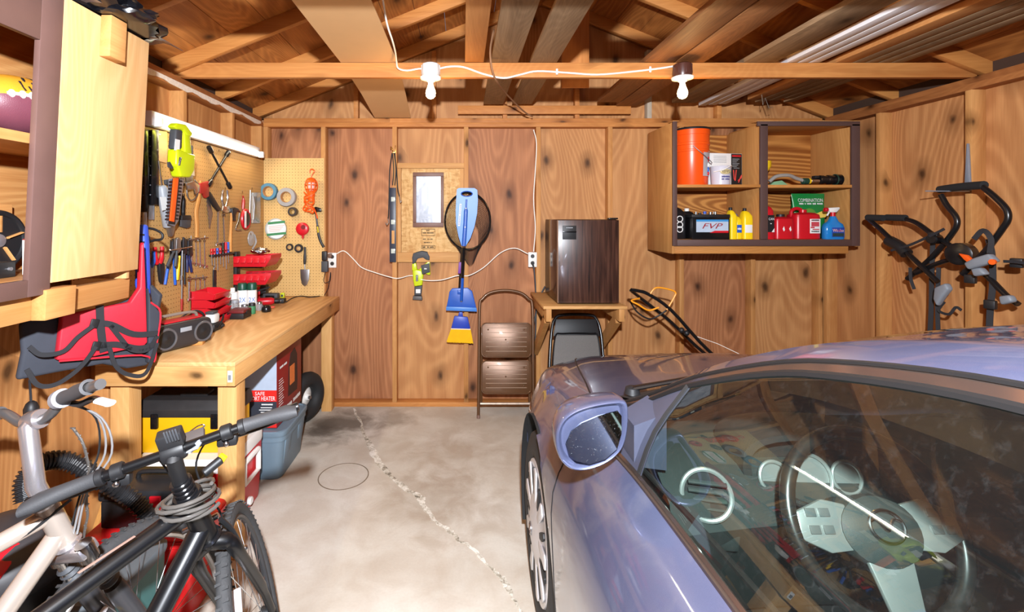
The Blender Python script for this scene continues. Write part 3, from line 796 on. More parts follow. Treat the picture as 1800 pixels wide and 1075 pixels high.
# hedge trimmer
t = tl('hedge_trimmer', 'lime green hedge trimmer hanging blade down under the tube light', 'power tool', 310, 312)
T('body', [(293, 262), (299, 262), (318, 270), (327, 272), (325, 300), (318, 312), (300, 311), (296, 296), (292, 290)], lime, t, 0.0940, 0.1520, .012, seg=3)
T('top_housing', [(292, 222), (298, 216), (314, 219), (326, 234), (324, 240), (316, 238), (310, 228), (298, 228)], lime, t, 0.1000, 0.1440, .008, seg=3)
T('rear_column', [(313, 232), (323, 238), (326, 272), (314, 270)], lime, t, 0.1020, 0.1400, .006)
T('rubber_grip', [(297, 226), (309, 229), (307, 262), (294, 262)], dgrey, t, 0.1020, 0.1440, .010, seg=3)
T('rating_label', [(308, 244), (316, 246), (315, 265), (306, 264)], white_l, t, 0.1425, 0.1445, 0)
T('battery_cap', [(293, 285), (298, 284), (304, 295), (300, 297), (294, 293)], dgrey, t, 0.1521, 0.1560, .001)
T('badge', [(315, 276), (319, 277), (316, 291), (313, 290)], dgrey, t, 0.1521, 0.1545, .0005)
text('lettering', 'RYOBI', .052, .011, LP(316, 283.5, .1547), LP(313.6, 290) - LP(318, 277), (0, .9, -.2), white_l, t, .0004)
T('orange_guard', [(304, 313), (312, 312), (304, 390), (297, 388)], orange, t, 0.1040, 0.1120, .001)
tm = MB()
for k in range(12):
    f = k / 12; x = 304 - 8 * f; y = 318 + 72 * f
    tm.prism([LP(x - 7, y, .098), LP(x - 1, y - 1, .098), LP(x - 1, y + 2, .098), LP(x - 7, y + 3, .098)], (.006, 0, 0))
    tm.prism([LP(x + 8, y - 2, .098), LP(x + 15, y - 1, .098), LP(x + 15, y + 2, .098), LP(x + 8, y + 1, .098)], (.006, 0, 0))
tm.prism([LP(303, 314, .097), LP(314, 314, .097), LP(306, 394, .097), LP(296, 393, .097)], (.006, 0, 0))
part('blade_teeth', tm, dsteel, t)
T('blade_sheath', [(296, 314), (322, 312), (312, 388), (305, 398), (292, 393)], mat('smoky sheath', (120, 116, 122), .3), t, 0.0870, 0.0940, .002)
part('hang_hook', MB().tube([LP(306, 262, .0005), LP(306, 262, .1)], .004, 6), chrome, t)
# packaged blades
t = tl('blade_pack', 'black retail card of saw blades with a white panel, behind the hedge trimmer', 'package', 332, 326)
T('card', [(322, 246), (328, 245), (328, 254), (338, 256), (339, 300), (336, 326), (322, 326)], black_m, t, .001, .006, .0005)
T('white_panel', [(322, 291), (341, 294), (342, 309), (323, 306)], white_l, t, .0062, .0075, 0)
T('blister', [(324, 306), (338, 308), (337, 322), (323, 322)], clear_pl, t, .0076, .016, .003)
m_ = MB()
for k in range(8): tr(m_, rect(324 + (k % 2) * 1, 262 + k * 4, 332, 263.5 + k * 4), LP, .0061, .0066, 0)
part('fine_print', m_, white_l, t)
# hatchet, spring clamp
t = tl('hatchet', 'wooden handled hatchet with a red head hanging handle down', 'hatchet', 346, 417)
TB('handle', [(353, 318), (350, 345), (345, 370), (346, 395), (346, 417)], [.012, .013, .014, .013, .015], handle_w, t, .018, sm=4, flat=(.7, 1.2))
T('head', [(346, 322), (362, 318), (362, 345), (357, 348), (353, 340), (346, 340)], redmetal, t, .008, .03, .004)
t = tl('spring_clamp', 'silver spring clamp on a loop of grey wire hanging over the hatchet handle', 'clamp', 335, 345)
TB('wire_loop', [(326, 312), (328, 330), (330, 345), (337, 352), (346, 344), (349, 326), (342, 316)], .004, steel, t, .036, sm=4)
T('jaw', [(324, 322), (338, 318), (348, 325), (347, 337), (340, 342), (338, 332), (326, 334)], chrome, t, .032, .046, .004)
# brush
t = tl('brush', 'black handled stiff brush hanging bristles down beside the hatchet', 'brush', 322, 400)
TB('handle', [(322, 340), (322, 350), (322, 368), (322, 378)], [.008, .014, .012, .01], black_g, t, .016, sm=3)
hook(322, 343, t)
T('ferrule', [(315, 378), (330, 378), (332, 386), (314, 386)], black_m, t, .006, .026)
T('bristles', [(314, 386.3), (332, 386.3), (331, 399), (325, 401), (315, 398)], dgrey, t, .009, .023)
# folding pruning saw
t = tl('pruning_saw', 'folding pruning saw with a pointed toothed blade, between hatchet and wrenches', 'saw', 368, 402)
tooth = [(361, 338), (365, 340), (373, 375), (368, 402)] + [(367.2 - .36 * k + (.9 if k % 2 else -.6), 398 - 3.6 * k) for k in range(16)]
T('blade', tooth, steel, t, .006, .010, 0)
T('handle', [(361, 336), (366, 337), (384, 366), (381, 372), (372, 362), (362, 342)], black_m, t, .0105, .028, .004)
# lug wrench
t = tl('lug_wrench', 'black four way lug wrench hanging crosswise on the pegboard', 'wrench', 386, 330)
for a, c in (((368, 260), (404, 328)), ((401, 268), (367, 324))):
    m_ = MB(); p, q = LP(*a, .024), LP(*c, .024); m_.tube([p, q], .0085, 10)
    d = (q - p).normalized()
    for e, s_ in ((p, 1), (q, -1)): m_.lathe([(.014, -.012), (.0165, -.006), (.0165, .035), (.009, .045)], e, d * s_, 12)
    part('arm', m_, black_g, t)
hook(385, 265, t)
# big adjustable pliers and combination wrenches
t = tl('locking_pliers', 'pair of chrome locking pliers hanging jaws up above the long wrenches', 'pliers', 395, 372)
TB('handle_arm', [(392, 334), (390, 350), (393, 364)], .008, chrome, t, .012, sm=3); TB('handle_arm', [(399, 334), (400, 350), (396, 364)], .008, chrome, t, .012, sm=3)
T('jaw', [(388, 362), (400, 362), (402, 372), (394, 374), (386, 370)], chrome, t, .004, .022, .003)
hook(396, 332, t)
def wrench(px, y0, y1, lab, group, dx=0, k=1.):
    t = tl('combination_wrench', lab, 'wrench', px + dx, y1, group=group)
    TB('shank', [(px, y0 + 4), (px + dx, y1 - 5)], .0055 * k, chrome, t, .008, flat=(.6, 1.2))
    c = LP(px, y0 + 2, .008); part('box_end', MB().torus(c, (1, 0, 0), .010 * k, .0045 * k, 16, 6), chrome, t)
    T('open_end', [(px + dx - 3 * k, y1 - 6), (px + dx + 3 * k, y1 - 6), (px + dx + 3.4 * k, y1), (px + dx + 1.2 * k, y1 - 3), (px + dx - 1.2 * k, y1 - 3), (px + dx - 3.4 * k, y1)], chrome, t, .004, .013, .001)
wrench(384, 366, 432, 'longest chrome combination wrench hanging next to the pruning saw', None, -1, 1.5)
wrench(393, 376, 430, 'long chrome combination wrench hanging right under the locking pliers', None, 2, 1.4)
for k, x in enumerate((336.5, 344.5, 351.5, 359.5)):
    wrench(x, 421, 466 + 2 * k, ('chrome wrench closest to the pliers on the upper wrench rack', 'second chrome wrench from the pliers on the upper wrench rack', 'third chrome wrench from the pliers on the upper wrench rack', 'chrome wrench at the screwdriver end of the upper wrench rack')[k], 'wrenches on the upper wire rack', 1, .9)
for k, x in enumerate((333, 344, 352, 360)):
    wrench(x, 488, 520 + (10 if k == 0 else 0), ('thick chrome wrench at the cabinet end of the lower wrench rack'.replace('cabinet', 'long screwdriver'), 'second small wrench on the lower rack above the red bins', 'third small wrench on the lower rack above the red bins', 'small wrench at the far end of the lower rack above the red bins')[k], 'wrenches on the lower wire rack', 0, .8 if k else 1.3)
for (xa, xb, y, lab) in ((333, 366, 419, 'upper thin wire tool rack holding four wrenches'), (330, 364, 488, 'lower thin wire tool rack above the stacked red bins')):
    t = tl('wire_rack', lab, 'tool rack', (xa + xb) / 2, y)
    TB('wire', [(xa, y + 2), (xb, y - 2)], .003, steel, t, .022)
    for k in range(3): TB('peg_hook', [(xa + 3 + k * 12, y + 4), (xa + 3 + k * 12, y - 5)], .003, chrome, t, .0035)
# hammer
t = tl('claw_hammer', 'claw hammer with a pale wooden handle next to the red snips', 'hammer', 407, 442)
TB('handle', [(406.5, 374), (406, 400), (405, 420), (404.5, 442)], [.010, .010, .013, .014], handle_w, t, .018, sm=3)
T('head', [(403, 366), (408, 364), (414, 366), (419, 373), (412, 371), (409.5, 378), (409.5, 388), (404, 388)], dsteel, t, .008, .03, .004)
# red handled snips, chalk reel, disc, blister pack
t = tl('chisel', 'red handled chisel hanging above the red and black reel', 'chisel', 428, 372)
TB('handle', [(427, 344), (428, 352), (427, 368)], [.007, .013, .009], redmetal, t, .014, sm=3); TB('blade', [(427, 368), (425, 386)], .005, steel, t, .012, flat=(.4, 1.4)); hook(426, 338, t)
t = tl('cable_reel', 'red and black oval reel hanging below the red handled chisel', 'reel', 432, 402)
part('rim', MB().torus(LP(432, 385, .036), (1, 0, 0), .060, .012, 28, 8, sx=1, sy=1.15, xdir=(0, 1, 0)), red_pl, t)
part('drum', MB().lathe([(.052, -.012), (.052, .012), (.03, .018)], LP(432, 385, .036), (1, 0, 0), 24), black_m, t)
T('white_strip', [(430, 371), (433, 371), (433, 400), (430, 400)], white_l, t, .0545, .057, .0005)
hook(430, 372, t)
TB('crank', [(421, 374), (419, 388), (414, 403), (424, 404)], .004, steel, t, .03, sm=3)
t = tl('sanding_disc', 'grey translucent disc hanging at the foot of the reel', 'disc', 442, 438)
part('disc', MB().lathe([(.055, 0), (.06, .002), (.058, .006), (.02, .010), (.006, .012)], LP(441, 419, .001), (1, 0, 0), 28), mat('grey disc', (172, 172, 172), .3), t)
hook(441, 412, t)
part('tail', MB().tube(cr([LP(447, 412, .006), LP(450, 425, .006), LP(444, 437, .006)], 4), .008, 6, flat=(.4, 1)), mat('grey disc', (172, 172, 172), .3), t)
t = tl('blister_pack', 'clear blister pack with silver parts on the far end of the side pegboard'.replace('far end of the side', 'long'), 'package', 446, 395)
T('shell', [(441, 338), (454, 338), (454, 392), (441, 392)], clear_pl, t, .001, .022, .006); T('parts_inside', [(444, 345), (451, 345), (450, 362), (452, 386), (444, 386), (446, 362)], steel, t, .0225, .030, .004)
TB('glass_cutter', [(440, 334), (439, 378)], .005, steel, t, .012); hook(443, 332, t)

# plier row
def plier(px, y0, y1, hc, lab, jaw=dsteel, spread=9, tilt=0, up=True, pl=LP, hl=.6, r=.0085, dt=0):
    """jaws up (up=True) hanging from the rack, or jaws down"""
    t = tl('pliers', lab, 'pliers', px, max(y0, y1), group=None)
    ym = y0 + (y1 - y0) * (1 - hl); s = spread
    hook(px, y0 + 4, t, pl)
    T('jaw', [(px - 3.5, y0 + 3), (px, y0), (px + 3.5, y0 + 3), (px + 4.5, ym), (px, ym + 5), (px - 4.5, ym)], jaw, t, .004 + dt, .022 + dt, .003)
    for sg in (-1, 1): TB('handle', [(px + sg * 2, ym), (px + sg * s * .6 + tilt * .4, ym + (y1 - ym) * .35), (px + sg * s + tilt, y1)], [r * .7, r, r * .9], hc, t, .012 + dt + (.006 if sg > 0 else 0), sm=4)
    return t
plier(302, 419, 500, blue_pl, 'blue handled channel pliers with widely spread straight grips', spread=9, tilt=-3, r=.008)
plier(317.5, 421, 492, yellow_pl, 'yellow handled pliers hanging in the middle of the plier row', spread=6.5, r=.0105)
plier(330, 418, 478, mat('navy grip', (28, 36, 84), .45), 'dark navy handled pliers next to the upper wrench rack', spread=4, tilt=3, hl=.5)
plier(309, 417, 468, dgrey, 'grey metal pliers crossing over the blue channel pliers', jaw=steel, spread=7, tilt=-8, hl=.55, dt=.05)
t = tl('long_pliers', 'long dark pliers hanging with closed straight handles behind the yellow ones', 'pliers', 322, 500)
T('jaw', [(320, 416), (325, 420), (326, 446), (319, 446)], dsteel, t, .035, .046, .003)
for dx in (-1, 3): TB('handle', [(321 + dx, 445), (320 + dx * 1.6, 500)], .006, dsteel, t, .041)
t = tl('screwdriver', 'long thin screwdriver with a steel shank hanging beside the yellow pliers', 'screwdriver', 319, 545)
hook(320, 486, t); TB('shank', [(320.5, 440), (319.5, 525)], .004, steel, t, .056); TB('handle', [(319.5, 484), (319.4, 492)], .007, chrome, t, .056); TB('tip', [(319.4, 525), (319, 545)], [.007, .005], redmetal, t, .056)
t = tl('tin_snips', 'red handled tin snips hanging points down near the blue vest', 'snips', 279, 497)
for pts in ([(272, 434), (273, 452), (276, 464)], [(285, 433), (284, 452), (280, 464)]): TB('handle', pts, [.010, .012, .009], red_pl, t, .018, sm=4)
T('blade', [(275, 462), (284, 462), (284, 478), (281, 499), (278, 494), (276, 478)], dsteel, t, .008, .026, .003)
t = tl('shears', 'blue handled shears hanging points down, closest to the blue vest', 'shears', 262, 504)
for pts in ([(257, 442), (256, 455), (262, 468)], [(270, 441), (270, 458), (265, 470)]): TB('handle', pts, [.009, .011, .008], blue_pl, t, .018, sm=4)
hook(263, 452, t)
T('blade', [(260, 466), (268, 466), (265, 488), (263, 506), (261, 488)], steel, t, .010, .022, .002)
t = tl('wire_rack', 'wire hook rack carrying the row of coloured pliers', 'tool rack', 312, 440)
TB('wire', [(297, 440), (340, 433)], .003, chrome, t, .078)
for k in (299, 336): TB('peg_hook', [(k, 439 - (k - 299) * .15), (k, 430 - (k - 299) * .15)], .003, chrome, t, .004); part('arm', MB().tube([LP(k, 439 - (k - 299) * .15, .0), LP(k, 439 - (k - 299) * .15, .078)], .003, 6), chrome, t)
# screwdriver rack
t = tl('screwdriver_rack', 'black rail holding small red and blue screwdrivers above the paint cans', 'tool rack', 385, 449)
T('rail', [(367, 448), (404, 443), (404, 446), (367, 451)], dsteel, t, .001, .035, .001)
for k, (x, m_) in enumerate(((372, red_pl), (377, red_pl), (382, blue_pl), (387, red_pl), (392, black_m), (397, red_pl), (401, blue_pl))):
    y = 448 - (x - 372) * .13; d = tl('screwdriver', ('short red screwdriver at the outer end of the black rail', 'second red screwdriver in the black rail', 'blue screwdriver among the red ones in the black rail', 'red screwdriver behind the blue one in the black rail', 'black screwdriver in the black rail', 'tall red screwdriver next to the hammer handle', 'blue screwdriver at the hammer end of the black rail')[k], 'screwdriver', x, y + 24, group='screwdrivers in the black rail')
    TB('handle', [(x, y - 11 - (8 if k > 3 else 0)), (x, y - 1)], [.008, .009], m_, d, .022, n=10)
    hook(x, y - 4, d)
    TB('shaft', [(x, y - 1), (x + 1, y + 18 + (k % 3) * 5)], .0028, steel, d, .022)
t = tl('file_tool', 'grey flat file hanging straight down above the spray bottle', 'file', 376, 513)
T('blade', rect(373.5, 474, 379, 513), dsteel, t, .001, .008); hook(376, 468, t); TB('tang', [(376, 474), (376, 466)], .003, steel, t, .006)

# ---- things on the small pegboard in the corner
PBK = BP(YB - .0075)
def roll(px, py, R, r, h, m, lab, cm=None, name='tape_roll'):
    t = tl(name, lab, 'tape', px, py + R * 206, PBK); c = PBK(px, py, .001)
    part('tape', MB().ring(c, (0, -1, 0), R, r, h), m, t); part('core', MB().ring(c + V((0, -.0005, 0)), (0, -1, 0), r * .999, r * .92, h * .96), cm or mat('cardboard core', (184, 140, 96), .8), t); return t
roll(475, 337, .072, .046, .05, mat('blue grey tape', (72, 122, 148), .5), 'large blue grey roll of tape at the corner of the dotted pegboard')
roll(506, 346.5, .079, .047, .048, mat('duct tape grey', (146, 146, 148), .45), 'large silver grey roll of duct tape on the dotted pegboard')
roll(517, 372, .038, .022, .05, mat('dark tape', (52, 44, 40), .4), 'small dark roll of tape below the duct tape', mat('brass core', (184, 150, 80), .4))
roll(510, 434, .030, .018, .02, black_m, 'smaller black tape ring to the side of the trowel'); roll(526, 436, .036, .020, .022, black_m, 'larger black tape ring touching the trowel handle')
t = tl('wire_spool', 'white labelled disc of wire in clear plastic on the dotted pegboard', 'spool', 486, 420, PBK)
part('clear_case', MB().lathe([(.088, 0), (.09, .004), (.09, .02), (.085, .024)], PBK(486, 402, .001), (0, -1, 0), 36), mat('spool edge', (176, 180, 178), .3), t)
part('paper_face', MB().lathe([(.080, 0), (.080, .0015)], PBK(486, 402, .0255), (0, -1, 0), 36), white_l, t)
m_ = MB()
for a, b_, w in ((486, 391, 30), (486, 411, 34)): m_.obox(PBK(a, b_, .0277), (w / 206, .001, .02), (0, -.1, 0))
part('green_band', m_, mat('green print', (58, 128, 84), .6), t)
m_ = MB()
for k in range(4): m_.obox(PBK(486 - k, 397 + k * 3, .0277), ((28 - 3 * k) / 206, .001, .004), (0, -.1, 0))
part('print_lines', m_, mat('pink print', (214, 150, 150), .6), t)
TB('wire_end', [(497, 412), (503, 415), (499, 420)], .002, dsteel, t, .02, PBK, sm=3)
t = tl('chalk_reel', 'round red reel with a pointed tip hanging on the dotted pegboard', 'reel', 533, 414, PBK)
part('body', MB().lathe([(.05, 0), (.054, .006), (.054, .026), (.045, .034), (.02, .036)], PBK(533, 402, .001), (0, -1, 0), 28), red_pl, t)
T('tip', [(529, 410), (537, 410), (533, 421)], red_pl, t, .008, .022, .003, PBK); part('hole', MB().lathe([(.019, 0), (.019, .002)], PBK(533, 399, .0365), (0, -1, 0), 20), mat('dark red', (110, 16, 22), .5), t)
t = tl('trowel', 'garden trowel with a black grip hanging blade down', 'trowel', 536, 503, PBK)
TB('grip', [(536, 434), (536, 450), (535.5, 464)], [.010, .013, .010], black_m, t, .02, PBK, sm=3); TB('neck', [(535.5, 464), (536, 474)], .005, steel, t, .02, PBK)
T('blade', [(528, 473), (544, 473), (543.5, 490), (540, 500), (536, 503), (531, 499), (528.5, 488)], steel, t, .012, .018, .002, PBK)
# orange droplight
t = tl('work_light', 'orange caged trouble light on a hook with its orange cord bundled beneath', 'work light', 548, 385, PBK)
TB('hook', [(545, 304), (545, 299), (549, 297), (553, 301), (549, 306), (547, 312)], .005, orange, t, .04, PBK, sm=4)
c = PBK(547, 325, .064)
part('cap', MB().lathe([(.012, .062), (.03, .056), (.044, .038), (.048, .02)], c, (0, 0, 1), 20), orange, t)
cg = MB()
for k in range(10):
    a = k * 2 * PI / 10
    cg.tube(cr([c + V((r * math.cos(a), r * math.sin(a), z)) for r, z in ((.046, .03), (.052, 0), (.048, -.03), (.035, -.055))], 3), .005, 6)
for z, r in ((.0, .053), (-.035, .047)): cg.torus(c + V((0, 0, z)), (0, 0, 1), r, .004, 20, 6)
part('cage', cg, orange, t); part('lamp_inside', MB().lathe([(.008, -.05), (.028, -.03), (.034, 0), (.026, .03)], c, (0, 0, 1), 16), mat('frosted bulb', (238, 206, 196), .3), t)
part('handle', MB().lathe([(.024, -.14), (.03, -.12), (.026, -.08), (.036, -.055)], c, (0, 0, 1), 16), orange, t)
cd = MB(); pts = []
for k in range(44):
    a = k * .95; f = k / 43
    pts.append(c + V((-.012 + .045 * math.sin(a) * (1 - .2 * f), -.012 + .022 * math.cos(a), -.06 - .16 * f + .02 * math.sin(a * 1.7))))
cd.tube(cr(pts, 3), .006, 6); part('bundled_cord', cd, orange, t)
cd = MB().tube(cr([PBK(a, b_, .05) for a, b_ in ((536, 360), (533, 368), (545, 372), (550, 364), (556, 376), (558, 384))], 4), .006, 6); part('cord_end', cd, orange, t)
t = tl('claw_hammer', 'hammer with a black and yellow rubber grip beside the orange work light', 'hammer', 569, 435, PBK)
T('head', [(551, 366), (556, 363), (565, 366), (566, 372), (558, 372), (556, 376), (551, 374)], black_g, t, .012, .034, .004, PBK)
TB('shaft', [(555, 374), (558, 396)], .008, dsteel, t, .022, PBK); TB('grip', [(558, 396), (560, 412), (564, 425), (569, 434)], [.010, .012, .011, .013], black_m, t, .022, PBK, sm=3)
hook(558, 371, t, PBK)
T('yellow_inlay', [(557.4, 398), (559.2, 398), (560.5, 408), (558.6, 409)], yellow_pl, t, .0335, .0365, .001, PBK)
# ================================================================ workbench, what stands on it and under it
bench_top = wood('bench top plywood', (250, 222, 176), (216, 174, 122), 'Y', .7, 1., .0, 'XY', rough=.5)
bench_w = wood('bench lumber', (242, 206, 152), (210, 164, 106), 'Y', 1.2, .3, .15, 'YZ', ks=4); bench_z = wood('bench leg lumber', (244, 208, 154), (212, 166, 108), 'Z', 1.2, .4, .2, 'XZ', ks=4); bench_x = wood('bench end lumber', (242, 206, 152), (210, 164, 106), 'X', 1.2, .3, .15, 'XZ', ks=4)
bx0, bx1, by0, by1 = -1.70, -1.053, 2.18, 4.02
t = thing('workbench', 'long wooden workbench with a worn plywood top and square legs', 'workbench', (-1.38, 3.1, 0))
part('bench_top', MB().box((bx0, by0, .925), (bx1, by1, ZB), .0015), bench_top, t)
part('front_apron', MB().box((bx1 - .038, by0, .833), (bx1 - .0005, by1, .9248), .002), bench_w, t)
part('end_apron', MB().box((bx0, by0 + .0005, .833), (bx1 - .0385, by0 + .038, .9248), .002), bench_x, t)
part('rear_apron', MB().box((bx0, by0 + .04, .833), (bx0 + .038, by1, .9248), .002), bench_w, t)
for y in (by0 + .041, by1 - .09):
    part('leg', MB().box((-1.155 if y < 3 else -1.18, y, 0), (-1.0655 if y < 3 else -1.095, y + .088, .8325), .003), bench_z, t)
    part('leg', MB().box((bx0 + .04, y, 0), (bx0 + .128, y + .088, .8325), .003), bench_z, t)
part('price_sticker', MB().box((bx1 - .034, by0 - .0012, .853), (bx1 - .012, by0, .905)), white_l, t)
part('sticker_print', MB().box((bx1 - .031, by0 - .0016, .862), (bx1 - .018, by0 - .0012, .886)), mat('grey print', (120, 122, 128), .6), t)
Z = ZB + .0006
def BZ(px, py): p = SZ(px, py, ZB); return V((p.x, p.y, Z))
# boombox
t = thing('boombox', 'black portable stereo with a red top at the vest end of the workbench', 'radio', BZ(297, 620))
u = V((.42, .9, 0)).normalized(); w = V((u.y, -u.x, 0)); o = V((-1.47, 2.43, Z))
def bb(f, h, d=0): return o + u * f + V((0, 0, h)) + w * d
secs = []
for f, hh, dd in ((-.155, .10, .045), (-.148, .128, .06), (-.10, .138, .066), (.10, .138, .066), (.148, .128, .06), (.155, .10, .045)):
    secs.append((bb(f, hh / 2 + .004), hh / 2, dd, V((0, 0, 1)), w))
part('case', MB().rbox_loft(secs, 6, 5), mat('charcoal plastic', (46, 44, 46), .4), t)
part('top_deck', MB().prism([bb(-.10, .1405, -.035), bb(.10, .1405, -.035), bb(.10, .1405, .045), bb(-.10, .1405, .045)], (0, 0, .006), .002), red_pl, t)
for f in (-.098, .098):
    part('speaker_ring', MB().torus(bb(f, .07, .067), w, .048, .006, 28, 8), mat('grey ring', (84, 82, 84), .35), t)
    part('speaker_cone', MB().lathe([(.046, .0), (.03, -.001), (.012, .002), (.0, .006)], bb(f, .07, .066), w, 24), black_m, t)
part('display', MB().prism([bb(-.03, .09, .067), bb(.03, .09, .067), bb(.03, .112, .067), bb(-.03, .112, .067)], w * .003, .001), lgrey, t)
part('handle', MB().tube(cr([bb(-.13, .125, -.03), bb(-.11, .160, -.03), bb(0, .166, -.03), bb(.11, .160, -.03), bb(.13, .125, -.03)], 5), .008, 8), mat('grey brown plastic', (130, 118, 106), .45), t)
# torch and yellow block
t = thing('flashlight', 'yellow flashlight with a black end lying behind the portable stereo', 'flashlight', BZ(342, 592))
a = BZ(331, 590) + V((0, 0, .027)); b_ = BZ(346, 592) + V((0, 0, .027)); d = (b_ - a).normalized()
part('barrel', MB().lathe([(.022, -.05), (.024, -.04), (.024, .05), (.026, .06)], (a + b_) / 2, d, 18), yellow_pl, t)
part('lens_head', MB().lathe([(.0262, .0605), (.0265, .085), (.02, .09)], (a + b_) / 2, d, 18), black_m, t)
solo('wood_offcut', MB().obox(BZ(345, 605) + V((0, 0, .01)), (.075, .05, .018), (0, 0, .2), .002), handle_w, 'short pale wood offcut lying in front of the yellow flashlight', 'wood')
# belt sander / charger with cable
c = BZ(356, 580)
t = thing('battery_charger', 'black battery charger with a white battery and silver label in front of the red bins', 'charger', c)
part('base', MB().box(c + V((-.08, -.055, .0)), c + V((.10, .055, .045)), .012), black_m, t)
part('rating_plate', MB().obox(c + V((-.045, -.0545, .028)), (.10, .004, .026), (.25, 0, 0), .001), mat('silver label', (198, 198, 200), .4, .3), t)
text('lettering', '~QUICK CHARGE', .07, .006, c + V((-.045, -.0572, .03)), (1, 0, 0), (0, .25, 1), black_m, t, .0004)
part('battery', MB().box(c + V((.03, -.035, .0455)), c + V((.09, .03, .10)), .012), mat('white battery', (216, 218, 214), .4), t)
part('clip', MB().box(c + V((.035, -.04, .1005)), c + V((.085, .02, .115)), .005), dgrey, t)
part('cable', MB().tube(cr([c + V(p) for p in ((-.08, -.05, .03), (-.10, -.07, .07), (-.09, .0, .10), (-.05, .03, .11), (-.02, .05, .08), (-.05, .062, .04), (-.08, .075, .012))], 5), .006, 6), black_m, t)
part('cable_loop', MB().tube(cr([c + V(p) for p in ((.10, -.02, .02), (.125, -.03, .05), (.12, .01, .09), (.10, .04, .05))], 5), .005, 6), black_m, t)
solo('drill_chuck', MB().lathe([(.014, 0), (.02, .012), (.02, .03), (.012, .042), (.006, .05)], BZ(385, 578) + V((-.02, 0, .0205)), (1, .2, 0), 14), black_m, 'small black chuck lying at the foot of the stacked red bins', 'tool part')
# red stacking bins: each a thing
def bin_(o, w, d, h, lab, m=red_pl, group=None):
    """open hopper bin: o = rear corner on the wall side, opens towards +X; w along Y, d along X"""
    t = thing('storage_bin', lab, 'bin', o + V((d / 2, w / 2, 0)), group)
    th = .004
    part('floor_pan', MB().box(o, o + V((d, w, th))), m, t)
    part('rear_side', MB().box(o + V((0, 0, th)), o + V((th, w, h))), m, t)
    prof = [(0, 0), (d, 0), (d + .012, h * .55), (d * .62, h), (0, h)]
    for y in (0, w - th): part('side_wall', MB().prism([o + V((x, y, z + th)) for x, z in prof], (0, th, 0)), m, t)
    part('front_lip', MB().prism([o + V((d, th, th)), o + V((d + .012, th, h * .6)), o + V((d + .016, th, h * .6)), o + V((d + .006, th, 0))], (0, w - 2 * th, 0), .001), m, t)
    part('rim', MB().tube([o + V((d + .014, 0, h * .6 + th)), o + V((d + .014, w, h * .6 + th))], .0045, 6), m, t)
    return t
o = V((-1.690, 2.93, Z))
labs = ('bottom', 'second from the bottom', 'third from the bottom', 'topmost')
for k in range(4): bin_(o + V((.0 - .0 * k, .02 * (3 - k) * 0, .052 * k)), .185, .15 - .004 * k, .05, labs[k] + ' of the four stacked red bins behind the charger', group='stacked red bins')
# black and red case
c = BZ(405, 562) + V((.02, .03, 0))
t = thing('tool_case', 'flat black case with a dull red lid between the bins and the paint cans', 'case', c)
part('body', MB().box(c + V((-.05, -.02, 0)), c + V((.06, .10, .038)), .004), black_m, t); part('lid', MB().box(c + V((-.05, -.02, .0385)), c + V((.06, .10, .058)), .004), mat('dull red lid', (104, 30, 32), .5), t)
part('latch', MB().box(c + V((.0602, .02, .03)), c + V((.065, .06, .05)), .001), black_m, t)
# cans and bottles
def can(px, py, r, h, body, cap, lab, name='spray_can', cat='can', caph=.05, capr=None, txt=None, tm=None, neck=None):
    c = BZ(px, py); t = thing(name, lab, cat, c)
    hb = h - caph
    part('can_body', MB().lathe([(r * .94, 0), (r, .006), (r, hb - .012), (r * .92, hb - .001)] + ([(neck, hb)] if neck else []), c, (0, 0, 1), 24), body, t)
    part('cap', MB().lathe([((capr or r * .97), hb + .0004), ((capr or r * .97), h - .008), ((capr or r * .97) * .85, h)], c, (0, 0, 1), 24), cap, t)
    if txt:
        d = V((-c.x, -c.y, 0)).normalized(); U = V((0, 0, 1)).cross(d)
        p = text('lettering', txt, r * 1.25, r * 1.0, c + d * (r + .0015) + V((0, 0, hb * .55)), U, (0, 0, 1), tm or blue_pl, t)
        for v in p.data.vertices:
            q = v.co; dx = q.dot(U); rr = q.xy.length
            cc = U * dx + d * math.sqrt(max(0, (r + .0008) ** 2 - dx * dx)); v.co = V((cc.x, cc.y, q.z))
    return t
green = mat('dark green cap', (16, 72, 56), .4)
can(426, 546, .033, .20, white_l, green, 'white spray can with a dark green cap, closer to the white squeeze bottle', txt='2X', tm=mat('blue print', (30, 110, 190), .5))
can(443, 545.5, .033, .20, white_l, green, 'white spray can with a dark green cap, second one, by the red trays', txt='2X', tm=mat('blue print', (30, 110, 190), .5))
can(409, 546, .032, .165, white_l, white_pl, 'white squeeze bottle with red print standing beside the green capped cans', 'bottle', 'bottle', .03, .016, '~GOO', red_pl)
t = can(397, 553, .030, .15, lgrey, white_pl, 'grey and white tub standing behind the red bins stack', 'tub', 'tub', .035, .031)
can(434, 535, .024, .172, mat('red can', (190, 30, 34), .4), mat('bright red cap', (226, 40, 38), .35), 'red capped can peeking out behind the green capped spray cans', caph=.03)
can(443, 551, .024, .075, mat('green print', (58, 128, 84), .6), black_m, 'small green and yellow bottle in front of the spray cans', 'bottle', 'bottle', .02)
t = can(430, 551, .024, .065, clear_pl, steel, 'little clear glass jar beside the small green bottle', 'jar', 'jar', .012)
can(456, 545, .022, .06, clear_pl, chrome, 'little clear jar with a metal lid by the red drill', 'jar', 'jar', .012)
t = can(413, 552, .026, .10, clear_pl, lgrey, 'clear plastic jar of odds and ends in front of the grey tub', 'jar', 'jar', .02)
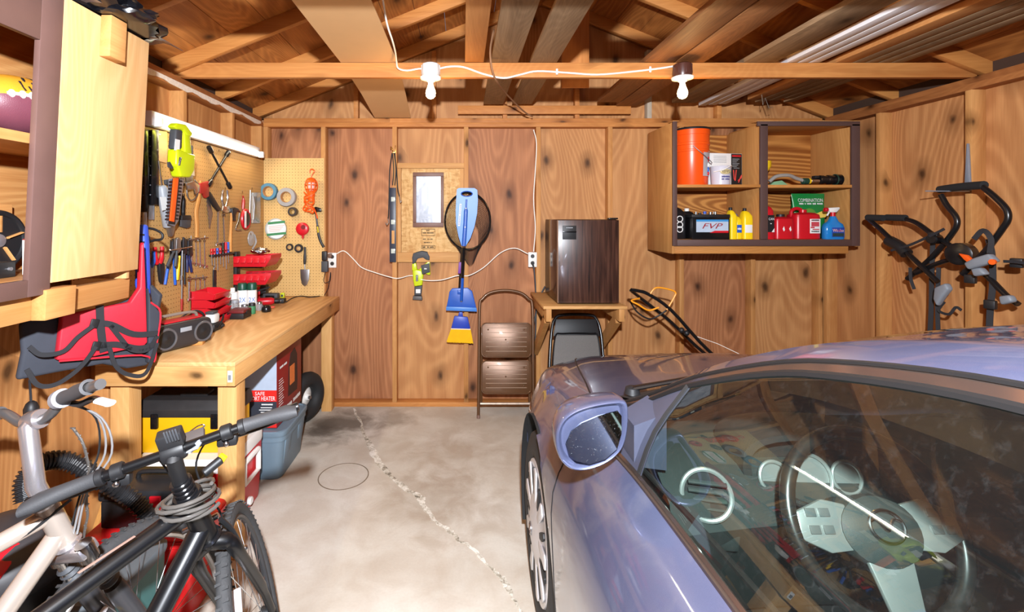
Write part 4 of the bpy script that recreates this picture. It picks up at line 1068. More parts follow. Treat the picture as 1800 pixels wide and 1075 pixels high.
# long red trays on a black rail
t = tl('bin_rail', 'black steel rail standing on the bench and carrying two long red trays', 'bracket', 413, 530)
p0 = LP(413, 442); part('upright', MB().box((-1.6985, p0.y - .025, Z), (-1.675, p0.y + .035, p0.z), .002), black_m, t)
part('support_arm', MB().beam((-1.675, p0.y + .02, 1.243), (-1.50, p0.y + .02, 1.243), .03, .012), black_m, t); part('support_arm', MB().beam((-1.675, p0.y + .02, 1.02), (-1.45, p0.y + .02, 1.093), .03, .012), black_m, t)
def tray(z, lab, sl):
    y0, y1 = p0.y - .08, p0.y + .12; x0, x1 = -1.672, -1.40
    t = thing('parts_tray', lab, 'tray', ((x0 + x1) / 2, (y0 + y1) / 2, z))
    mb = MB().prism([(x0, y0, z), (x1 - .04, y0, z), (x1, y0, z + .06), (x1, y0, z + .085), (x0, y0, z + .075)], (0, .004, 0), .001)
    part('near_side', mb, red_pl, t)
    part('rear_side', MB().prism([(x0, y1, z), (x1 - .04, y1, z), (x1, y1, z + .06), (x1, y1, z + .085), (x0, y1, z + .075)], (0, .004, 0), .001), red_pl, t)
    part('floor_pan', MB().box((x0, y0 + .004, z), (x1 - .04, y1, z + .004)), red_pl, t)
    part('nose', MB().prism([(x1 - .04, y0 + .004, z), (x1, y0 + .004, z + .06), (x1, y0 + .004, z + .085), (x1 - .004, y0 + .004, z + .085), (x1 - .004, y0 + .004, z + .062), (x1 - .043, y0 + .004, z + .004)], (0, y1 - y0 - .004, 0)), red_pl, t)
    for k in range(1, 5):
        x = x0 + (x1 - .03 - x0) * k / 5; part('divider', MB().box((x, y0 + .004, z + .004), (x + .003, y1, z + .07)), red_pl, t)
    for k in range(5):
        x = x0 + (x1 - .03 - x0) * k / 5 + .006; part('front_facet', MB().prism([(x, y0 - .012, z + .03), (x + .036, y0 - .012, z + .03), (x + .04, y0 - .001, z + .066), (x, y0 - .001, z + .066)], (0, .01, -.004), .002), red_pl, t)
    return t
tray(1.255, 'upper long red parts tray jutting out over the paint cans', 0)
tray(1.125, 'lower long red parts tray with a white packet inside', 0)
solo('packet', MB().obox((-1.549, p0.y + .01, 1.155), (.036, .10, .05), (0, 0, 0), .008), white_l, 'white paper packet lying in the lower red tray', 'packet')
solo('foil_scrap', lumpy('s', (-1.52, p0.y + .02, 1.366), (.055, .05, .022), None, .5, 2., 3), chrome, 'crumpled silver foil lying in the upper red tray', 'foil')
# batteries, chargers and a red drill at the far end
def blk(name, px, py, size, m, lab, cat, m2=None, rot=0, extra=None):
    c = BZ(px, py); t = thing(name, lab, cat, c); s = V(size)
    part('case', MB().obox(c + V((0, 0, s.z / 2)), s, (0, 0, rot), min(s) * .15), m, t)
    part('face_plate', MB().obox(c + V((0, -s.y / 2 - .001, s.z * .55)), (s.x * .6, .002, s.z * .4), (0, 0, 0), .0005), m2 or lgrey, t)
    return t
blk('charger', 486, 518, (.11, .07, .075), black_m, 'black charger with a silver face standing against the dotted pegboard', 'charger', chrome)
blk('charger', 477, 528, (.12, .06, .06), dgrey, 'grey black charger between the red drill and the lime battery', 'charger', black_g)
blk('battery_pack', 497, 525, (.028, .03, .05), lime, 'small lime green battery standing on the far end of the bench'.replace('on the far end of the bench', 'by the chargers'), 'battery', dgrey)
blk('charger', 490, 532, (.10, .06, .035), black_m, 'low black charger with a silver block, nearest the bench edge'.replace('nearest', 'closest to'), 'charger', chrome)
c = BZ(458, 536) + V((.03, 0, 0)); t = thing('drill', 'red and black cordless drill lying beside the spray cans', 'drill', c)
part('motor_body', MB().lathe([(.02, -.07), (.028, -.05), (.028, .05), (.018, .07)], c + V((0, 0, .0285)), (1, .3, 0), 16), red_pl, t); part('chuck', MB().lathe([(.016, .071), (.018, .09), (.010, .11)], c + V((0, 0, .0285)), (1, .3, 0), 14), black_m, t)
part('grip', MB().tube([c + V((-.02, -.02, .02)), c + V((-.03, -.10, .017))], [.017, .016], 10), black_m, t); part('battery_foot', MB().obox(c + V((-.032, -.12, .021)), (.06, .045, .04), (0, 0, .1), .006), black_m, t)
c = BZ(450, 524); t = thing('red_case', 'upright red and black tool case under the lower red tray', 'case', c)
part('shell', MB().box(c + V((-.03, -.02, 0)), c + V((.04, .05, .095)), .008), red_pl, t); part('handle', MB().box(c + V((.041, -.02, 0)), c + V((.09, .04, .11)), .006), black_m, t)
solo('wrench_piece', MB().obox(BZ(474, 541) + V((0, 0, .006)), (.07, .03, .010), (0, 0, .3), .003), mat('orange red', (214, 70, 40), .5), 'flat orange red piece lying in front of the red drill', 'tool part')
c = BZ(462, 549); solo('rubber_cap', MB().lathe([(.03, 0), (.034, .01), (.03, .035), (.02, .045)], c + V((.012, .03, 0)), (0, 0, 1), 18), black_g, 'round black rubber cap in front of the chargers', 'cap')
solo('charger_cable', MB().tube(cr([BZ(497, 531) + V((.03, -.01, .004)), BZ(515, 524) + V((0, 0, .004)), BZ(530, 521) + V((0, 0, .004)), BZ(545, 523) + V((0, 0, .004)), BZ(562, 521) + V((0, 0, .004))], 5), .004, 6), black_m, 'thin black cable trailing along the bench to the outlet', 'cable')

# ---- under the bench
yel_tb = mat('yellow toolbox', (236, 178, 16), .4, var=.06); blk_lid = mat('scuffed black lid', (46, 44, 44), .5, var=.3)
def cooler(x0, x1, y0, y1, h, lab):
    t = thing('cooler', lab, 'cooler', ((x0 + x1) / 2, (y0 + y1) / 2, 0))
    cx, cy = (x0 + x1) / 2, (y0 + y1) / 2; hx, hy = (x1 - x0) / 2, (y1 - y0) / 2
    part('tub', MB().rbox_loft([((cx, cy, z), hx * k, hy * k, V((1, 0, 0)), V((0, 1, 0))) for z, k in ((.0, .90), (.012, .93), (h * .5, .97), (h - .07, .985))], 8, 9), mat('cooler red', (206, 26, 34), .35, var=.05), t)
    part('lid', MB().rbox_loft([((cx, cy, z), hx * k, hy * k, V((1, 0, 0)), V((0, 1, 0))) for z, k in ((h - .0695, .99), (h - .06, 1.0), (h - .012, 1.0), (h, .97))], 8, 9), mat('cooler white', (232, 230, 226), .4, var=.03), t)
    hn = MB(); xx = x1 + .012
    hn.tube(cr([(xx, cy - .085, h - .20), (xx, cy - .085, h - .1), (xx, cy - .07, h - .085), (xx, cy + .07, h - .085), (xx, cy + .085, h - .1), (xx, cy + .085, h - .20)], 4), .014, 8)
    hn.tube([(xx, cy - .085, h - .20), (xx, cy + .085, h - .20)], .011, 8)
    part('side_handle', hn, mat('cooler white', (232, 230, 226), .4), t)
    part('drain_plug', MB().cyl((x1 * 1 - .008, cy, .07), (x1 + .014, cy, .07), .022, 14, .004), mat('cooler white', (232, 230, 226), .4), t)
    return t
cooler(-1.655, -1.165, 2.36, 2.79, .40, 'red cooler with a white lid and white handle on the floor behind the bench leg')
x0, x1, y0, y1, z0 = -1.672, -1.185, 2.42, 2.66, .4012
t = thing('toolbox', 'large yellow toolbox with a scuffed black lid standing on the red cooler', 'toolbox', ((x0 + x1) / 2, (y0 + y1) / 2, z0))
part('box_body', MB().box((x0 + .012, y0 + .01, z0), (x1 - .012, y1 - .01, z0 + .185), .006), yel_tb, t)
part('lid', MB().prism([(x0, y0, z0 + .1855), (x0, y0, z0 + .225), (x0, y0 + .03, z0 + .265), (x0, y1 - .03, z0 + .265), (x0, y1, z0 + .225), (x0, y1, z0 + .1855)], (x1 - x0, 0, 0), .004), blk_lid, t)
for x in (x0 + .09, x1 - .09):
    part('latch', MB().box((x - .018, y0 - .008, z0 + .13), (x + .018, y0 + .009, z0 + .205), .004).box((x - .013, y0 - .012, z0 + .15), (x + .013, y0 - .008, z0 + .185), .002), black_g, t)
part('carry_handle', MB().box((x0 + .17, y0 + .085, z0 + .2655), (x1 - .17, y1 - .085, z0 + .28), .005), blk_lid, t)
# grey tote with heater boxes
x0, x1, y0, y1 = -1.60, -1.085, 2.87, 3.34
t = thing('storage_tote', 'blue grey plastic storage tote with a lid on the floor under the bench', 'tote', ((x0 + x1) / 2, (y0 + y1) / 2, 0))
tote = mat('blue grey tote', (108, 128, 142), .45, var=.05)
cx, cy, hx, hy = (x0 + x1) / 2, (y0 + y1) / 2, (x1 - x0) / 2, (y1 - y0) / 2; U, Wd = V((1, 0, 0)), V((0, 1, 0))
part('tub', MB().rbox_loft([((cx, cy, z), hx * k, hy * k, U, Wd) for z, k in ((0, .84), (.01, .86), (.24, .93), (.2405, .97), (.27, .97))], 8, 9), tote, t)
part('lid', MB().rbox_loft([((cx, cy, z), hx * k, hy * k, U, Wd) for z, k in ((.2705, .985), (.28, 1.0), (.300, 1.0), (.306, .975), (.306, .93), (.300, .92))], 8, 9), tote, t)
for y in (y0 + .12, y1 - .12): part('rib', MB().prism([(x1 - .055, y - .05, .01), (x1 - .025, y - .055, .235), (x1 - .025, y + .055, .235), (x1 - .055, y + .05, .01)], (.012, 0, 0), .003), tote, t)
dark_red = mat('dark red box', (132, 22, 28), .4, var=.08); navy_p = mat('dark slate print', (48, 52, 62), .5); bred = mat('bright red band', (222, 40, 34), .45); ice = mat('pale blue print', (178, 190, 208), .5, var=.15, vs=14)
x0, x1, y0, y1, z0, z1 = -1.40, -1.155, 2.93, 3.37, .3068, .76
t = thing('heater_box', 'tall dark red carton with a portable heater picture standing on the tote', 'box', ((x0 + x1) / 2, (y0 + y1) / 2, z0))
part('carton', MB().box((x0, y0, z0), (x1, y1, z1), .002), dark_red, t)
f = y0 - .0006
def fp(n, xa, xb, za, zb, m): return part(n, MB().box((xa, f - .0008, za), (xb, f + .0005, zb)), m, t)
fp('photo_panel', x0 + .004, x1 - .002, z0 + .235, z1 - .002, ice); fp('red_band', x0 + .004, x1 - .002, z0 + .165, z0 + .2345, bred); fp('slate_panel', x0 + .004, x1 - .002, z0 + .055, z0 + .1645, navy_p); fp('bottom_band', x0 + .004, x1 - .002, z0 + .004, z0 + .0545, bred)
text('lettering', 'SAFE', .06, .022, (x1 - .105, f - .001, z0 + .215), (1, 0, 0), (0, 0, 1), white_l, t); text('lettering', 'PORT HEATER', .155, .026, (x1 - .088, f - .001, z0 + .185), (1, 0, 0), (0, 0, 1), white_l, t)
text('lettering', '~ANTI-INDOOR', .07, .010, (x1 - .06, f - .001, z0 + .148), (1, 0, 0), (0, 0, 1), white_l, t)
m_ = MB()
for k in range(4): m_.box((x1 - .10 - .01 * (k % 2), f - .0016, z0 + .125 - k * .014), (x1 - .03, f - .0009, z0 + .130 - k * .014))
part('print_lines', m_, white_l, t); text('lettering', '~18,000 BTU', .055, .018, (x1 - .16, f - .001, z0 + .03), (1, 0, 0), (0, 0, 1), white_l, t)
g = x1 + .0006
def sp_(n, ya, yb_, za, zb, m, d=.0012): return part(n, MB().box((g - .0005, ya, za), (g + d, yb_, zb)), m, t)
m_ = MB(); m_.prism([(g, y0 + a * .44, z0 + b * .453) for a, b in ((.42, .28), (.45, .72), (.52, .88), (.70, .92), (.80, .80), (.82, .40), (.80, .26))], (.001, 0, 0)); part('heater_picture', m_, mat('dark heater print', (40, 26, 28), .5), t)
sp_('glowing_grid_picture', y0 + .215, y0 + .30, z0 + .19, z0 + .315, mat('orange grid print', (224, 120, 60), .5, var=.4, vs=90), .0022)
text('lettering', '~PORTABLE HEATER', .34, .028, (g + .001, (y0 + y1) / 2 + .02, z0 + .07), (0, 1, 0), (0, 0, 1), white_l, t); text('lettering', '~OUTDOOR INDOOR', .12, .016, (g + .001, y0 + .10, z0 + .36), (0, 1, 0), (0, 0, 1), white_l, t)
m_ = MB()
for k in range(11): m_.box((g, y0 + .03, z0 + .28 - k * .016), (g + .0008, y0 + .09 + .03 * ((k * 7) % 3) / 3, z0 + .284 - k * .016))
part('print_lines', m_, white_l, t)
x0, x1, y0, y1, z1 = -1.585, -1.41, 2.93, 3.25, .72
t = thing('heater_box', 'dark carton with a small orange grid picture squeezed beside the red heater carton', 'box', ((x0 + x1) / 2, (y0 + y1) / 2, z0))
part('carton', MB().box((x0, y0, z0), (x1, y1, z1), .002), mat('black carton', (40, 36, 40), .5), t); part('grid_picture', MB().box((x1 - .10, y0 - .001, .60), (x1 - .04, y0, .66)), mat('orange grid print', (224, 120, 60), .5, var=.4, vs=90), t); part('orange_stripe', MB().box((x1 - .1, y0 - .001, .535), (x1 - .03, y0, .55)), orange, t)
# small wheel with a white rim
c = V((-1.245, 3.74, .195))
t = thing('spare_wheel', 'black tyre with a white rim standing behind the storage tote', 'wheel', (c.x, c.y, 0)); ax = V((.93, -.36, 0)).normalized()
rub = mat('tyre rubber', (30, 30, 31), .7, bump=.2, bs=120)
part('tyre', MB().torus(c, ax, .135, .058, 36, 12), rub, t); part('rim', MB().lathe([(.085, -.03), (.09, -.02), (.06, .0), (.03, .012), (.02, .03)], c, ax, 28), white_pl, t); part('hub', MB().cyl(c - ax * .04, c + ax * .045, .014, 12), steel, t)
# wooden lath, red tub, black case, shop vacuum, teal tote
lt = MB(); lt.beam(W(186, 805, 2.50), W(242, 772, 2.36), .008, .022)
solo('wooden_lath', MB().beam((-1.70, 2.08, .001 + .012), (-1.67, 2.35, .52), .022, .01), handle_w, 'thin pale lath leaning against the wall next to the yellow toolbox', 'wood')
x0, x1, y0, y1 = -1.52, -1.06, 1.86, 2.15
t = thing('tub', 'red plastic tub on the floor beside the bench leg', 'tub', ((x0 + x1) / 2, (y0 + y1) / 2, 0))
cx, cy, hx, hy = (x0 + x1) / 2, (y0 + y1) / 2, (x1 - x0) / 2, (y1 - y0) / 2
part('shell', MB().rbox_loft([((cx, cy, z), hx * k, hy * k, U, Wd) for z, k in ((0, .84), (.012, .87), (.30, .96), (.305, 1.), (.33, 1.), (.33, .95), (.31, .94))], 8, 9), mat('tub red', (214, 34, 36), .35), t)
part('rim', MB().rbox_loft([((cx, cy, z), hx * k, hy * k, U, Wd) for z, k in ((.3305, .97), (.336, .99), (.340, .97))], 8, 9), mat('tub red', (214, 34, 36), .35), t)
x0, x1, y0, y1, z0 = -1.49, -1.115, 1.92, 2.12, .3412
t = thing('toolbox', 'small black toolbox with a red latch sitting on the red tub', 'toolbox', ((x0 + x1) / 2, (y0 + y1) / 2, z0))
part('box_body', MB().box((x0 + .008, y0 + .008, z0), (x1 - .008, y1 - .008, z0 + .11), .008), black_m, t); part('lid', MB().box((x0, y0, z0 + .1105), (x1, y1, z0 + .16), .012), mat('black lid', (38, 38, 40), .35), t)
part('latch', MB().box(((x0 + x1) / 2 + .03, y0 - .008, z0 + .07), ((x0 + x1) / 2 + .075, y0 + .001, z0 + .14), .003), red_pl, t); part('sticker', MB().box(((x0 + x1) / 2 - .02, y0 + .0068, z0 + .025), ((x0 + x1) / 2 + .02, y0 + .0079, z0 + .07)), white_l, t); part('handle', MB().tube(cr([(x0 + .1, (y0 + y1) / 2, z0 + .16), (x0 + .12, (y0 + y1) / 2, z0 + .185), (x1 - .12, (y0 + y1) / 2, z0 + .185), (x1 - .1, (y0 + y1) / 2, z0 + .16)], 4), .010, 8), black_m, t)
# vacuum with corrugated hose
c = V((-1.48, 1.52, 0))
t = thing('shop_vacuum', 'black shop vacuum with a red switch panel behind the silver bicycle', 'vacuum', c)
part('tank', MB().lathe([(.15, .03), (.17, .05), (.18, .42), (.17, .46)], c, (0, 0, 1), 32), mat('vac black', (30, 30, 33), .4), t)
part('motor_head', MB().lathe([(.18, .461), (.19, .49), (.185, .54), (.15, .59), (.10, .62), (.04, .63)], c, (0, 0, 1), 32), mat('vac dark grey', (56, 54, 56), .45), t)
part('switch_panel', MB().obox(c + V((.10, -.10, .582)), (.05, .10, .02), (.5, .55, .3), .006), red_pl, t)
for a in (0, 1.57, 3.14, 4.71): part('caster', MB().ball(c + V((.13 * math.cos(a + .6), .13 * math.sin(a + .6), .025)), (.03, .02, .025), 10), black_m, t)
hs = cr([W(45, 880, 1.60), W(45, 842, 1.62), W(75, 812, 1.66), W(125, 812, 1.72), W(180, 845, 1.74), W(225, 872, 1.79), W(262, 910, 1.80), W(268, 960, 1.80)], 26)
rs = [.029 + .0035 * (1 if (i % 4) < 2 else -1) for i in range(len(hs))]
solo('vacuum_hose', MB().tube(hs, rs, 12), mat('hose black', (36, 36, 38), .4), 'black corrugated vacuum hose arching up behind the handlebars', 'hose', sharp=20)
x0, x1, y0, y1 = -1.27, -1.075, 1.42, 1.74
t = thing('storage_tote', 'teal plastic tote with a dark grey lid behind the bicycle wheels', 'tote', ((x0 + x1) / 2, (y0 + y1) / 2, 0))
cx, cy, hx, hy = (x0 + x1) / 2, (y0 + y1) / 2, (x1 - x0) / 2, (y1 - y0) / 2
part('tub', MB().rbox_loft([((cx, cy, z), hx * k, hy * k, U, Wd) for z, k in ((0, .85), (.01, .87), (.40, .95))], 8, 9), mat('teal tote', (64, 110, 108), .5), t); part('lid', MB().rbox_loft([((cx, cy, z), hx * k, hy * k, U, Wd) for z, k in ((.4005, .97), (.41, 1.), (.43, 1.), (.438, .96))], 8, 9), mat('slate lid', (88, 94, 98), .5), t)
# ================================================================ things on and before the back wall
def osb():
    t = NT('osb'); v = t.coords(); out = None
    a = t.n('ShaderNodeTexVoronoi', i_Vector=t.map(v, (1., 1., 2.4)), i_Scale=24.); b = t.n('ShaderNodeTexVoronoi', i_Vector=t.map(v, (2.6, 1., 1.)), i_Scale=20.)
    s1 = t.n('ShaderNodeSeparateColor', i_0=a.outputs['Color']); s2 = t.n('ShaderNodeSeparateColor', i_0=b.outputs['Color'])
    f = t.math('ADD', t.math('MULTIPLY', s1.outputs[0], .5), t.math('MULTIPLY', s2.outputs[1], .5))
    t.bsdf(t.ramp(f, [(.1, lin((194, 148, 92))), (.5, lin((212, 170, 112))), (.9, lin((226, 188, 132)))]), .65, spec=.25); return t.m
w1 = struct('window_1', MB().box(tuple(W(706, 443, YB + .086)), tuple(W(811, 296, YB + .072)), .001), osb())
trim_m = wood('pale trim', (230, 194, 142), (196, 150, 96), 'X', 1.2, .3); trim_z = wood('pale trim upright', (230, 194, 142), (196, 150, 96), 'Z', 1.2, .3)
for r_, m_ in ((rect(698, 287, 817, 296), trim_m), (rect(698, 443, 806, 460), trim_m), (rect(698, 296.3, 705.5, 442.7), trim_z), (rect(809, 296.3, 815, 442.7), trim_z)):
    mb = MB(); tr(mb, r_, BP(YB + .072), .0005, .03, .001); part('window_trim', mb, m_, w1)
ink = mat('black ink', (44, 34, 26), .8)
PO = BP(YB + .0715)
m_ = MB()
for x0, y0, x1, y1 in ((741, 402, 764.5, 402.8), (741, 402, 741.7, 414), (764, 402, 764.5, 414), (741, 413.5, 764.5, 414.2), (741, 431, 765, 431.7), (741, 436.5, 765, 437.2), (741, 431, 741.6, 437), (764.5, 431, 765, 437)): tr(m_, rect(x0, y0, x1, y1), PO, 0, .001, 0)
part('stamp_border', m_, ink, w1)
for s_, x, y, w, h in (('~APA', 752, 405, .03, .010), ('~RATED SHEATHING', 752.5, 409, .095, .012), ('~24/16  7/16 INCH', 752, 420, .085, .010), ('~EXPOSURE 1', 752, 426, .07, .010), ('~000  PS 2-92', 752.5, 434, .095, .013)):
    text('stamp_lettering', s_, w, h, PO(x, y, .0012), (1, 0, 0), (0, 0, 1), ink, w1)
# framed frosted print
t = thing('picture_frame', 'brown framed frosted silver print hung on the chipboard panel', 'picture', PO(753, 399, .001))
mb = MB()
for r_ in (rect(726, 303, 780, 310), rect(726, 391, 780, 399), rect(726, 310.2, 732, 390.8), rect(775, 310.2, 780, 390.8)): tr(mb, r_, PO, .001, .02, .002)
part('frame_border', mb, mat('brown frame', (116, 80, 66), .5), t)
def frosted():
    q = NT('frosted print'); v = q.coords(False); n = q.noise(q.map(v, (9., 9., 4.)), 2., 5, 1.)
    q.bsdf(q.ramp(n, [(.35, lin((138, 148, 166))), (.6, lin((186, 194, 208)))]), .22, spec=.8); return q.m
mb = MB(); tr(mb, rect(731.5, 309.8, 775.5, 391.2), PO, .002, .009, 0); part('print', mb, frosted(), t)
m_ = MB()
for x, y, w, h in ((739, 350, 4, 34), (743, 366, 3, 10), (753, 378, 14, 5), (752, 338, 3, 26), (760, 350, 5, 3), (748, 384, 18, 2)): tr(m_, rect(x - w / 2, y - h / 2, x + w / 2, y + h / 2), PO, .0092, .0097, 0)
part('faded_motif', m_, mat('faded grey motif', (160, 168, 184), .3), t)
# level and bungee cords
PW = BP(YB - .001)
t = tl('spirit_level', 'dark blue grey spirit level hanging on the stud under black bungee cords', 'level', 691, 460, PW)
T('body', rect(685.5, 330, 696.5, 460), mat('level blue grey', (42, 48, 64), .4), t, .001, .025, .002, PW)
for y in (350, 390, 441): T('vial', rect(687.5, y - 4, 694.5, y + 4), mat('vial', (190, 198, 190), .2), t, .0252, .0275, .001, PW)
T('hand_slot', rect(688.5, 405, 693.5, 428), trim_z, t, .0252, .0265, .0005, PW)
t = tl('nail_hook', 'brass hooks on the stud from which the bungee cords hang', 'hook', 691, 272, PW)
part('hook_bar', MB().tube(cr([PW(687, 262, .0), PW(687, 258, .03), PW(690, 262, .045), PW(690, 268, .035)], 4), .004, 6).tube([PW(690, 268, .035), PW(695, 268, .035), PW(695, 258, .03), PW(695, 256, 0)], .004, 6), mat('brass', (196, 160, 90), .3, .9), t)
for k, (pts, lab) in enumerate((([(689, 269), (685, 300), (684, 340), (683, 375), (682, 384)], 'black bungee cord hanging lower on the paper label side'.replace(' on the paper label side', ', its hook beside the level')), ([(693, 269), (697, 300), (699, 330), (702, 345)], 'black bungee cord hanging over the chipboard edge with its hook by the frame'))):
    t = tl('bungee_cord', lab, 'cord', *pts[-1], PW)
    TB('cord', pts, .005, black_m, t, .034 + .006 * k, PW, sm=4); x, y = pts[-1]
    TB('hook', [(x, y), (x + 1, y + 6), (x - 2 + 4 * k, y + 11), (x - 4 + 8 * k, y + 7)], .0035, steel, t, .034 + .006 * k, PW, sm=4)
    TB('upper_strand', [(pts[0][0] + 1, pts[0][1]), (pts[0][0] + 3, 300), (pts[0][0] + 1, 325)], .0045, black_m, t, .046 + .006 * k, PW, sm=4)
# lime reciprocating saw
PS = BP(YB + .088)
t = tl('reciprocating_saw', 'lime green cordless saw hanging upside down under the chipboard panel', 'power tool', 737, 526, PS)
T('grip', [(725, 452), (727, 444), (742, 440), (752, 442), (756, 450), (756, 457), (750, 456), (744, 452), (735, 454), (732, 460), (726, 464)], dgrey, t, .005, .05, .008, PS, seg=3)
T('trigger_arm', [(725, 462), (732, 461), (734, 472), (728, 476), (725, 474)], lime, t, .008, .046, .006, PS)
T('rear_arm', [(744, 466), (756, 456), (757, 482), (752, 482), (744, 476), (736, 474)], lime, t, .008, .046, .006, PS)
T('body', [(726, 474), (732, 472), (742, 474), (745, 482), (743, 500), (729, 502), (727, 490)], lime, t, .004, .052, .010, PS, seg=3)
T('battery', [(740, 466), (755, 462), (756, 478), (742, 482)], dgrey, t, .0465, .058, .004, PS)
T('side_badge', rect(731, 483, 735, 494), dgrey, t, .0525, .0545, .0005, PS); text('lettering', 'RYOBI', .046, .011, PS(733, 488.5, .0547), (0, 0, 1), (-1, 0, 0), white_l, t, .0004)
T('nose', [(729, 502.5), (743, 500.5), (741, 518), (729, 518)], dgrey, t, .008, .046, .006, PS); T('paper_label', rect(731, 508, 739, 515), white_l, t, .0462, .0475, .0003, PS); T('shoe', [(727, 518.5), (742, 519), (743, 526), (726, 525)], mat('shoe grey', (84, 80, 78), .5), t, .004, .05, .003, PS)
text('lettering', '~18V', .022, .012, PS(748, 472, .0585), (1, 0, 0), (0, 0, 1), white_l, t, .0004)
# landing net behind the paddle
PN = BP(4.0)
t = tl('landing_net', 'black landing net with a round hoop hanging behind the blue paddle', 'net', 820, 530, PN)
hc, hr, hz = PN(822, 388), 40 / 207.5, 50 / 207.5
part('hoop', MB().torus(hc, (0, -1, 0), 1, .008, 40, 8, sx=hr, sy=hz, xdir=(1, 0, 0)), black_g, t)
def netting():
    b = bmesh.new(); n, m = 34, 16; rows = []
    for j in range(m + 1):
        f = j / m; ring = []
        for k in range(n):
            a = 2 * PI * k / n; q = 1 - f * .62; ca, sa = math.cos(a), math.sin(a)
            sag = f * (.12 + .20 * max(0, -sa))
            ring.append(b.verts.new(hc + V((ca * hr * q + .02 * f, .010 + .010 * f + .006 * math.sin(5 * a), sa * hz * q - sag * .9))))
        rows.append(ring)
    for j in range(m):
        for k in range(n):
            if (j + k) % 1 == 0: b.faces.new((rows[j][k], rows[j][(k + 1) % n], rows[j + 1][(k + 1) % n], rows[j + 1][k]))
    bmesh.ops.poke(b, faces=b.faces)
    bmesh.ops.dissolve_edges(b, edges=[e for e in b.edges if all(len(v.link_edges) != 4 for v in e.verts)], use_verts=False)
    bmesh.ops.wireframe(b, faces=b.faces, thickness=.003, use_even_offset=False, use_replace=True)
    mb = MB(); mb.add(b); return mb
part('netting', netting(), mat('net cord', (28, 24, 24), .8), t)
TB('handle', [(812, 436), (809, 480), (806, 528)], .009, black_g, t, .008, PN); TB('grip', [(806, 515), (805.5, 531)], .0115, dgrey, t, .008, PN)
T('purple_sleeve', [(806.5, 460), (811.5, 460), (810, 480), (805, 480)], mat('purple sleeve', (120, 60, 150), .5), t, -.004, .0185, .003, PN)
# paddle
pbl = mat('paddle blue', (66, 126, 204), .4, var=.04); pbd = mat('paddle dark blue', (26, 82, 176), .38)
PP = BP(3.956)
t = tl('paddle', 'bright blue paddle with a hand slot hanging blade up in front of the net', 'paddle', 815, 500, PP)
def slotted():
    out = [(803, 333), (806, 330.5), (834, 330.5), (839, 334), (840, 352), (838.5, 375), (834, 398), (827, 418), (817.5, 434), (812, 434), (806, 415), (801.5, 392), (801, 370), (802, 350)]
    mb = MB(); o = [PP(a, b) for a, b in out]
    hole = [PP(820.5 + 9.5 * math.cos(a) * (1 if abs(math.cos(a)) < .9 else .95), 340.5 + 4 * math.sin(a)) for a in [2 * PI * k / 20 for k in range(20)]]
    b = bmesh.new(); vo = [b.verts.new(p) for p in o]; vh = [b.verts.new(p) for p in hole]
    eo = [b.edges.new((vo[i], vo[(i + 1) % len(vo)])) for i in range(len(vo))]; eh = [b.edges.new((vh[i], vh[(i + 1) % 20])) for i in range(20)]
    bmesh.ops.triangle_fill(b, edges=eo + eh, use_beauty=True)
    r = bmesh.ops.extrude_face_region(b, geom=b.faces[:]); bmesh.ops.translate(b, vec=(0, -.012, 0), verts=[v for v in r['geom'] if isinstance(v, bmesh.types.BMVert)])
    bmesh.ops.recalc_face_normals(b, faces=b.faces); mb.add(b); return mb
part('blade', slotted(), pbl, t)
part('slot_rim', MB().torus(PP(820.5, 340.5, .0125), (0, -1, 0), 1, .004, 28, 6, sx=9.8 / 209, sy=4.4 / 209, xdir=(1, 0, 0)), pbd, t)
TB('blade_ridge', [(820, 350), (819, 370), (817.5, 400), (815, 434)], [.008, .017, .018, .017], pbd, t, .011, PP, sm=4, flat=(1, .8))
for y in (366, 399): part('rivet', MB().ball(PP(819 - (y - 366) * .045, y, .027), (.006, .004, .006), 8), white_pl, t)
T('brand_strip', [(808, 358), (811.5, 358), (808.5, 397), (805, 397)], white_l, t, .0125, .0135, .0003, PP)
text('lettering', '~TRAVEL PADDLE', .17, .010, PP(808.3, 377.5, .0138), PP(806.8, 395) - PP(809.8, 360), (1, 0, .08), pbd, t, .0003)
TB('shaft', [(815, 434.5), (813.5, 470), (812.5, 488)], .015, black_g, t, .011, PP)
TB('metal_ring', [(815, 432), (814.9, 435)], .0175, chrome, t, .011, PP)
# dustpan and broom
PD = BP(3.975)
t = tl('dustpan', 'blue upright dustpan hanging from the paddle shaft above the broom', 'dustpan', 811, 547, PD)
TB('handle_tube', [(813, 488.5), (812, 510), (811, 528)], .013, pbd, t, .0135, PP)
T('pan', [(795, 506), (822, 505), (830, 511), (836, 535), (838, 545), (784, 543), (788, 524), (790, 512)], pbd, t, -.002, .016, .005, PD, seg=3)
T('front_lip', [(784.5, 538), (837.5, 540), (838.5, 547), (784, 545)], mat('paddle blue', (66, 126, 204), .4), t, .0165, .03, .003, PD)
T('clip', [(804, 509), (812, 511), (812, 517), (804, 516)], pbd, t, .017, .034, .003, PD); part('tip', MB().cyl(PP(811, 527.5, .0135), PP(811, 530, .0135), .009, 10), steel, t)
t = tl('broom', 'small broom with a blue head and yellow bristles hanging under the dustpan', 'broom', 808, 603, PD)
part('hang_hook', MB().tube([PD(812, 519, -.012), PD(812, 518, -.0545)], .004, 6), steel, t)
TB('broom_handle', [(810, 552), (812, 518)], .0095, black_g, t, -.011, PD)
T('neck', [(807, 547.5), (813, 547.5), (814, 556), (805, 556)], mat('broom blue', (32, 62, 172), .4), t, .0, .02, .003, PD)
T('head', [(799, 554), (822, 556), (827, 577), (793, 576)], mat('broom blue', (32, 62, 172), .4), t, .001, .024, .006, PD)
b = MB(); rnd = random.Random(3)
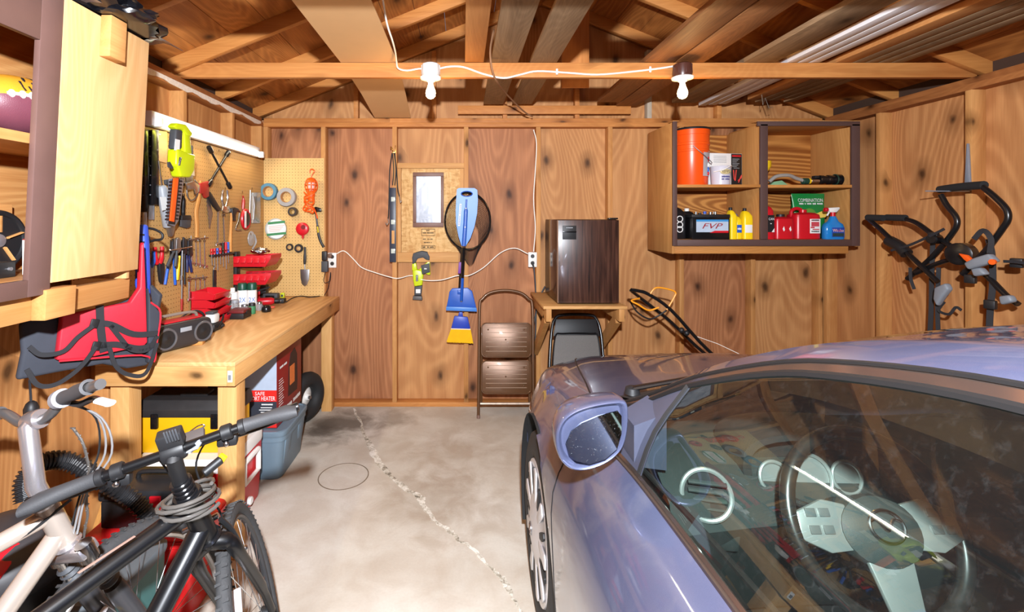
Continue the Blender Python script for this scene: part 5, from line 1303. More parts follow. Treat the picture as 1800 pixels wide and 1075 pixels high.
for k in range(70):
    f = k / 69; x0 = 793.5 + 33 * f; x1 = 785.5 + 46 * f
    for d in (.004, .012, .02): b.tube([PD(x0, 576.5, d), PD(x1, 600.5 + 2.2 * f + rnd.uniform(-1, 1), d)], .0022, 4)
part('bristles', b, mat('yellow bristle', (238, 192, 30), .6), t)
T('white_binding', [(793, 576), (827, 577), (827.2, 578), (792.8, 577)], white_pl, t, .0, .0255, .001, PD)
# outlets and cables
def outlet(px, py, lab, two=False):
    P_ = BP(YB - .001 if not two else YB + .088); t = tl('outlet', lab, 'outlet', px, py + 13, P_)
    T('cover_plate', rect(px - 7.5, py - 13, px + 7.5, py + 13), white_pl, t, .0005, .010, .003, P_)
    for dy in (-6, 6): part('receptacle', MB().lathe([(.016, 0), (.017, .003)], P_(px, py + dy, .0102), (0, -1, 0), 16), mat('socket brown', (52, 44, 40), .4), t)
    return t
outlet(936, 456, 'white outlet with a black plug on the stud beside the fridge'); outlet(584, 457, 'white outlet half covered by black adapters beside the dotted pegboard', True)
t = tl('power_adapter', 'pair of black power adapters plugged in beside the dotted pegboard', 'adapter', 571, 476, BP(YB)); T('upper_block', rect(567.5, 441, 576, 457), black_m, t, .002, .04, .005, BP(YB)); T('lower_block', rect(567, 458, 578, 477), dgrey, t, .002, .045, .005, BP(YB)); T('prongs_cap', rect(579, 445, 584, 452), mat('brown plug', (120, 84, 64), .5), t, -.074, -.03, .003, BP(YB))
solo('adapter_cable', MB().tube(cr([W(572, 478, YB - .03), W(569, 492, YB - .03), W(572, 497, YB - .025), W(580, 492, YB - .02), W(581, 478, YB - .02), W(577, 505, YB - .02), W(570, 519, YB - .02)], 5), .003, 6), black_m, 'thin black cables tangled down from the adapters to the bench', 'cable')
solo('wall_cable', MB().tube(cr([W(a, b_, YB + d) for a, b_, d in ((591, 446, .07), (605, 441, .06), (622, 456, .05), (636, 470, .04), (660, 479, .02), (683, 486, -.008), (700, 489, -.008), (724, 484, .06), (745, 492, .03), (775, 492, -.004), (805, 484, -.006), (824, 484, -.006), (850, 470, .02), (880, 444, .03), (905, 436, .02), (928, 446, .0))], 5), .0045, 6), cab, 'white cable swagging across the back wall behind the paddle', 'cable')
solo('wall_cable', MB().tube(cr([W(a, b_, YB - .006) for a, b_ in ((938, 228), (943, 252), (941, 300), (938, 350), (941, 400), (938, 442))], 5), .0045, 6), cab, 'white cable running straight down the stud to the outlet by the fridge', 'cable')
solo('fridge_cord', MB().tube(cr([W(936, 462, YB - .02), W(939, 475, YB - .03), W(942, 520, YB - .03), W(942, 570, YB - .04), W(939, 625, YB - .05), W(936, 650, YB - .05), W(935, 610, YB - .06), W(940, 560, YB - .06), W(951, 518, YB - .03), W(958, 503, YB - .01)], 6), .006, 6), dgrey, 'dark power cord looping from the outlet down behind the step stool', 'cord')
t = tl('plug', 'black plug pushed into the outlet beside the fridge', 'plug', 936, 465, BP(YB)); part('plug_body', MB().lathe([(.012, .0125), (.014, .02), (.010, .035)], PW(936, 461, 0), (0, -1, 0), 12), black_m, t); part('strain_relief', MB().tube([PW(936, 461, .03), PW(937, 468, .03)], .006, 8), black_m, t)
# step stool leaning on the wall
brz = mat('bronze enamel', (98, 66, 40), .35, .3, var=.15, coat=.3)
def ST(px, py, d=0):
    f = (735 - py) / 225; Y = 3.80 + .19 * f - d; return W(px, py, Y)
t = thing('step_stool', 'folded brown metal step stool leaning against the back wall', 'step stool', ST(888, 735))
part('frame_tube', MB().tube(cr([ST(841, 732), ST(842, 640), ST(843, 540), ST(848, 525), ST(862, 514), ST(888, 510), ST(914, 514), ST(929, 525), ST(936, 540), ST(937, 640), ST(938, 732)], 5), .0125, 10), brz, t)
part('rear_leg', MB().tube([ST(846, 712, -.03), ST(847, 575, -.04)], .010, 8), brz, t); part('rear_leg', MB().tube([ST(931, 712, -.03), ST(931, 575, -.04)], .010, 8), brz, t)
part('lower_bar', MB().tube([ST(844, 709), ST(936, 709)], .011, 8), mat('worn bronze', (150, 130, 112), .4, .3, var=.5, vs=40), t)
for (a, b_) in ((567, 626), (633, 690)):
    mb = MB(); x0, x1 = 846.5, 933; r = 8
    pts = []
    for cx_, cy_, a0 in ((x1 - r, a + r, -90), (x1 - r, b_ - r, 0), (x0 + r, b_ - r, 90), (x0 + r, a + r, 180)):
        for k in range(5): an = math.radians(a0 + k * 22.5); pts.append(ST(cx_ + r * math.cos(an), cy_ + r * math.sin(an), .012))
    mb.prism(pts, (0, -.016, 0), .003); st_ = part('step_plate', mb, brz, t)
    part('step_rim', MB().tube([p + V((0, -.016, 0)) for p in pts], .0055, 8, closed=True), brz, st_)
    m_ = MB()
    for k in range(6): m_.tube([ST(854, a + 9 + k * (b_ - a - 18) / 5, .0285), ST(926, a + 9 + k * (b_ - a - 18) / 5, .0285)], .0022, 6)
    part('tread_rib', m_, mat('worn ridge', (196, 170, 148), .35, .4), st_)
    m_ = MB()
    for x, y in ((858, a + 12), (921, a + 12), (858, b_ - 12), (921, b_ - 12), (889, (a + b_) / 2)): m_.ball(ST(x, y, .029), (.007, .004, .007), 8)
    part('rivet', m_, brz, st_)
for x in (841, 938): part('rubber_foot', MB().cyl(ST(x, 738), ST(x, 729), .0145, 10), mat('rubber foot', (120, 92, 80), .7), t)
# shelf with brackets, mini fridge, folding chair
shw = wood('shelf board', (226, 192, 140), (184, 140, 88), 'X', 1.2, .4); shy = wood('shelf brace', (214, 172, 118), (168, 122, 74), 'Z', 1.2, .3)
t = thing('wall_shelf', 'pale wooden wall shelf on diagonal braces under the small fridge', 'shelf', (.88, 3.7, .94))
sx0, sx1, sy0, sz = .575, 1.175, 3.375, .980
part('shelf_board', MB().box((sx0, sy0, sz - .022), (sx1, YB - .001, sz - .001), .002), shw, t)
for x in (sx0 + .02, sx1 - .058):
    part('support_arm', MB().box((x, sy0 + .002, sz - .112), (x + .038, YB - .001, sz - .0225), .002), shy, t)
    part('diagonal_brace', MB().beam((x + .019, sy0 + .10, sz - .11), (x + .019, YB - .012, sz - .50), .038, .07), shy, t)
t = thing('mini_fridge', 'small dark wood grain fridge standing on the wall shelf', 'refrigerator', (.905, 3.65, sz))
fw = NT('dark walnut laminate'); v = fw.coords(); n = fw.noise(fw.map(v, (45., 45., 2.2)), 1.3, 4, .6)
fw.bsdf(fw.ramp(n, [(.3, lin((36, 22, 18))), (.55, lin((66, 41, 32))), (.75, lin((86, 58, 46)))]), .32, spec=.5, coat=.3); fw = fw.m
x0, x1, y0 = .685, 1.130, 3.42
part('cabinet_shell', MB().box((x0, y0 + .045, sz + .012), (x1, 3.93, sz + .62), .006), mat('dark brown enamel', (44, 27, 22), .16, var=.05), t)
d_ = part('door', MB().box((x0, y0, sz + .014), (x1, y0 + .042, sz + .616), .004), fw, t)
part('handle_recess', MB().box((x0 + .035, y0 - .002, sz + .475), (x0 + .135, y0 + .0002, sz + .575), .002), black_m, d_, 'black recessed handle'); part('handle_lip', MB().box((x0 + .035, y0 - .008, sz + .525), (x0 + .135, y0 - .0022, sz + .535), .002), black_g, d_)
text('lettering', '~HAIER', .05, .008, (x0 + .085, y0 - .0024, sz + .56), (1, 0, 0), (0, 0, 1), lgrey, d_)
part('door_edge_trim', MB().tube([(x0 + .002, y0 - .001, sz + .016), (x0 + .002, y0 - .001, sz + .614)], .003, 6), mat('worn edge', (150, 120, 100), .4), d_)
part('top_hinge', MB().box((x1 - .07, y0 + .005, sz + .6205), (x1 - .005, y0 + .06, sz + .632), .002), black_g, t)
for x in (x0 + .04, x1 - .04):
    for y in (y0 + .09, 3.88): part('foot', MB().cyl((x, y, sz), (x, y, sz + .0125), .015, 10), black_m, t)
def CHR(px, py, d=0): f = (720 - py) / 160; return W(px, py, 3.62 + .20 * f - d)
t = thing('folding_chair', 'folded black and grey mesh chair leaning under the wall shelf', 'chair', V((.88, 3.62, 0)))
fr = [CHR(965, 725), CHR(966, 640), CHR(970, 580), CHR(976, 560), CHR(990, 553), CHR(1034, 553), CHR(1048, 560), CHR(1056, 585), CHR(1061, 640), CHR(1063, 725)]
lowest = min(p.z for p in fr)
part('back_frame', MB().tube(cr(fr[:1] + fr[1:], 5), .0125, 10), black_g, t)
for x, X2 in ((966, -.0), (1062, .0)): part('leg', MB().tube([CHR(x, 724), V((CHR(x, 724).x, 3.40, .012))], .0125, 10), black_g, t)
mb = MB(); mb.prism([CHR(a, b_, .0) for a, b_ in ((977, 560), (1047, 560), (1054, 590), (972, 590))], (0, -.012, 0), .003); part('upper_panel', mb, black_m, t)
def meshfab():
    q = NT('chair mesh fabric'); v = q.coords(False); sp = q.n('ShaderNodeSeparateXYZ', i_Vector=v)
    a = q.math('SINE', q.math('MULTIPLY', sp.outputs[0], 700.)); b_ = q.math('SINE', q.math('MULTIPLY', sp.outputs[2], 700.)); f = q.math('GREATER_THAN', q.math('MULTIPLY', a, b_), .25)
    q.bsdf(q.mix(f, lin((120, 116, 112)), lin((44, 42, 42))), .7); return q.m
mb = MB(); mb.prism([CHR(a, b_, .013) for a, b_ in ((976, 588), (1050, 588), (1058, 660), (1058, 720), (969, 720), (969, 660))], (0, -.016, 0), .006, 3); pn = part('mesh_panel', mb, meshfab(), t)
part('piping', MB().tube(cr([CHR(a, b_, .028) for a, b_ in ((970, 718), (971, 650), (976, 592), (990, 586), (1038, 586), (1051, 592), (1057, 650), (1058, 718))], 4), .006, 8), black_g, pn)
# push mower behind the car's nose
t = thing('lawn_mower', 'mower with a folded black tube handle and orange bail bars behind the car', 'mower', (2.35, 3.25, 0))
def MW(px, py, Y=3.34): return W(px, py, Y)
a0, a1 = MW(1110, 512), MW(1252, 622); dirv = (a1 - a0).normalized(); low = a0 + dirv * ((a0.z - .30) / -dirv.z)
off = V((.02, .16, .02))
part('handle_tube', MB().tube(cr([low, a1, MW(1180, 545), MW(1140, 517), MW(1122, 511), MW(1109, 509, 3.34)], 4), .012, 10), black_g, t)
part('handle_tube', MB().tube(cr([low + V((0, .2, 0)), MW(1240, 622, 3.54), MW(1180, 566, 3.52), MW(1150, 542, 3.50), MW(1128, 525, 3.48), MW(1109, 510, 3.36)], 4), .012, 10), black_g, t)
part('bail_bar', MB().tube(cr([MW(1141, 519), MW(1152, 506), MW(1170, 507), MW(1187, 513), MW(1184, 524), MW(1172, 544)], 5), .006, 8), orange if False else mat('amber wire', (236, 150, 30), .4), t)
part('bail_bar', MB().tube(cr([MW(1158, 540, 3.3), MW(1140, 545, 3.3), MW(1122, 535, 3.3), MW(1110, 528, 3.32), MW(1124, 524, 3.36)], 5), .006, 8), mat('amber wire', (236, 150, 30), .4), t)
part('drive_bail', MB().tube(cr([MW(1108, 530, 3.45), MW(1120, 548, 3.46), MW(1140, 560, 3.46), MW(1155, 556, 3.46), MW(1172, 545, 3.44)], 5), .006, 8), black_m, t)
for q in ((1207, 585), (1198, 580)): part('clamp_knob', MB().ball(MW(*q, 3.33), .02, 10), black_m, t)
part('deck', MB().lathe([(.30, .06), (.30, .16), (.24, .20), (.10, .22)], (2.42, 3.42, 0), (0, 0, 1), 28), mat('mower black', (40, 40, 42), .5), t); part('engine', MB().lathe([(.13, .221), (.14, .24), (.14, .34), (.08, .40)], (2.42, 3.42, 0), (0, 0, 1), 24), mat('engine grey', (86, 86, 90), .5), t)
for x, y in ((2.16, 3.14), (2.16, 3.70), (2.68, 3.14), (2.68, 3.70)): part('wheel', MB().torus((x, y, .10), (0, 1, 0), .075, .025, 24, 8).lathe([(.07, -.015), (.07, .015)], (x, y, .10), (0, 1, 0), 20), rub, t)
solo('pull_string', MB().tube([MW(1222, 590, 3.36), MW(1262, 604, 3.3), MW(1300, 622, 3.24)], .0018, 5), cab, 'thin pale starter string stretched from the mower handle', 'string')
# ================================================================ open cabinet in the far corner and the rack on the side wall
YC = 3.54; S = F / YC
def cx(px): return (px - VX) / S
def cz(py): return H - (py - VY) / S
t = thing('storage_cabinet', 'large open wall cabinet with a brown face frame in the corner above the car', 'cabinet', (2.27, 3.8, 1.33))
cw = wood('corner cabinet plywood', (226, 184, 126), (186, 136, 82), 'Z', .8, .5, .1, 'YZ'); cbk = wood('corner cabinet back', (222, 166, 98), (150, 92, 42), 'X', .8, 2.2, .0, 'XZ'); csh = wood('corner cabinet shelf', (220, 170, 106), (178, 124, 68), 'X', 1., .4)
x0, x1 = cx(1183), cx(1512); xd0, xd1 = cx(1337), cx(1350); zt, zb = cz(213), cz(432); zl = cz(446); yb2 = YB - .002
def bxp(n, lo, hi, m, bev=.0015): return part(n, MB().box(lo, hi, bev), m, t)
bxp('side_panel', (x0 + .002, YC + .018, zl), (x0 + .018, yb2, zt - .004), cw); bxp('side_panel', (x1 - .018, YC + .018, zb - .006), (x1 - .001, yb2, zt - .004), cw)
bxp('partition', (xd0 + .012, YC + .018, zb + .04), (xd0 + .03, yb2 - .01, zt - .02), cw)
bxp('back_panel', (x0 + .018, yb2 - .008, zb), (x1 - .018, yb2, zt - .02), cbk)
bxp('bottom_panel', (x0 + .018, YC + .018, zb + .03), (x1 - .018, yb2 - .008, zb + .046), csh); zf = zb + .0465
bxp('top_panel', (xd0 + .03, YC + .018, zt - .022), (x1 - .018, yb2 - .008, zt - .005), csh)
zs = cz(324)
bxp('shelf', (x0 + .018, YC + .002, zs - .022), (xd0 + .012, yb2 - .008, zs), csh); bxp('shelf', (xd0 + .03, YC + .002, zs - .024), (x1 - .018, yb2 - .008, zs - .002), csh)
bxp('bottom_ledger', (x0 + .018, YC + .03, zl), (cx(1497), YC + .068, zb - .001), csh)
mb = MB()
for a in ((1183, 213, 1190.5, 432), (1337, 218, 1350, 420.5), (1498, 218, 1512, 432), (1190.7, 421, 1497.8, 432), (1332, 213, 1512, 221)):
    mb.box((cx(a[0]), YC, cz(a[3])), (cx(a[2]), YC + .0178, cz(a[1])), .0015)
part('face_frame', mb, mat('dark brown paint', (84, 62, 58), .5, var=.1, vs=12), t)
bxp('raw_edge', (x0, YC + .0005, zt + .0005), (cx(1194), YC + .09, zt + .006), cw); bxp('raw_edge', (cx(1332), YC + .0005, zt + .0005), (x1, YC + .09, zt + .006), cw)
SF = zs + .0006; SR = zs - .0014; FL = zf + .0005
def it(name, lab, cat, x, y, z, group=None): return thing(name, lab, cat, (x, y, z), group)
def ctext(s_, w, h, x, y, z, m, p, sh=0): return text('lettering', s_, w, h, (x, y, z), (1, 0, 0), (0, 0, 1), m, p, .0006, sh)
# bucket
bo = mat('bucket orange', (238, 84, 20), .3, var=.04)
X, Y_ = 1.80, 3.72; t = it('bucket', 'tall orange plastic bucket with a dark rim on the upper cabinet shelf', 'bucket', X, Y_, SF)
part('bucket_wall', MB().lathe([(.112, 0), (.115, .006), (.123, .26), (.127, .262), (.127, .275), (.1245, .278), (.125, .31), (.130, .312), (.130, .33), (.127, .333), (.127, .39), (.131, .392), (.131, .43)], (X, Y_, SF), (0, 0, 1), 40), bo, t)
part('rim', MB().torus((X, Y_, SF + .438), (0, 0, 1), .128, .009, 40, 8), black_m, t)
d = V((.55, -.83, 0)).normalized(); uu = V((0, 0, 1)).cross(d)
lb = MB()
rows = [[V((X, Y_, SF + z)) + (Matrix.Rotation(a, 3, 'Z') @ d) * (.1205 + .010 * z / .3) for a in [-.34 + .068 * k for k in range(11)]] for z in (.07, .16, .25)]
lb.loft(rows, closed=False); part('silver_label', lb, mat('silver sticker', (176, 172, 176), .35), t)
for (dz, m_, r_) in ((.20, red_pl, .022), (.155, white_l, .018), (.12, blue_pl, .022), (.09, red_pl, .015)):
    part('label_print', MB().ball(V((X, Y_, SF + dz)) + (Matrix.Rotation(.12, 3, 'Z') @ d) * .1245, (.010, .010, r_), 10), m_, t)
part('wire_handle', MB().tube(cr([V((X - .05, Y_ - .125, SF + .30)), V((X + .02, Y_ - .142, SF + .23)), V((X + .09, Y_ - .125, SF + .175)), V((X + .125, Y_ - .06, SF + .17))], 5), .003, 6), steel, t)
# ice cream pail
X, Y_ = 1.985, 3.64; t = it('pail', 'small translucent white pail with a cream label beside the orange bucket', 'pail', X, Y_, SF)
part('pail_wall', MB().lathe([(.062, 0), (.066, .004), (.074, .135), (.076, .14), (.074, .145)], (X, Y_, SF), (0, 0, 1), 28), mat('cloudy white plastic', (202, 202, 214), .3, var=.03), t)
part('oval_label', MB().ball((X, Y_ - .068, SF + .10), (.042, .009, .022), 16), mat('cream gold', (206, 190, 140), .4), t); ctext('KEMPS', .055, .018, X, Y_ - .078, SF + .10, mat('brown print', (80, 58, 34), .5), t)
ctext('~VANILLA', .06, .014, X, Y_ - .0712, SF + .062, mat('navy print', (44, 44, 120), .5), t); ctext('~ICE CREAM', .06, .012, X, Y_ - .0698, SF + .043, mat('navy print', (44, 44, 120), .5), t)
part('handle', MB().tube(cr([(X - .07, Y_ - .03, SF + .10), (X - .03, Y_ - .085, SF + .11), (X + .03, Y_ - .085, SF + .14), (X + .072, Y_ - .02, SF + .14)], 5), .004, 6), white_pl, t)
# jump starter carton
x0_, x1_, y0_ = cx(1251) * 1.0 + .03, 2.195, 3.70; z1_ = SF + .285
t = it('carton', 'white and black jump starter carton with red clamps printed on it', 'box', 2.12, 3.77, SF)
R_ = Matrix.Translation((2.118, 3.75, SF)) @ Matrix.Rotation(.18, 4, 'Z')
def cb(n, lo, hi, m, bev=.001): return part(n, MB().box(lo, hi, bev, R_), m, t)
cb('carton_body', (-.185, 0, 0), (.11, .12, .26), white_l); cb('black_panel', (.012, -.0012, .002), (.108, -.0002, .258), black_m)
cb('grey_print', (-.15, -.0012, .02), (-.01, -.0002, .085), mat('grey print', (120, 122, 128), .6)); cb('red_print', (.02, -.0024, .235), (.10, -.0014, .248), red_pl)
m_ = MB()
for k in range(7): m_.box((.022, -.0022, .215 - k * .012), (.085 - .012 * (k % 3), -.0014, .219 - k * .012), 0, R_)
for k in range(5): m_.box((-.145, -.0010, .235 - k * .012), (-.03, -.0003, .238 - k * .012), 0, R_)
part('print_lines', m_, lgrey, t)
def rp(x, z, y=-.004): return R_ @ V((x, y, z))
for pts in ([(.03, .13), (.036, .06), (.046, .045)], [(.055, .13), (.048, .07), (.046, .045)], [(.075, .03), (.095, .075), (.105, .09)], [(.07, .045), (.09, .06), (.105, .075)]): part('clamp_picture', MB().tube([rp(*p) for p in pts], .004, 6), mat('red clamp print', (220, 70, 60), .45), t)
part('cable_picture', MB().tube(cr([rp(*p) for p in ((-.07, .125), (-.04, .15), (-.01, .14), (.0, .11), (-.03, .12), (.02, .145), (.03, .13))], 5), .005, 6), black_m, t)
# funnel, hose, nozzle
X = 2.335; t = it('funnel', 'yellow plastic funnel lying at the partition on the upper shelf', 'funnel', X, 3.66, SR)
part('cone', MB().lathe([(.012, 0), (.013, .06), (.02, .08), (.062, .15), (.062, .19)], (X - .005, 3.68, SR), (0, 0, 1), 24), yellow_pl, t); part('tag', MB().box((X - .045, 3.60, SR + .08), (X - .025, 3.604, SR + .17)), white_l, t)
t = it('hose', 'short clear hose with green fittings curved along the upper shelf', 'hose', 2.48, 3.66, SR)
part('clear_tube', MB().tube(cr([(2.36, 3.64, SR + .03), (2.41, 3.63, SR + .07), (2.50, 3.63, SR + .078), (2.57, 3.64, SR + .055), (2.63, 3.64, SR + .036)], 6), .014, 10), mat('clear grey hose', (170, 166, 160), .2, **{'Transmission Weight': .3}), t)
part('green_wedge', MB().prism([(2.40, 3.70, SR), (2.56, 3.70, SR), (2.50, 3.70, SR + .045), (2.44, 3.70, SR + .035)], (0, .04, 0), .003), mat('pale green', (126, 170, 130), .5), t); part('green_fitting', MB().cyl((2.615, 3.64, SR + .034), (2.66, 3.64, SR + .034), .024, 16, .003), mat('dark green fitting', (24, 62, 50), .4), t); part('yellow_collar', MB().cyl((2.6605, 3.64, SR + .034), (2.672, 3.64, SR + .034), .022, 16), yellow_pl, t)
t = it('hose_nozzle', 'black and dark green hose nozzle lying at the outer end of the upper shelf', 'nozzle', 2.8, 3.64, SR)
part('chrome_coupling', MB().cyl((2.675, 3.64, SR + .034), (2.74, 3.64, SR + .034), .022, 16, .004), chrome, t)
part('barrel', MB().lathe([(.028, 0), (.034, .005), (.034, .03), (.03, .034), (.03, .06), (.036, .065), (.036, .085), (.034, .09), (.034, .12), (.041, .125), (.041, .165), (.035, .17)], (2.742, 3.64, SR + .0450), (1, 0, 0), 24), black_g, t); part('green_ring', MB().torus((2.866, 3.64, SR + .0450), (1, 0, 0), .040, .004, 24, 6), mat('dark green fitting', (24, 62, 50), .4), t); part('lever', MB().box((2.70, 3.62, SR + .056), (2.735, 3.66, SR + .075), .003), black_m, t)
# lower left
def jug(X, Y_, z, w, d, h, m, capm, lab, cat='bottle', name='bottle', hnd=True, capr=.018, sh=None):
    t = it(name, lab, cat, X, Y_, z)
    ks = sh or ((0, .94), (.01, 1.), (.62, 1.), (.74, .93), (.86, .6), (.90, .34))
    secs = [((X + (w * .12 * max(0, f - .74) / .16 if hnd else 0) * -1, Y_, z + h * f), w / 2 * k, d / 2 * k, V((1, 0, 0)), V((0, 1, 0))) for f, k in ks]
    part('bottle_body', MB().rbox_loft(secs, 6, 4.5), m, t)
    c = secs[-1][0]; part('cap', MB().lathe([(capr, .0005), (capr, h * .085), (capr * .9, h * .095)], V(c), (0, 0, 1), 18), capm, t)
    return t
jet = mat('black jug', (22, 22, 25), .3)
t = jug(1.665, 3.68, FL, .12, .09, .27, jet, black_m, 'black oil jug with white ring emblems beside the car battery')
for dz in (.095, .05, .015): part('ring_emblem', MB().torus((1.668, 3.634, FL + .06 + dz), (0, -1, 0), .022, .0035, 20, 6), white_l, t)
jug(1.805, 3.78, FL, .12, .09, .24, jet, white_pl, 'black jug with a white cap standing behind the car battery')
t = it('car_battery', 'black car battery with a blue and silver label on the cabinet floor', 'battery', 1.87, 3.66, FL)
bx_ = (1.735, 2.02); part('case', MB().box((bx_[0], 3.575, FL), (bx_[1], 3.73, FL + .165), .004), black_g, t); part('cover', MB().box((bx_[0] - .003, 3.572, FL + .1655), (bx_[1] + .003, 3.733, FL + .19), .004), black_m, t)
xa, xb_ = bx_[0] + .03, bx_[1] - .012
part('silver_label', MB().box((xa, 3.573, FL + .055), (xb_, 3.5745, FL + .15)), mat('silver blue label', (176, 192, 210), .35), t); part('blue_band', MB().box((xa, 3.5724, FL + .135), (xb_, 3.5729, FL + .15)), mat('sky blue', (58, 140, 200), .4), t)
part('red_swoosh', MB().prism([(xa + .10, 3.5724, FL + .05), (xa + .14, 3.5724, FL + .066), (xb_, 3.5724, FL + .066), (xb_, 3.5724, FL + .05)], (0, .0004, 0)), red_pl, t)
ctext('FVP', .155, .040, (xa + xb_) / 2, 3.5722, FL + .102, mat('deep red letter', (150, 12, 24), .4), t, .35)
for x in (1.80, 1.95): part('terminal', MB().cyl((x, 3.65, FL + .19), (x, 3.65, FL + .21), .009, 12), steel, t)
for k, (x, m_, h) in enumerate(((1.90, black_m, .205), (1.94, mat('blue cap', (36, 84, 190), .4), .215), (1.985, steel, .21), (2.02, white_pl, .212))):
    t = it('small_bottle', ('small bottle with a black cap behind the car battery', 'small bottle with a blue cap behind the car battery', 'small silver capped bottle behind the car battery', 'small white capped bottle behind the car battery')[k], 'bottle', x, 3.79, FL)
    part('glass', MB().lathe([(.015, 0), (.016, .005), (.016, h - .04), (.009, h - .02)], (x, 3.79, FL), (0, 0, 1), 14), lgrey, t); part('cap', MB().lathe([(.012, h - .0195), (.012, h)], (x, 3.79, FL), (0, 0, 1), 14), m_, t)
yj = mat('yellow oil jug', (242, 208, 24), .35, var=.03)
for k, (X, Y_, w, h, lab) in enumerate(((2.062, 3.63, .055, .245, 'yellow oil bottle right against the car battery'.replace('right ', '')), (2.118, 3.66, .05, .195, 'slim yellow bottle with a blue label in the middle of the yellow ones'), (2.185, 3.65, .075, .24, 'widest yellow oil jug next to the cabinet partition'))):
    t = jug(X, Y_, FL, w, .085, h, yj, black_m if k != 1 else mat('blue grey cap', (96, 96, 130), .4), lab, capr=.013)
    if k: part('paper_label', MB().box((X - w * .4, Y_ - .0445, FL + .05), (X + w * .32, Y_ - .0430, FL + .11), .0004), blue_pl if k == 1 else white_l, t); 
    if k == 1: ctext('~FUEL', w * .6, .016, X - .002, Y_ - .0448, FL + .08, white_l, t)
# lower right
jugr = mat('red jug', (196, 20, 34), .32, var=.05)
t = jug(2.335, 3.64, FL, .075, .10, .27, jugr, black_m, 'red oil bottle with a black label cut by the partition edge', sh=((0, .95), (.01, 1.), (.80, 1.), (.9, .8), (.95, .4)))
part('black_label', MB().prism([(2.30, 3.5888, FL + .055), (2.366, 3.5888, FL + .055), (2.366, 3.5888, FL + .185), (2.30, 3.5888, FL + .185)], (0, .001, 0)), black_m, t); part('white_corner', MB().prism([(2.345, 3.588, FL + .055), (2.366, 3.588, FL + .055), (2.366, 3.588, FL + .085)], (0, .0006, 0)), white_l, t)
ctext('CAN', .042, .018, 2.343, 3.588, FL + .155, white_l, t); ctext('~AM', .012, .008, 2.34, 3.588, FL + .12, white_l, t)
t = it('work_glove', 'black glove with spread fingers resting behind the red oil bottle', 'glove', 2.36, 3.78, FL)
part('palm', MB().rbox_loft([((2.35, 3.80, FL + z), a, .018, V((1, 0, 0)), V((0, 1, 0))) for z, a in ((.0, .045), (.1, .04), (.27, .035), (.33, .03))], 5, 3), black_m, t)
for k in range(4): part('finger', MB().tube([(2.36, 3.80, FL + .25 + .028 * k), (2.40, 3.79, FL + .262 + .028 * k), (2.435 - .006 * abs(k - 1), 3.785, FL + .262 + .026 * k)], [.012, .012, .009], 8), black_m, t)
rc = ((0, .92), (.02, 1.), (.66, 1.), (.76, .94), (.82, .6), (.84, .4))
t = jug(2.46, 3.66, FL, .145, .12, .205, jugr, black_m, 'small red fuel can with a black cap between bottle and larger can', 'fuel can', 'fuel_can', False, .028, rc)
for dx in (-.015, .035): part('flame_mark', MB().prism([(2.46 + dx, 3.5995, FL + .06), (2.47 + dx, 3.5995, FL + .07), (2.462 + dx, 3.5995, FL + .10), (2.452 + dx, 3.5995, FL + .08)], (0, .002, 0), .0005), white_l, t)
X = 2.655; t = jug(X, 3.69, FL, .20, .15, .235, jugr, jugr, 'large red fuel can with a white warning label on the cabinet floor', 'fuel can', 'fuel_can', False, .026, ((0, .94), (.02, 1.), (.70, 1.), (.80, .95), (.86, .7), (.875, .4)))
part('carry_handle', MB().tube(cr([(X - .09, 3.69, FL + .17), (X - .09, 3.69, FL + .215), (X - .06, 3.69, FL + .235), (X - .025, 3.69, FL + .232), (X + .0, 3.69, FL + .21)], 5), .013, 8), jugr, t)
part('warning_label', MB().box((X - .0, 3.6135, FL + .045), (X + .08, 3.6146, FL + .155), .0003), white_l, t); m_ = MB()
for x, z, w, h in ((.04, .145, .06, .008), (.04, .115, .06, .035), (.045, .075, .05, .008), (.02, .09, .03, .012)): m_.box((X + x - w / 2, 3.6126, FL + z - h / 2), (X + x + w / 2, 3.6134, FL + z + h / 2))
part('label_print', m_, mat('red label print', (196, 70, 80), .5), t); ctext('~DANGER', .055, .010, X + .04, 3.6122, FL + .146, black_m, t); ctext('~GASOLINE', .06, .012, X + .04, 3.6130, FL + .06, ink, t)
t = it('seed_bag', 'green foil lawn food bag standing behind the red fuel can and spray bottle', 'bag', 2.78, 3.80, FL)
part('bag_body', MB().rbox_loft([((2.80, 3.835, FL + z), a, b_, V((1, .0, 0)), V((0, 1, 0))) for z, a, b_ in ((0, .12, .03), (.02, .125, .045), (.18, .128, .04), (.29, .13, .012), (.345, .135, .004), (.36, .134, .003))], 6, 3), mat('green foil', (24, 128, 60), .3, bump=.4, bs=30), t)
text('lettering', 'COMBINATION', .20, .030, (2.80, 3.808, FL + .305), (1, 0, 0), (0, .2, 1), white_l, t); text('lettering', '~WEED + FEED FOR LAWNS', .19, .015, (2.80, 3.802, FL + .277), (1, 0, 0), (0, .2, 1), white_l, t)
part('yellow_sweep', MB().prism([(2.69, 3.789, FL + .14), (2.92, 3.789, FL + .17), (2.925, 3.789, FL + .235), (2.84, 3.789, FL + .20), (2.70, 3.789, FL + .235)], (0, .002, 0)), mat('pale yellow', (232, 200, 90), .45), t); part('lawn_picture', MB().ball((2.78, 3.790, FL + .19), (.055, .003, .05), 16), mat('leaf green', (96, 150, 60), .5), t)
X = 2.835; t = it('spray_bottle', 'blue spray bottle with a white and red trigger at the cabinet side', 'bottle', X, 3.62, FL)
wb_ = mat('window cleaner blue', (36, 126, 200), .15, var=.03)
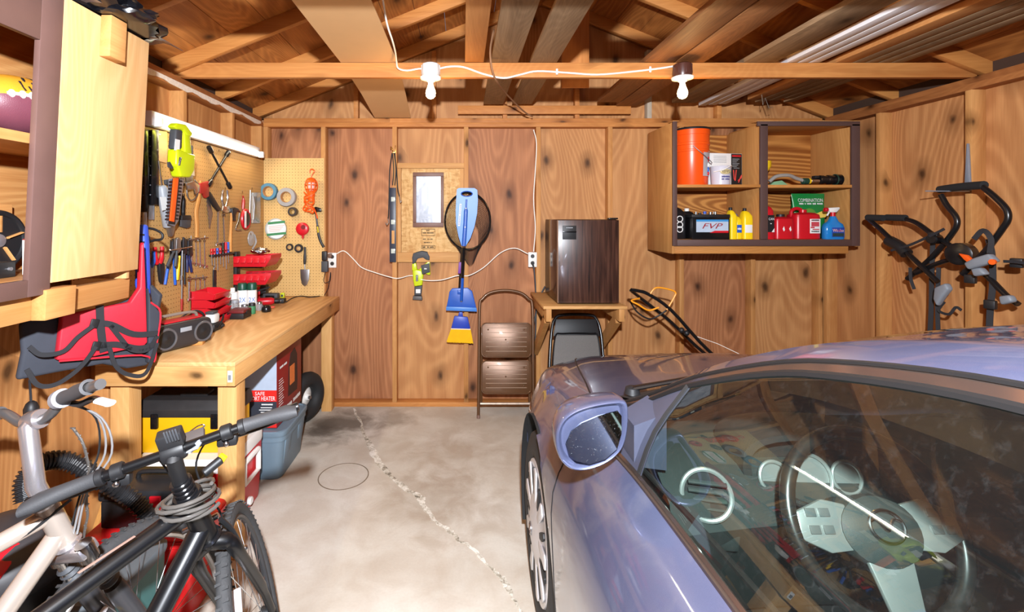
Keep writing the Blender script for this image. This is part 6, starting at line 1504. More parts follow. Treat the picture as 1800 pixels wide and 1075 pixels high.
part('bottle_body', MB().rbox_loft([((X, 3.62, FL + z), a, b_, V((1, 0, 0)), V((0, 1, 0))) for z, a, b_ in ((0, .070, .032), (.006, .074, .035), (.09, .074, .035), (.115, .065, .032), (.135, .035, .024), (.165, .020, .018), (.175, .016, .015))], 6, 4), wb_, t)
part('label', MB().box((X - .035, 3.5828, FL + .018), (X + .06, 3.5842, FL + .09), .0003), mat('label blue', (40, 70, 160), .4), t); ctext('Windex', .085, .022, X + .012, 3.5822, FL + .068, white_l, t); p_ = ctext('Windex', .078, .018, X + .012, 3.5816, FL + .068, red_pl, t)
part('label_scene', MB().box((X - .03, 3.5820, FL + .022), (X + .055, 3.5826, FL + .048)), mat('dark scene print', (40, 60, 60), .5, var=.6, vs=120), t)
part('neck_ring', MB().cyl((X, 3.62, FL + .1755), (X, 3.62, FL + .205), .017, 16), red_pl, t); part('sprayer_head', MB().prism([(X - .03, 3.605, FL + .2055), (X + .02, 3.605, FL + .2055), (X + .045, 3.605, FL + .235), (X + .04, 3.605, FL + .245), (X - .04, 3.605, FL + .24)], (0, .03, 0), .004), white_pl, t); part('nozzle', MB().cyl((X - .065, 3.62, FL + .226), (X - .0405, 3.62, FL + .226), .016, 14, .003), red_pl, t); part('trigger', MB().tube([(X - .03, 3.62, FL + .205), (X - .045, 3.62, FL + .18)], .006, 6), white_pl, t)

# ---- folded car bike rack on the side wall, and a metal bracket
XW = XR + .0
def RP(px, py, off=.08): return SX(px, py, XW - off)
foam = mat('black foam', (30, 30, 31), .85); rk = mat('black powder coat', (20, 20, 22), .28)
t = thing('bike_rack', 'black trunk bike rack with straps hung folded on the side wall', 'bike rack', RP(1690, 585))
def rt(n, pts, r, m, off, sm=5): return part(n, MB().tube(cr([RP(a, b_, off + (c[0] if c else 0)) for a, b_, *c in pts], sm), r, 10), m, t)
rt('upper_hoop', [(1654, 342), (1664, 360), (1680, 380), (1682, 396), (1670, 415), (1640, 450), (1612, 475), (1595, 490)], .015, rk, .10)
rt('upper_hoop', [(1727, 328), (1748, 345), (1768, 366), (1772, 384), (1762, 402), (1735, 438), (1712, 462), (1692, 482)], .015, rk, .16)
rt('foam_bar', [(1652, 333, .0), (1690, 328, .03), (1730, 325, .06)], .023, foam, .10)
rt('lower_arm', [(1526, 384), (1545, 400), (1562, 416), (1590, 440), (1622, 470), (1648, 495)], .015, rk, .16)
rt('lower_arm', [(1590, 384), (1612, 392), (1640, 412), (1668, 430), (1690, 450), (1735, 485), (1770, 520), (1790, 535)], .015, rk, .12)
rt('foam_grip', [(1525, 382), (1553, 383)], .022, foam, .16); rt('foam_grip', [(1558, 382), (1592, 383)], .022, foam, .125)
rt('stand_off', [(1650, 462, -.001), (1650, 462, .12)], .012, rk, .0, 2)
rt('cross_tube', [(1610, 480), (1650, 462), (1690, 452)], .014, rk, .13)
for (px, py, r) in ((1690, 446, .065), (1643, 420, .03)): part('hinge_hub', MB().lathe([(r * .9, -.035), (r, -.03), (r, .03), (r * .8, .036)], RP(px, py, .145), (-1, -.3, 0), 20), rk, t)
rt('clamp_block', [(1562, 422), (1580, 432), (1594, 446)], .036, black_m, .15, 3)
cr_ = mat('cradle grey', (130, 136, 144), .5)
for n, poly, o in (('cradle', [(1704, 462), (1722, 453), (1748, 445), (1763, 459), (1740, 466), (1712, 474)], .22), ('cradle', [(1716, 470), (1734, 470), (1744, 482), (1722, 486)], .2), ('cradle', [(1652, 505), (1672, 497), (1678, 508), (1668, 520), (1656, 538), (1650, 525)], .16), ('cradle', [(1766, 520), (1786, 518), (1792, 530), (1770, 536)], .2)):
    mb = MB(); tr(mb, poly, Pl(lambda a, b_, o=o: RP(a, b_, o), (-1, 0, 0)), 0, .04, .012, 3); part(n, mb, cr_, t, 'grey rubber cradle')
mb = MB(); tr(mb, [(1690, 445), (1704, 448), (1719, 462), (1712, 466), (1700, 456)], Pl(lambda a, b_: RP(a, b_, .235), (-1, 0, 0)), 0, .02, .004); part('orange_lever', mb, orange, t, 'orange lever')
part('orange_button', MB().lathe([(.015, 0), (.015, .012)], RP(1746, 460, .262), (-1, -.3, 0), 14), orange, t)
def stp(pts, w, off): return part('strap', MB().ribbon(cr([RP(a, b_, off) for a, b_ in pts], 6), w, .004, (-1, -.4, 0)), web, t)
stp([(1640, 420), (1638, 480), (1637, 540), (1634, 600)], 0.025, .10); stp([(1650, 470), (1648, 540), (1650, 600)], 0.022, .13); stp([(1738, 420), (1744, 450), (1745, 500), (1741, 540), (1738, 600)], 0.028, .12); stp([(1600, 470), (1601, 490), (1607, 508)], 0.018, .14); stp([(1764, 459), (1785, 460), (1800, 462)], 0.015, .20); stp([(1566, 440), (1600, 430), (1640, 412), (1660, 402)], 0.015, .18); stp([(1712, 420), (1728, 405), (1742, 420), (1740, 445)], 0.025, .19); stp([(1660, 530), (1650, 545), (1668, 552), (1680, 540), (1690, 545)], 0.015, .15)
for a, b_ in ((1641, 415), (1706, 490), (1741, 535), (1788, 462)): part('buckle', MB().obox(RP(a, b_, .15), (.03, .05, .05), (0, 0, .3), .006), black_m, t)
t = thing('shelf_bracket', 'grey metal bracket with one arm up and one arm out above the rack', 'bracket', SX(1706, 338, XW))
zn = mat('zinc bracket', (150, 162, 178), .35, .5)
mb = MB(); a = SX(1704, 252, XW); b_ = SX(1704, 326, XW); w = .012
mb.prism([(XW - .001, a.y - .004, a.z), (XW - .001, a.y + .004, a.z), (XW - .001, b_.y + .018, b_.z - .03), (XW - .001, b_.y - .018, b_.z - .03)], (-.014, 0, 0), .003); part('upright_arm', mb, zn, t)
e = W(1627, 337, b_.y); z = e.z
mb = MB().prism([(XW - .0155, b_.y - .016, z), (XW - .0155, b_.y + .016, z), (e.x, b_.y + .004, z + .002), (e.x, b_.y - .004, z + .002)], (0, 0, .006), .001); part('level_arm', mb, zn, t)
# ================================================================ two bicycles leaning to the wall side
tyre_m = mat('bicycle tyre', (56, 56, 57), .8, var=.25, vs=60, bump=.5, bs=160); spoke_m = mat('spoke steel', (206, 206, 206), .25, .9)
def bwheel(root, c, h, up, R, w, rim_m, lab=None, refl=True, hub_m=None, n=28):
    a = h.cross(up).normalized()
    wh = part('wheel', MB().torus(c, a, R - w, w, 56, 12, xdir=h), tyre_m, root, lab)
    tr_ = MB()
    for k in range(150):
        th = 2 * PI * k / 150; d = h * math.cos(th) + up * math.sin(th); tg = -h * math.sin(th) + up * math.cos(th)
        M = Matrix((tg, a, d)).transposed().to_4x4(); M.translation = c + d * (R - .0005) + a * (w * .45 * (1 if k % 2 else -1))
        tr_.box((-.0035, -w * .4, -.0022), (.0035, w * .4, .0022), 0, M)
    part('tread', tr_, tyre_m, wh)
    b = MB(); rr = R - 2 * w + .004
    b.torus(c, a, rr - .008, .010, 56, 8, flat=(1.1, 1.), xdir=h); part('rim', b, rim_m, wh)
    s = MB()
    for k in range(n):
        th = 2 * PI * k / n; sg = 1 if k % 2 else -1; off = .5 * (1 if (k // 2) % 2 else -1)
        s.tube([c + a * sg * .028 + (h * math.cos(th + off) + up * math.sin(th + off)) * .022, c + (h * math.cos(th) + up * math.sin(th)) * (rr - .012)], .0013, 5)
    part('spokes', s, spoke_m, wh)
    part('hub', MB().lathe([(.010, -.055), (.024, -.034), (.024, -.028), (.014, -.022), (.014, .022), (.024, .028), (.024, .034), (.010, .055)], c, a, 18), hub_m or black_m, wh)
    if refl:
        p = c + (h * math.cos(2.2) + up * math.sin(2.2)) * rr * .62
        part('spoke_reflector', MB().beam(p - (-h * math.sin(2.2) + up * math.cos(2.2)) * .035, p + (-h * math.sin(2.2) + up * math.cos(2.2)) * .035, .012, .026, a, .004), mat('white reflector', (226, 222, 226), .2), wh)
    return wh
Zv = V((0, 0, 1))
def bike(name, lab, A, Q, b, hf, C, R, w, frame_m, fork, cfg):
    """A bar clamp, Q top of the head tube, b handlebar direction, hf frame heading, C front axle"""
    b = b.normalized(); h = V((-b.y, b.x, 0)).normalized(); up = b.cross(h).normalized()
    h = (h - b * h.dot(b)).normalized()
    t = thing(name, lab, 'bicycle', V((C.x, C.y, 0)))
    d = (C - h * .045 - Q).normalized()
    H0, H1 = Q, Q + d * cfg.get('head', .145)
    left = V((-hf.y, hf.x, 0)); uf = (Zv + left * cfg['lean']).normalized()
    RA = V((C.x, C.y, 0)) - hf * 1.06; RA = V((RA.x, RA.y, R)) + left * (-.02)
    BB = RA + hf * .43 - Zv * .055
    ST_ = BB + (uf * .46 - hf * .16); SD_ = ST_ + (uf * .12 - hf * .045)
    fr = MB(); tw = cfg['tube']
    fr.tube([H0 + d * .0, H1], cfg['headr'], 16)
    fr.tube([H0 + d * .035, ST_ - uf * .02], [tw[0], tw[0] * .8], 14); fr.tube([H1 - d * .035, BB], [tw[1], tw[1] * .95], 14); fr.tube([BB, ST_], .016, 12)
    for sg in (-1, 1):
        s = left * .06 * sg; fr.tube([BB + left * .03 * sg, RA + s], .010, 8); fr.tube([ST_ + left * .015 * sg, RA + s], .008, 8)
    fr.lathe([(.022, -.036), (.022, .036)], BB, left, 16)
    F_ = part('frame', fr, frame_m, t)
    cr_ = H1 + d * .035
    a = b
    if fork == 'rigid':
        mb = MB().tube([H1 + d * .002, H1 + d * .03], .024, 14)
        for sg in (-1, 1): mb.tube(cr([cr_ - d * .01 + a * .005 * sg, cr_ + a * .040 * sg + d * .012, cr_ + a * .052 * sg + d * .06, C + a * .056 * sg - d * .12, C + a * .055 * sg], 5), [.022] * 6 + [.019] * 5 + [.016] * 5 + [.012] * 5, 12)
        part('fork', mb, frame_m, t)
    else:
        crn = MB().beam(cr_ - a * .075, cr_ + a * .075, .05, .035, d, .008)
        part('fork_crown', crn, mat('polished alloy', (190, 184, 186), .25, .8), t)
        for sg in (-1, 1):
            p = cr_ + a * .06 * sg
            part('stanchion', MB().lathe([(.020, -.02), (.022, -.01), (.022, .03), (.014, .035), (.014, .10)], p, d, 16), chrome, t)
            e = (C + a * .065 * sg - p).normalized(); L = (C + a * .065 * sg - p).length
            bo_ = [(.018 + .007 * (k % 2), .05 + k * .009) for k in range(11)]
            part('rubber_boot', MB().lathe(bo_, p, e, 16), dgrey, t)
            part('lower_leg', MB().lathe([(.022, .15), (.024, .17), (.022, L - .04), (.016, L)], p, e, 16), mat('fork silver black', (72, 72, 76), .3, .5), t)
        part('yellow_decal', MB().obox(cr_ + a * .065 + d * .27 - h * .024, (.03, .006, .05), (0, -.3, 0), .001), yellow_pl, t)
    # headset, stem, bar
    part('headset', MB().lathe([(cfg['headr'] + .004, -.012), (cfg['headr'] + .007, -.006), (cfg['headr'] + .004, .001)], H0, d, 18), cfg['hs'], t)
    part('lower_headset', MB().lathe([(cfg['headr'] + .004, -.001), (cfg['headr'] + .008, .006), (cfg['headr'] + .002, .014)], H1, d, 18), cfg['hs'], t)
    part('stem', MB().tube([H0 - d * .012, H0 - d * .06, A - h * .02 + d * .01, A], cfg['stemr'], 14).lathe([(.024, -.026), (.026, -.02), (.026, .02), (.024, .026)], A, b, 16), cfg['stem'], t)
    k = cfg['bar']
    part('handlebar', MB().tube(cr([A + b * s_ + V(o) for s_, o in k], 5), .0125, 12), cfg['barm'], t)
    wf = bwheel(t, C, h, up, R, w, cfg['rim'], n=cfg.get('nsp', 28)); wr_ = bwheel(t, RA, hf, (uf - hf * uf.dot(hf)).normalized(), R, w, cfg['rim'])
    part('saddle', MB().rbox_loft([(SD_ + hf * (.14 - .28 * f), .012 + .06 * f ** 1.5, .018 + .012 * f, left, uf) for f in (0, .15, .4, .7, .9, 1)], 6, 3), black_m, t)
    part('seat_post', MB().tube([ST_ - uf * .03, SD_], .0135, 10), cfg['hs'], t)
    part('crank', MB().lathe([(.085, -.003), (.085, .003)], BB - left * .05, left, 28).beam(BB - left * .062, BB - left * .062 + (uf * -.12 + hf * .12), .014, .022, left).beam(BB + left * .062, BB + left * .062 - (uf * -.12 + hf * .12), .014, .022, left), cfg['hs'], t)
    for sg in (-1, 1): part('pedal', MB().obox(BB - left * .10 * sg + (uf * -.12 + hf * .12) * sg, (.09, .06, .022), (0, 0, .3), .004), black_m, t)
    return t, dict(A=A, b=b, h=h, d=d, up=up, H0=H0, H1=H1, C=C, BB=BB, F=F_, cr=cr_, W=wf)
satin = mat('satin black frame', (13, 13, 15), .34, spec=.45, coat=.1)
L_, R_ = V((-.985, 1.12, .935)), V((-.485, 1.30, 1.065)); b = (R_ - L_).normalized()
A = (L_ + R_) / 2; A = W(306, 792, 1.21)
t, k = bike('bicycle', 'matte black bicycle with flared grips and a coiled cable lock, closest to the camera'.replace(', closest to the camera', ' on its head tube'), A, W(330, 872, 1.262), b, V((.36, .933, 0)).normalized(), V((-.665, 1.50, .335)), .345, .020, satin, 'rigid',
    dict(lean=.2, head=.15, headr=.029, tube=(.024, .029), hs=black_g, stem=black_m, stemr=.019, barm=satin, rim=mat('black rim', (60, 60, 62), .35, .4), bar=[(-.31, (0, 0, 0)), (-.15, (0, 0, 0)), (-.03, (0, 0, .0)), (.03, (0, 0, .0)), (.15, (0, 0, 0)), (.31, (0, 0, 0))]))
# flared grips
grip = mat('grip grey', (54, 54, 56), .65, bump=.2, bs=300)
for P_, sg in ((L_, -1), (R_, 1)):
    e = A + b * sg * .31; s = A + b * sg * .17
    rr = [(s + (e - s) * f + V((0, -.012 * f * f, -.006 * f * f)), r, r2) for f, r, r2 in ((0, .018, .018), (.1, .0165, .0165), (.5, .017, .020), (.8, .019, .028), (1.0, .013, .026))]
    part('grip', MB().rbox_loft([(c, r2, r, k['h'], k['up']) for c, r, r2 in rr], 4, 2.2), grip, t)
    part('grip_collar', MB().cyl(s - b * sg * .016, s, .020, 16, .002), black_m, t)
    q = A + b * sg * .125
    part('brake_clamp', MB().cyl(q - b * .014, q + b * .014, .020, 14, .003).obox(q - Zv * .028 + k['h'] * .02, (.05, .03, .03), (0, 0, .3), .006), black_m, t)
    part('brake_lever', MB().tube(cr([q - Zv * .03 + k['h'] * .03, q + b * sg * .05 - Zv * .04 + k['h'] * .05, q + b * sg * .12 - Zv * .038 + k['h'] * .045, q + b * sg * .185 - Zv * .03 + k['h'] * .05], 4), .008, 8, flat=(.6, 1.2)), mat('dark alloy', (60, 60, 62), .3, .7), t)
    part('lever_bolt', MB().ball(q - Zv * .026 - k['h'] * .012, .008, 8), chrome, t)
    part('brake_cable', MB().tube(cr([q - Zv * .03 + k['h'] * .04, q - b * sg * .05 + k['h'] * .10 - Zv * .03, A + b * sg * .03 + k['h'] * .12 - Zv * .12, k['H1'] + k['h'] * .07 + b * sg * .03, k['cr'] + k['h'] * .05 + b * .01], 6), .0028, 6), black_m, t)
bl = part('bike_light', MB().obox(W(300, 770, 1.20), (.058, .035, .042), (.3, -.2, .35), .005), mat('ribbed black', (34, 34, 36), .5), t)
for i in range(5): part('light_rib', MB().obox(W(291 + 5 * i, 769 - 1.5 * i, 1.178), (.004, .004, .034), (.3, -.2, .35), .001), dgrey, bl)
part('bike_computer', MB().obox(W(340, 772, 1.24), (.055, .05, .016), (.65, -.22, .35), .006), mat('scuffed grey cover', (72, 66, 64), .5), t)
part('computer_bracket', MB().tube(cr([W(318, 788, 1.22), W(336, 792, 1.22), W(344, 780, 1.22), W(352, 775, 1.22)], 3), .005, 6).tube([W(322, 796, 1.22), W(346, 786, 1.215), W(352, 776, 1.22)], .005, 6).tube([W(330, 786, 1.22), W(334, 796, 1.22)], .004, 6), lgrey, t)
part('wire_clip', MB().tube(cr([W(322, 768, 1.26), W(345, 750, 1.28), W(356, 746, 1.28), W(358, 750, 1.28), W(330, 764, 1.26)], 4), .002, 6), chrome, t)
sp_ = MB()
for i in range(4): sp_.lathe([(.024, .0), (.0265, .003), (.0265, .010), (.024, .013)], k['H0'] - k['d'] * (.058 - .0145 * i), k['d'], 20)
part('stem_spacer', sp_, black_g, t)
text('decal', 'III', .03, .075, k['H1'] + (k['BB'] - k['H1']) * .30 + V((.012, -.029, .0)), V((.9, -.2, -.35)), (k['H1'] - k['BB']), lgrey, t, .002)
part('top_tube_decal', MB().tube([k['H0'] + k['d'] * .035 - V((.36, .933, 0)) * x + V((.006, 0, .0235 - .03 * x)) for x in (.16, .22, .28)], .004, 6, flat=(.3, 1)), mat('copper decal', (150, 120, 108), .4), t)
# brake arms of the front wheel
q = k['cr'] + k['h'] * .035 - k['d'] * .02
for sg in (-1, 1): part('brake_arm', MB().tube(cr([q + b * .035 * sg - k['d'] * .03, q + b * .05 * sg + k['d'] * .03, k['cr'] + b * .055 * sg + k['d'] * .10 + k['h'] * .03], 4), .007, 8), mat('dark alloy', (60, 60, 62), .3, .7), t); part('brake_bolt', MB().ball(k['cr'] + b * .06 * sg + k['d'] * .09 + k['h'] * .035, .010, 8), chrome, t)
part('brake_noodle', MB().cyl(q - b * .06 - k['d'] * .035, q + b * .035 - k['d'] * .045, .009, 10, .002), chrome, t)
lk = MB(); pts = []
for i in range(110):
    a = i * 2 * PI / 22; ff = i / 110
    R2 = .062 + .008 * math.sin(i * .41); e1 = b; e2 = k['h']
    pts.append(k['H0'] + k['d'] * (-.012 + .05 * ff + .012 * math.sin(a + i * .02)) + e1 * math.cos(a) * R2 + e2 * math.sin(a) * R2)
lk.tube(pts, .0052, 8)
t2 = thing('cable_lock', 'coiled smoke grey cable lock wrapped around the black bicycle head tube', 'bicycle lock', k['H0'])
part('coiled_cable', lk, mat('smoke grey sleeve', (86, 82, 78), .25, spec=.6), t2); part('lock_barrel', MB().cyl(W(358, 832, 1.30), W(390, 806, 1.33), .012, 14, .003), black_m, t2); part('yellow_tag', MB().obox(W(391, 804, 1.33), (.022, .012, .018), (0, .6, 0), .003), yellow_pl, t2)

# ---- silver bicycle
champ = mat('champagne silver paint', (196, 182, 170), .3, .5, var=.04); pol = mat('polished alloy', (190, 184, 186), .25, .8)
b2 = V((.80, -.49, .30)).normalized(); Q2 = W(80, 885, 1.22); A2 = W(62, 738, 1.24)
b2 = V((.90, -.30, .30)).normalized()
t, k = bike('bicycle', 'silver mountain bicycle with suspension fork standing behind the black one', A2, Q2, b2, V((.52, .854, 0)).normalized(), V((-.972, 1.43, .325)), .33, .025, champ, 'sus',
    dict(lean=.12, head=.13, headr=.026, tube=(.022, .026), hs=pol, stem=pol, stemr=.021, barm=mat('grey alloy bar', (120, 118, 118), .3, .7), rim=mat('silver rim', (196, 192, 188), .3, .7), bar=[(-.30, (0, -.02, .05)), (-.15, (0, 0, .045)), (-.05, (0, 0, .0)), (.05, (0, 0, .0)), (.13, (0, -.0, .04)), (.30, (0, -.04, .05))]))
e = A2 + b2 * .245 + V((0, -.03, .05)); s = A2 + b2 * .12 + V((0, -.005, .038)); g = (e - s)
part('grip', MB().lathe([(.0165, 0), (.0175, .005), (.016, .04), (.0185, .08), (.017, g.length - .01), (.019, g.length), (.012, g.length + .001), (.012, g.length - .02)], s, g, 18), mat('worn grey grip', (66, 65, 67), .6), t)
part('twist_shifter', MB().lathe([(.02, -.03), (.024, -.026), (.024, -.004), (.019, -.001)], s, g, 18), mat('grey shifter', (140, 140, 146), .4), t)
el = A2 - b2 * .26 + V((0, .01, .05)); sl = A2 - b2 * .15 + V((0, 0, .045))
part('grip', MB().lathe([(.0165, 0), (.0175, .005), (.016, .05), (.017, .11), (.012, .115)], sl, el - sl, 18), mat('worn grey grip', (66, 65, 67), .6), t)
part('brake_lever', MB().tube(cr([s + V((0, .02, -.02)), s + g * .3 + V((.0, .03, -.035)), s + g * .75 + V((0, .035, -.035)), s + g * 1.05 + V((.0, .03, -.045))], 4), .008, 8), mat('dark alloy', (60, 60, 62), .3, .7), t)
part('lever_tip', MB().tube([s + g * 1.05 + V((.0, .03, -.045)), s + g * 1.45 + V((0, .03, -.062))], .0105, 10, flat=(.7, 1.3)), white_pl, t, 'white taped lever tip')
for i in range(3):
    q0 = s + V((.0 - .012 * i, .02, -.015)); part('brake_cable', MB().tube(cr([q0, q0 + V((.02 + .02 * i, .06, -.07)), q0 + V((.02 + .03 * i, .07, -.17)), q0 + V((-.01 + .02 * i, .05, -.26)), k['H1'] + V((.01 + .01 * i, .0, .02))], 5), .0028, 6), mat('grey cable', (120, 118, 118), .4) if i else black_m, t)
part('cable_run', MB().tube(cr([k['H0'] + V((.05, .02, .0)), k['H0'] + V((-.03, -.06, -.06)), k['H0'] + V((-.18, -.2, -.09)), k['H0'] + V((-.4, -.42, -.12))], 5), .004, 6), black_m, t)
# twisted wire hanging from the lever
pts = [W(a, b_, 1.30) for a, b_ in ((128, 752), (140, 768), (147, 782), (152, 800), (156, 820), (157, 840), (153, 862), (152, 885), (154, 905), (150, 925), (147, 945))]
P3 = cr(pts, 4); tw = MB().tube(P3, .0035, 6)
for i in range(0, len(P3) - 1, 2): tw.obox(P3[i], (.014, .004, .004), (0, (i * .7) % 1.5, i * .9), .001)
t3 = thing('chain', 'thin twisted chain hanging down from the silver handlebar', 'chain', P3[-1]); part('chain_links', tw, mat('dull zinc', (116, 112, 108), .4, .7), t3)
# ================================================================ the car: shell lofted over stations along its length
CX = 1.19
ST_Y = [2.86, 2.78, 2.60, 2.30, 1.90, 1.60, 1.35, 1.10, .80, .50, .20, -.10, -.50, -.90, -1.20, -1.50, -1.75, -1.85]
TB_ = dict(
 wS=[.36, .60, .78, .87, .91, .912, .912, .912, .912, .912, .912, .912, .91, .90, .88, .84, .74, .60],
 zS=[.52, .55, .62, .68, .72, .75, .775, .80, .82, .83, .84, .85, .87, .88, .88, .86, .80, .70],
 wB=[.30, .52, .68, .76, .80, .80, .786, .774, .770, .770, .770, .770, .78, .76, .74, .70, .62, .50],
 zB=[.68, .72, .80, .87, .925, .955, .975, .995, 1.01, 1.025, 1.045, 1.06, 1.08, 1.09, 1.08, 1.05, 1.0, .90],
 wR=[.22, .42, .56, .64, .70, .735, .708, .650, .596, .576, .571, .571, .565, .56, .58, .60, .55, .40],
 zR=[.70, .745, .835, .905, .955, .985, 1.075, 1.222, 1.345, 1.402, 1.42, 1.42, 1.41, 1.36, 1.26, 1.12, 1.04, .93],
 zC=[.73, .78, .865, .945, 1.005, 1.06, 1.205, 1.345, 1.430, 1.455, 1.468, 1.47, 1.45, 1.41, 1.32, 1.17, 1.07, .95],
 zK=[.34, .27, .22, .20, .20, .20, .20, .20, .20, .20, .20, .20, .20, .20, .20, .22, .28, .38])
def pchip(tab, y):
    xs = ST_Y; n = len(xs)
    for i in range(n - 1):
        if xs[i] >= y >= xs[i + 1]: break
    h = xs[i] - xs[i + 1]; f = (xs[i] - y) / h
    def sl(j):
        if j <= 0 or j >= n - 1: return 0.
        a = (tab[j] - tab[j - 1]) / (xs[j - 1] - xs[j]); c = (tab[j + 1] - tab[j]) / (xs[j] - xs[j + 1])
        return 0. if a * c <= 0 else 2 * a * c / (a + c)
    m0, m1 = sl(i) * h, sl(i + 1) * h
    if i == 0: m0 = tab[1] - tab[0]
    f2, f3 = f * f, f * f * f
    return (2 * f3 - 3 * f2 + 1) * tab[i] + (f3 - 2 * f2 + f) * m0 + (-2 * f3 + 3 * f2) * tab[i + 1] + (f3 - f2) * m1
def cr1(p, n):
    out = []
    for i in range(len(p) - 1):
        a, b, c, d = p[max(i - 1, 0)], p[i], p[i + 1], p[min(i + 2, len(p) - 1)]
        for k in range(n):
            t = k / n; out.append(tuple(.5 * (2 * b[q] + (c[q] - a[q]) * t + (2 * a[q] - 5 * b[q] + 4 * c[q] - d[q]) * t * t + (3 * b[q] - a[q] - 3 * c[q] + d[q]) * t ** 3) for q in (0, 1)))
    return out
def section(y):
    g = {k: pchip(v, y) for k, v in TB_.items()}
    low = [(g['wS'] - .07, g['zK']), (g['wS'] - .018, g['zK'] + .10), (g['wS'] + .0, (g['zK'] + .1 + g['zS']) / 2 + .02), (g['wS'], g['zS']), (g['wB'] + (g['wS'] - g['wB']) * .45, g['zB'] - .035 - .02 * (g['zB'] > .9)), (g['wB'], g['zB'])]
    r = cr1(low, 3)                                         # 15 points: rows 0..14
    mid = [(g['wB'], g['zB']), ((g['wB'] + g['wR']) / 2 + .022 * min(1, max(0, (g['zR'] - g['zB']) * 4)), (g['zB'] + g['zR']) / 2), (g['wR'], g['zR'])]
    r += cr1(mid, 3)                                        # rows 15..20
    k = min(1., max(.12, (g['zR'] - g['zB']) / .12)); dz = g['zC'] - g['zR']
    top = [(g['wR'], g['zR']), (g['wR'] - .018, g['zR'] + .022 * k), (g['wR'] - .082, g['zR'] + .056 * k), (g['wR'] * .58, g['zR'] + max(.068 * k, dz * .74)), (g['wR'] * .3, g['zR'] + dz * .93), (0., g['zC'])]
    q = cr1(top[2:], 3)
    r += top[:2] + q + [top[-1]]                           # row 21 rail, 22..30 roof, 31 centre... 
    return r
ys = []
y = 2.86
while y > -1.851: ys.append(round(y, 4)); y -= .035
ys[-1] = -1.85
SEC = [section(y) for y in ys]; NR = len(SEC[0])
R_BELT, R_RAIL, R_TOP = 15, 21, 23
HUBS = ((1.89, .37), (-.80, .37)); AR = .425
def surf(sgn, off=0.): return [[V((CX + sgn * (w - off), y, z - off * .3)) for w, z in s] for y, s in zip(ys, SEC)]
def inside(y, z): return any((y - a) ** 2 + (z - b) ** 2 < AR * AR for a, b in HUBS)
GLASS_F, GLASS_B = 1.115, .06                              # driver's window along the car
def kind(i, j, sgn):
    y = (ys[i] + ys[i + 1]) / 2
    if j == 22 and -.95 < y <= 1.60: return 'roof'
    if j >= R_RAIL:
        if y > 1.60: return 'hood'
        if .90 < y <= 1.60 and j >= R_TOP: return 'windshield'
        if -1.42 < y < -.92 and j >= R_TOP: return 'rear_window'
        if j == R_RAIL: return 'window_trim' if -.8 < y < 1.5 else 'body'
        return 'roof' if y > -.95 else 'trunk_lid'
    if j >= R_BELT:
        if y > 1.60: return 'fender' 
        if y > 1.115: return 'sail_panel'
        if y > .075: return 'front_window'
        if y > -.0: return 'centre_pillar'
        if y > -.70: return 'rear_side_window'
        return 'body'
    if y > 1.46: return 'fender'
    if y > .02: return 'front_door'
    if y > -.62: return 'rear_door'
    return 'body'
paint = NT('lavender blue metallic paint'); v = paint.coords(False)
n1 = paint.noise(v, 900., 1); n2 = paint.noise(v, 6., 5, .5, .65)
pcol = paint.mix(paint.math('MULTIPLY', n1, .35), lin((80, 86, 116)), lin((122, 128, 156)))
pcol = paint.mix(paint.ramp(n2, [(.5, 0.), (.8, .25)]), pcol, lin((176, 170, 166)))
paint.bsdf(pcol, .32, .55, .5, 1.0, **{'Coat Roughness': .05}); paint = paint.m
gloss_k = mat('dark chrome trim', (128, 112, 104), .13, .9, var=.03)
def glass(name, tint, ior, dust=.0):
    q = NT(name); v = q.coords(False)
    tr_ = q.n('ShaderNodeBsdfTransparent'); tr_.inputs[0].default_value = (*tint, 1)
    gl = q.n('ShaderNodeBsdfGlossy', i_Roughness=.0); gl.inputs[0].default_value = (.95, 1, .98, 1)
    ge = q.n('ShaderNodeNewGeometry'); bk = ge.outputs['Backfacing']      # a thin pane: the same reflectance from both sides
    fr = q.n('ShaderNodeFresnel', i_IOR=q.math('ADD', ior, q.math('MULTIPLY', bk, 1 / ior - ior)))
    mx = q.n('ShaderNodeMixShader'); q.l(fr.outputs[0], mx.inputs[0]); q.l(tr_.outputs[0], mx.inputs[1]); q.l(gl.outputs[0], mx.inputs[2])
    df = q.n('ShaderNodeBsdfDiffuse'); df.inputs[0].default_value = (.7, .72, .7, 1)
    d = q.ramp(q.noise(v, 60., 5, .3, .75), [(.52, dust * .3), (.78, dust)])
    m2 = q.n('ShaderNodeMixShader'); q.l(d, m2.inputs[0]); q.l(mx.outputs[0], m2.inputs[1]); q.l(df.outputs[0], m2.inputs[2]); q.l(m2.outputs[0], q.o.inputs[0]); return q.m
side_glass = glass('green tinted glass', (.74, .84, .79), 1.75, .012); wind_glass = glass('windshield glass', (.80, .87, .83), 1.6, .012)
car = thing('car', 'lavender blue sedan parked nose in beside the workbench with its driver window towards the room', 'car', (CX, .5, 0))
dk = mat('dark underside', (18, 18, 19), .8)
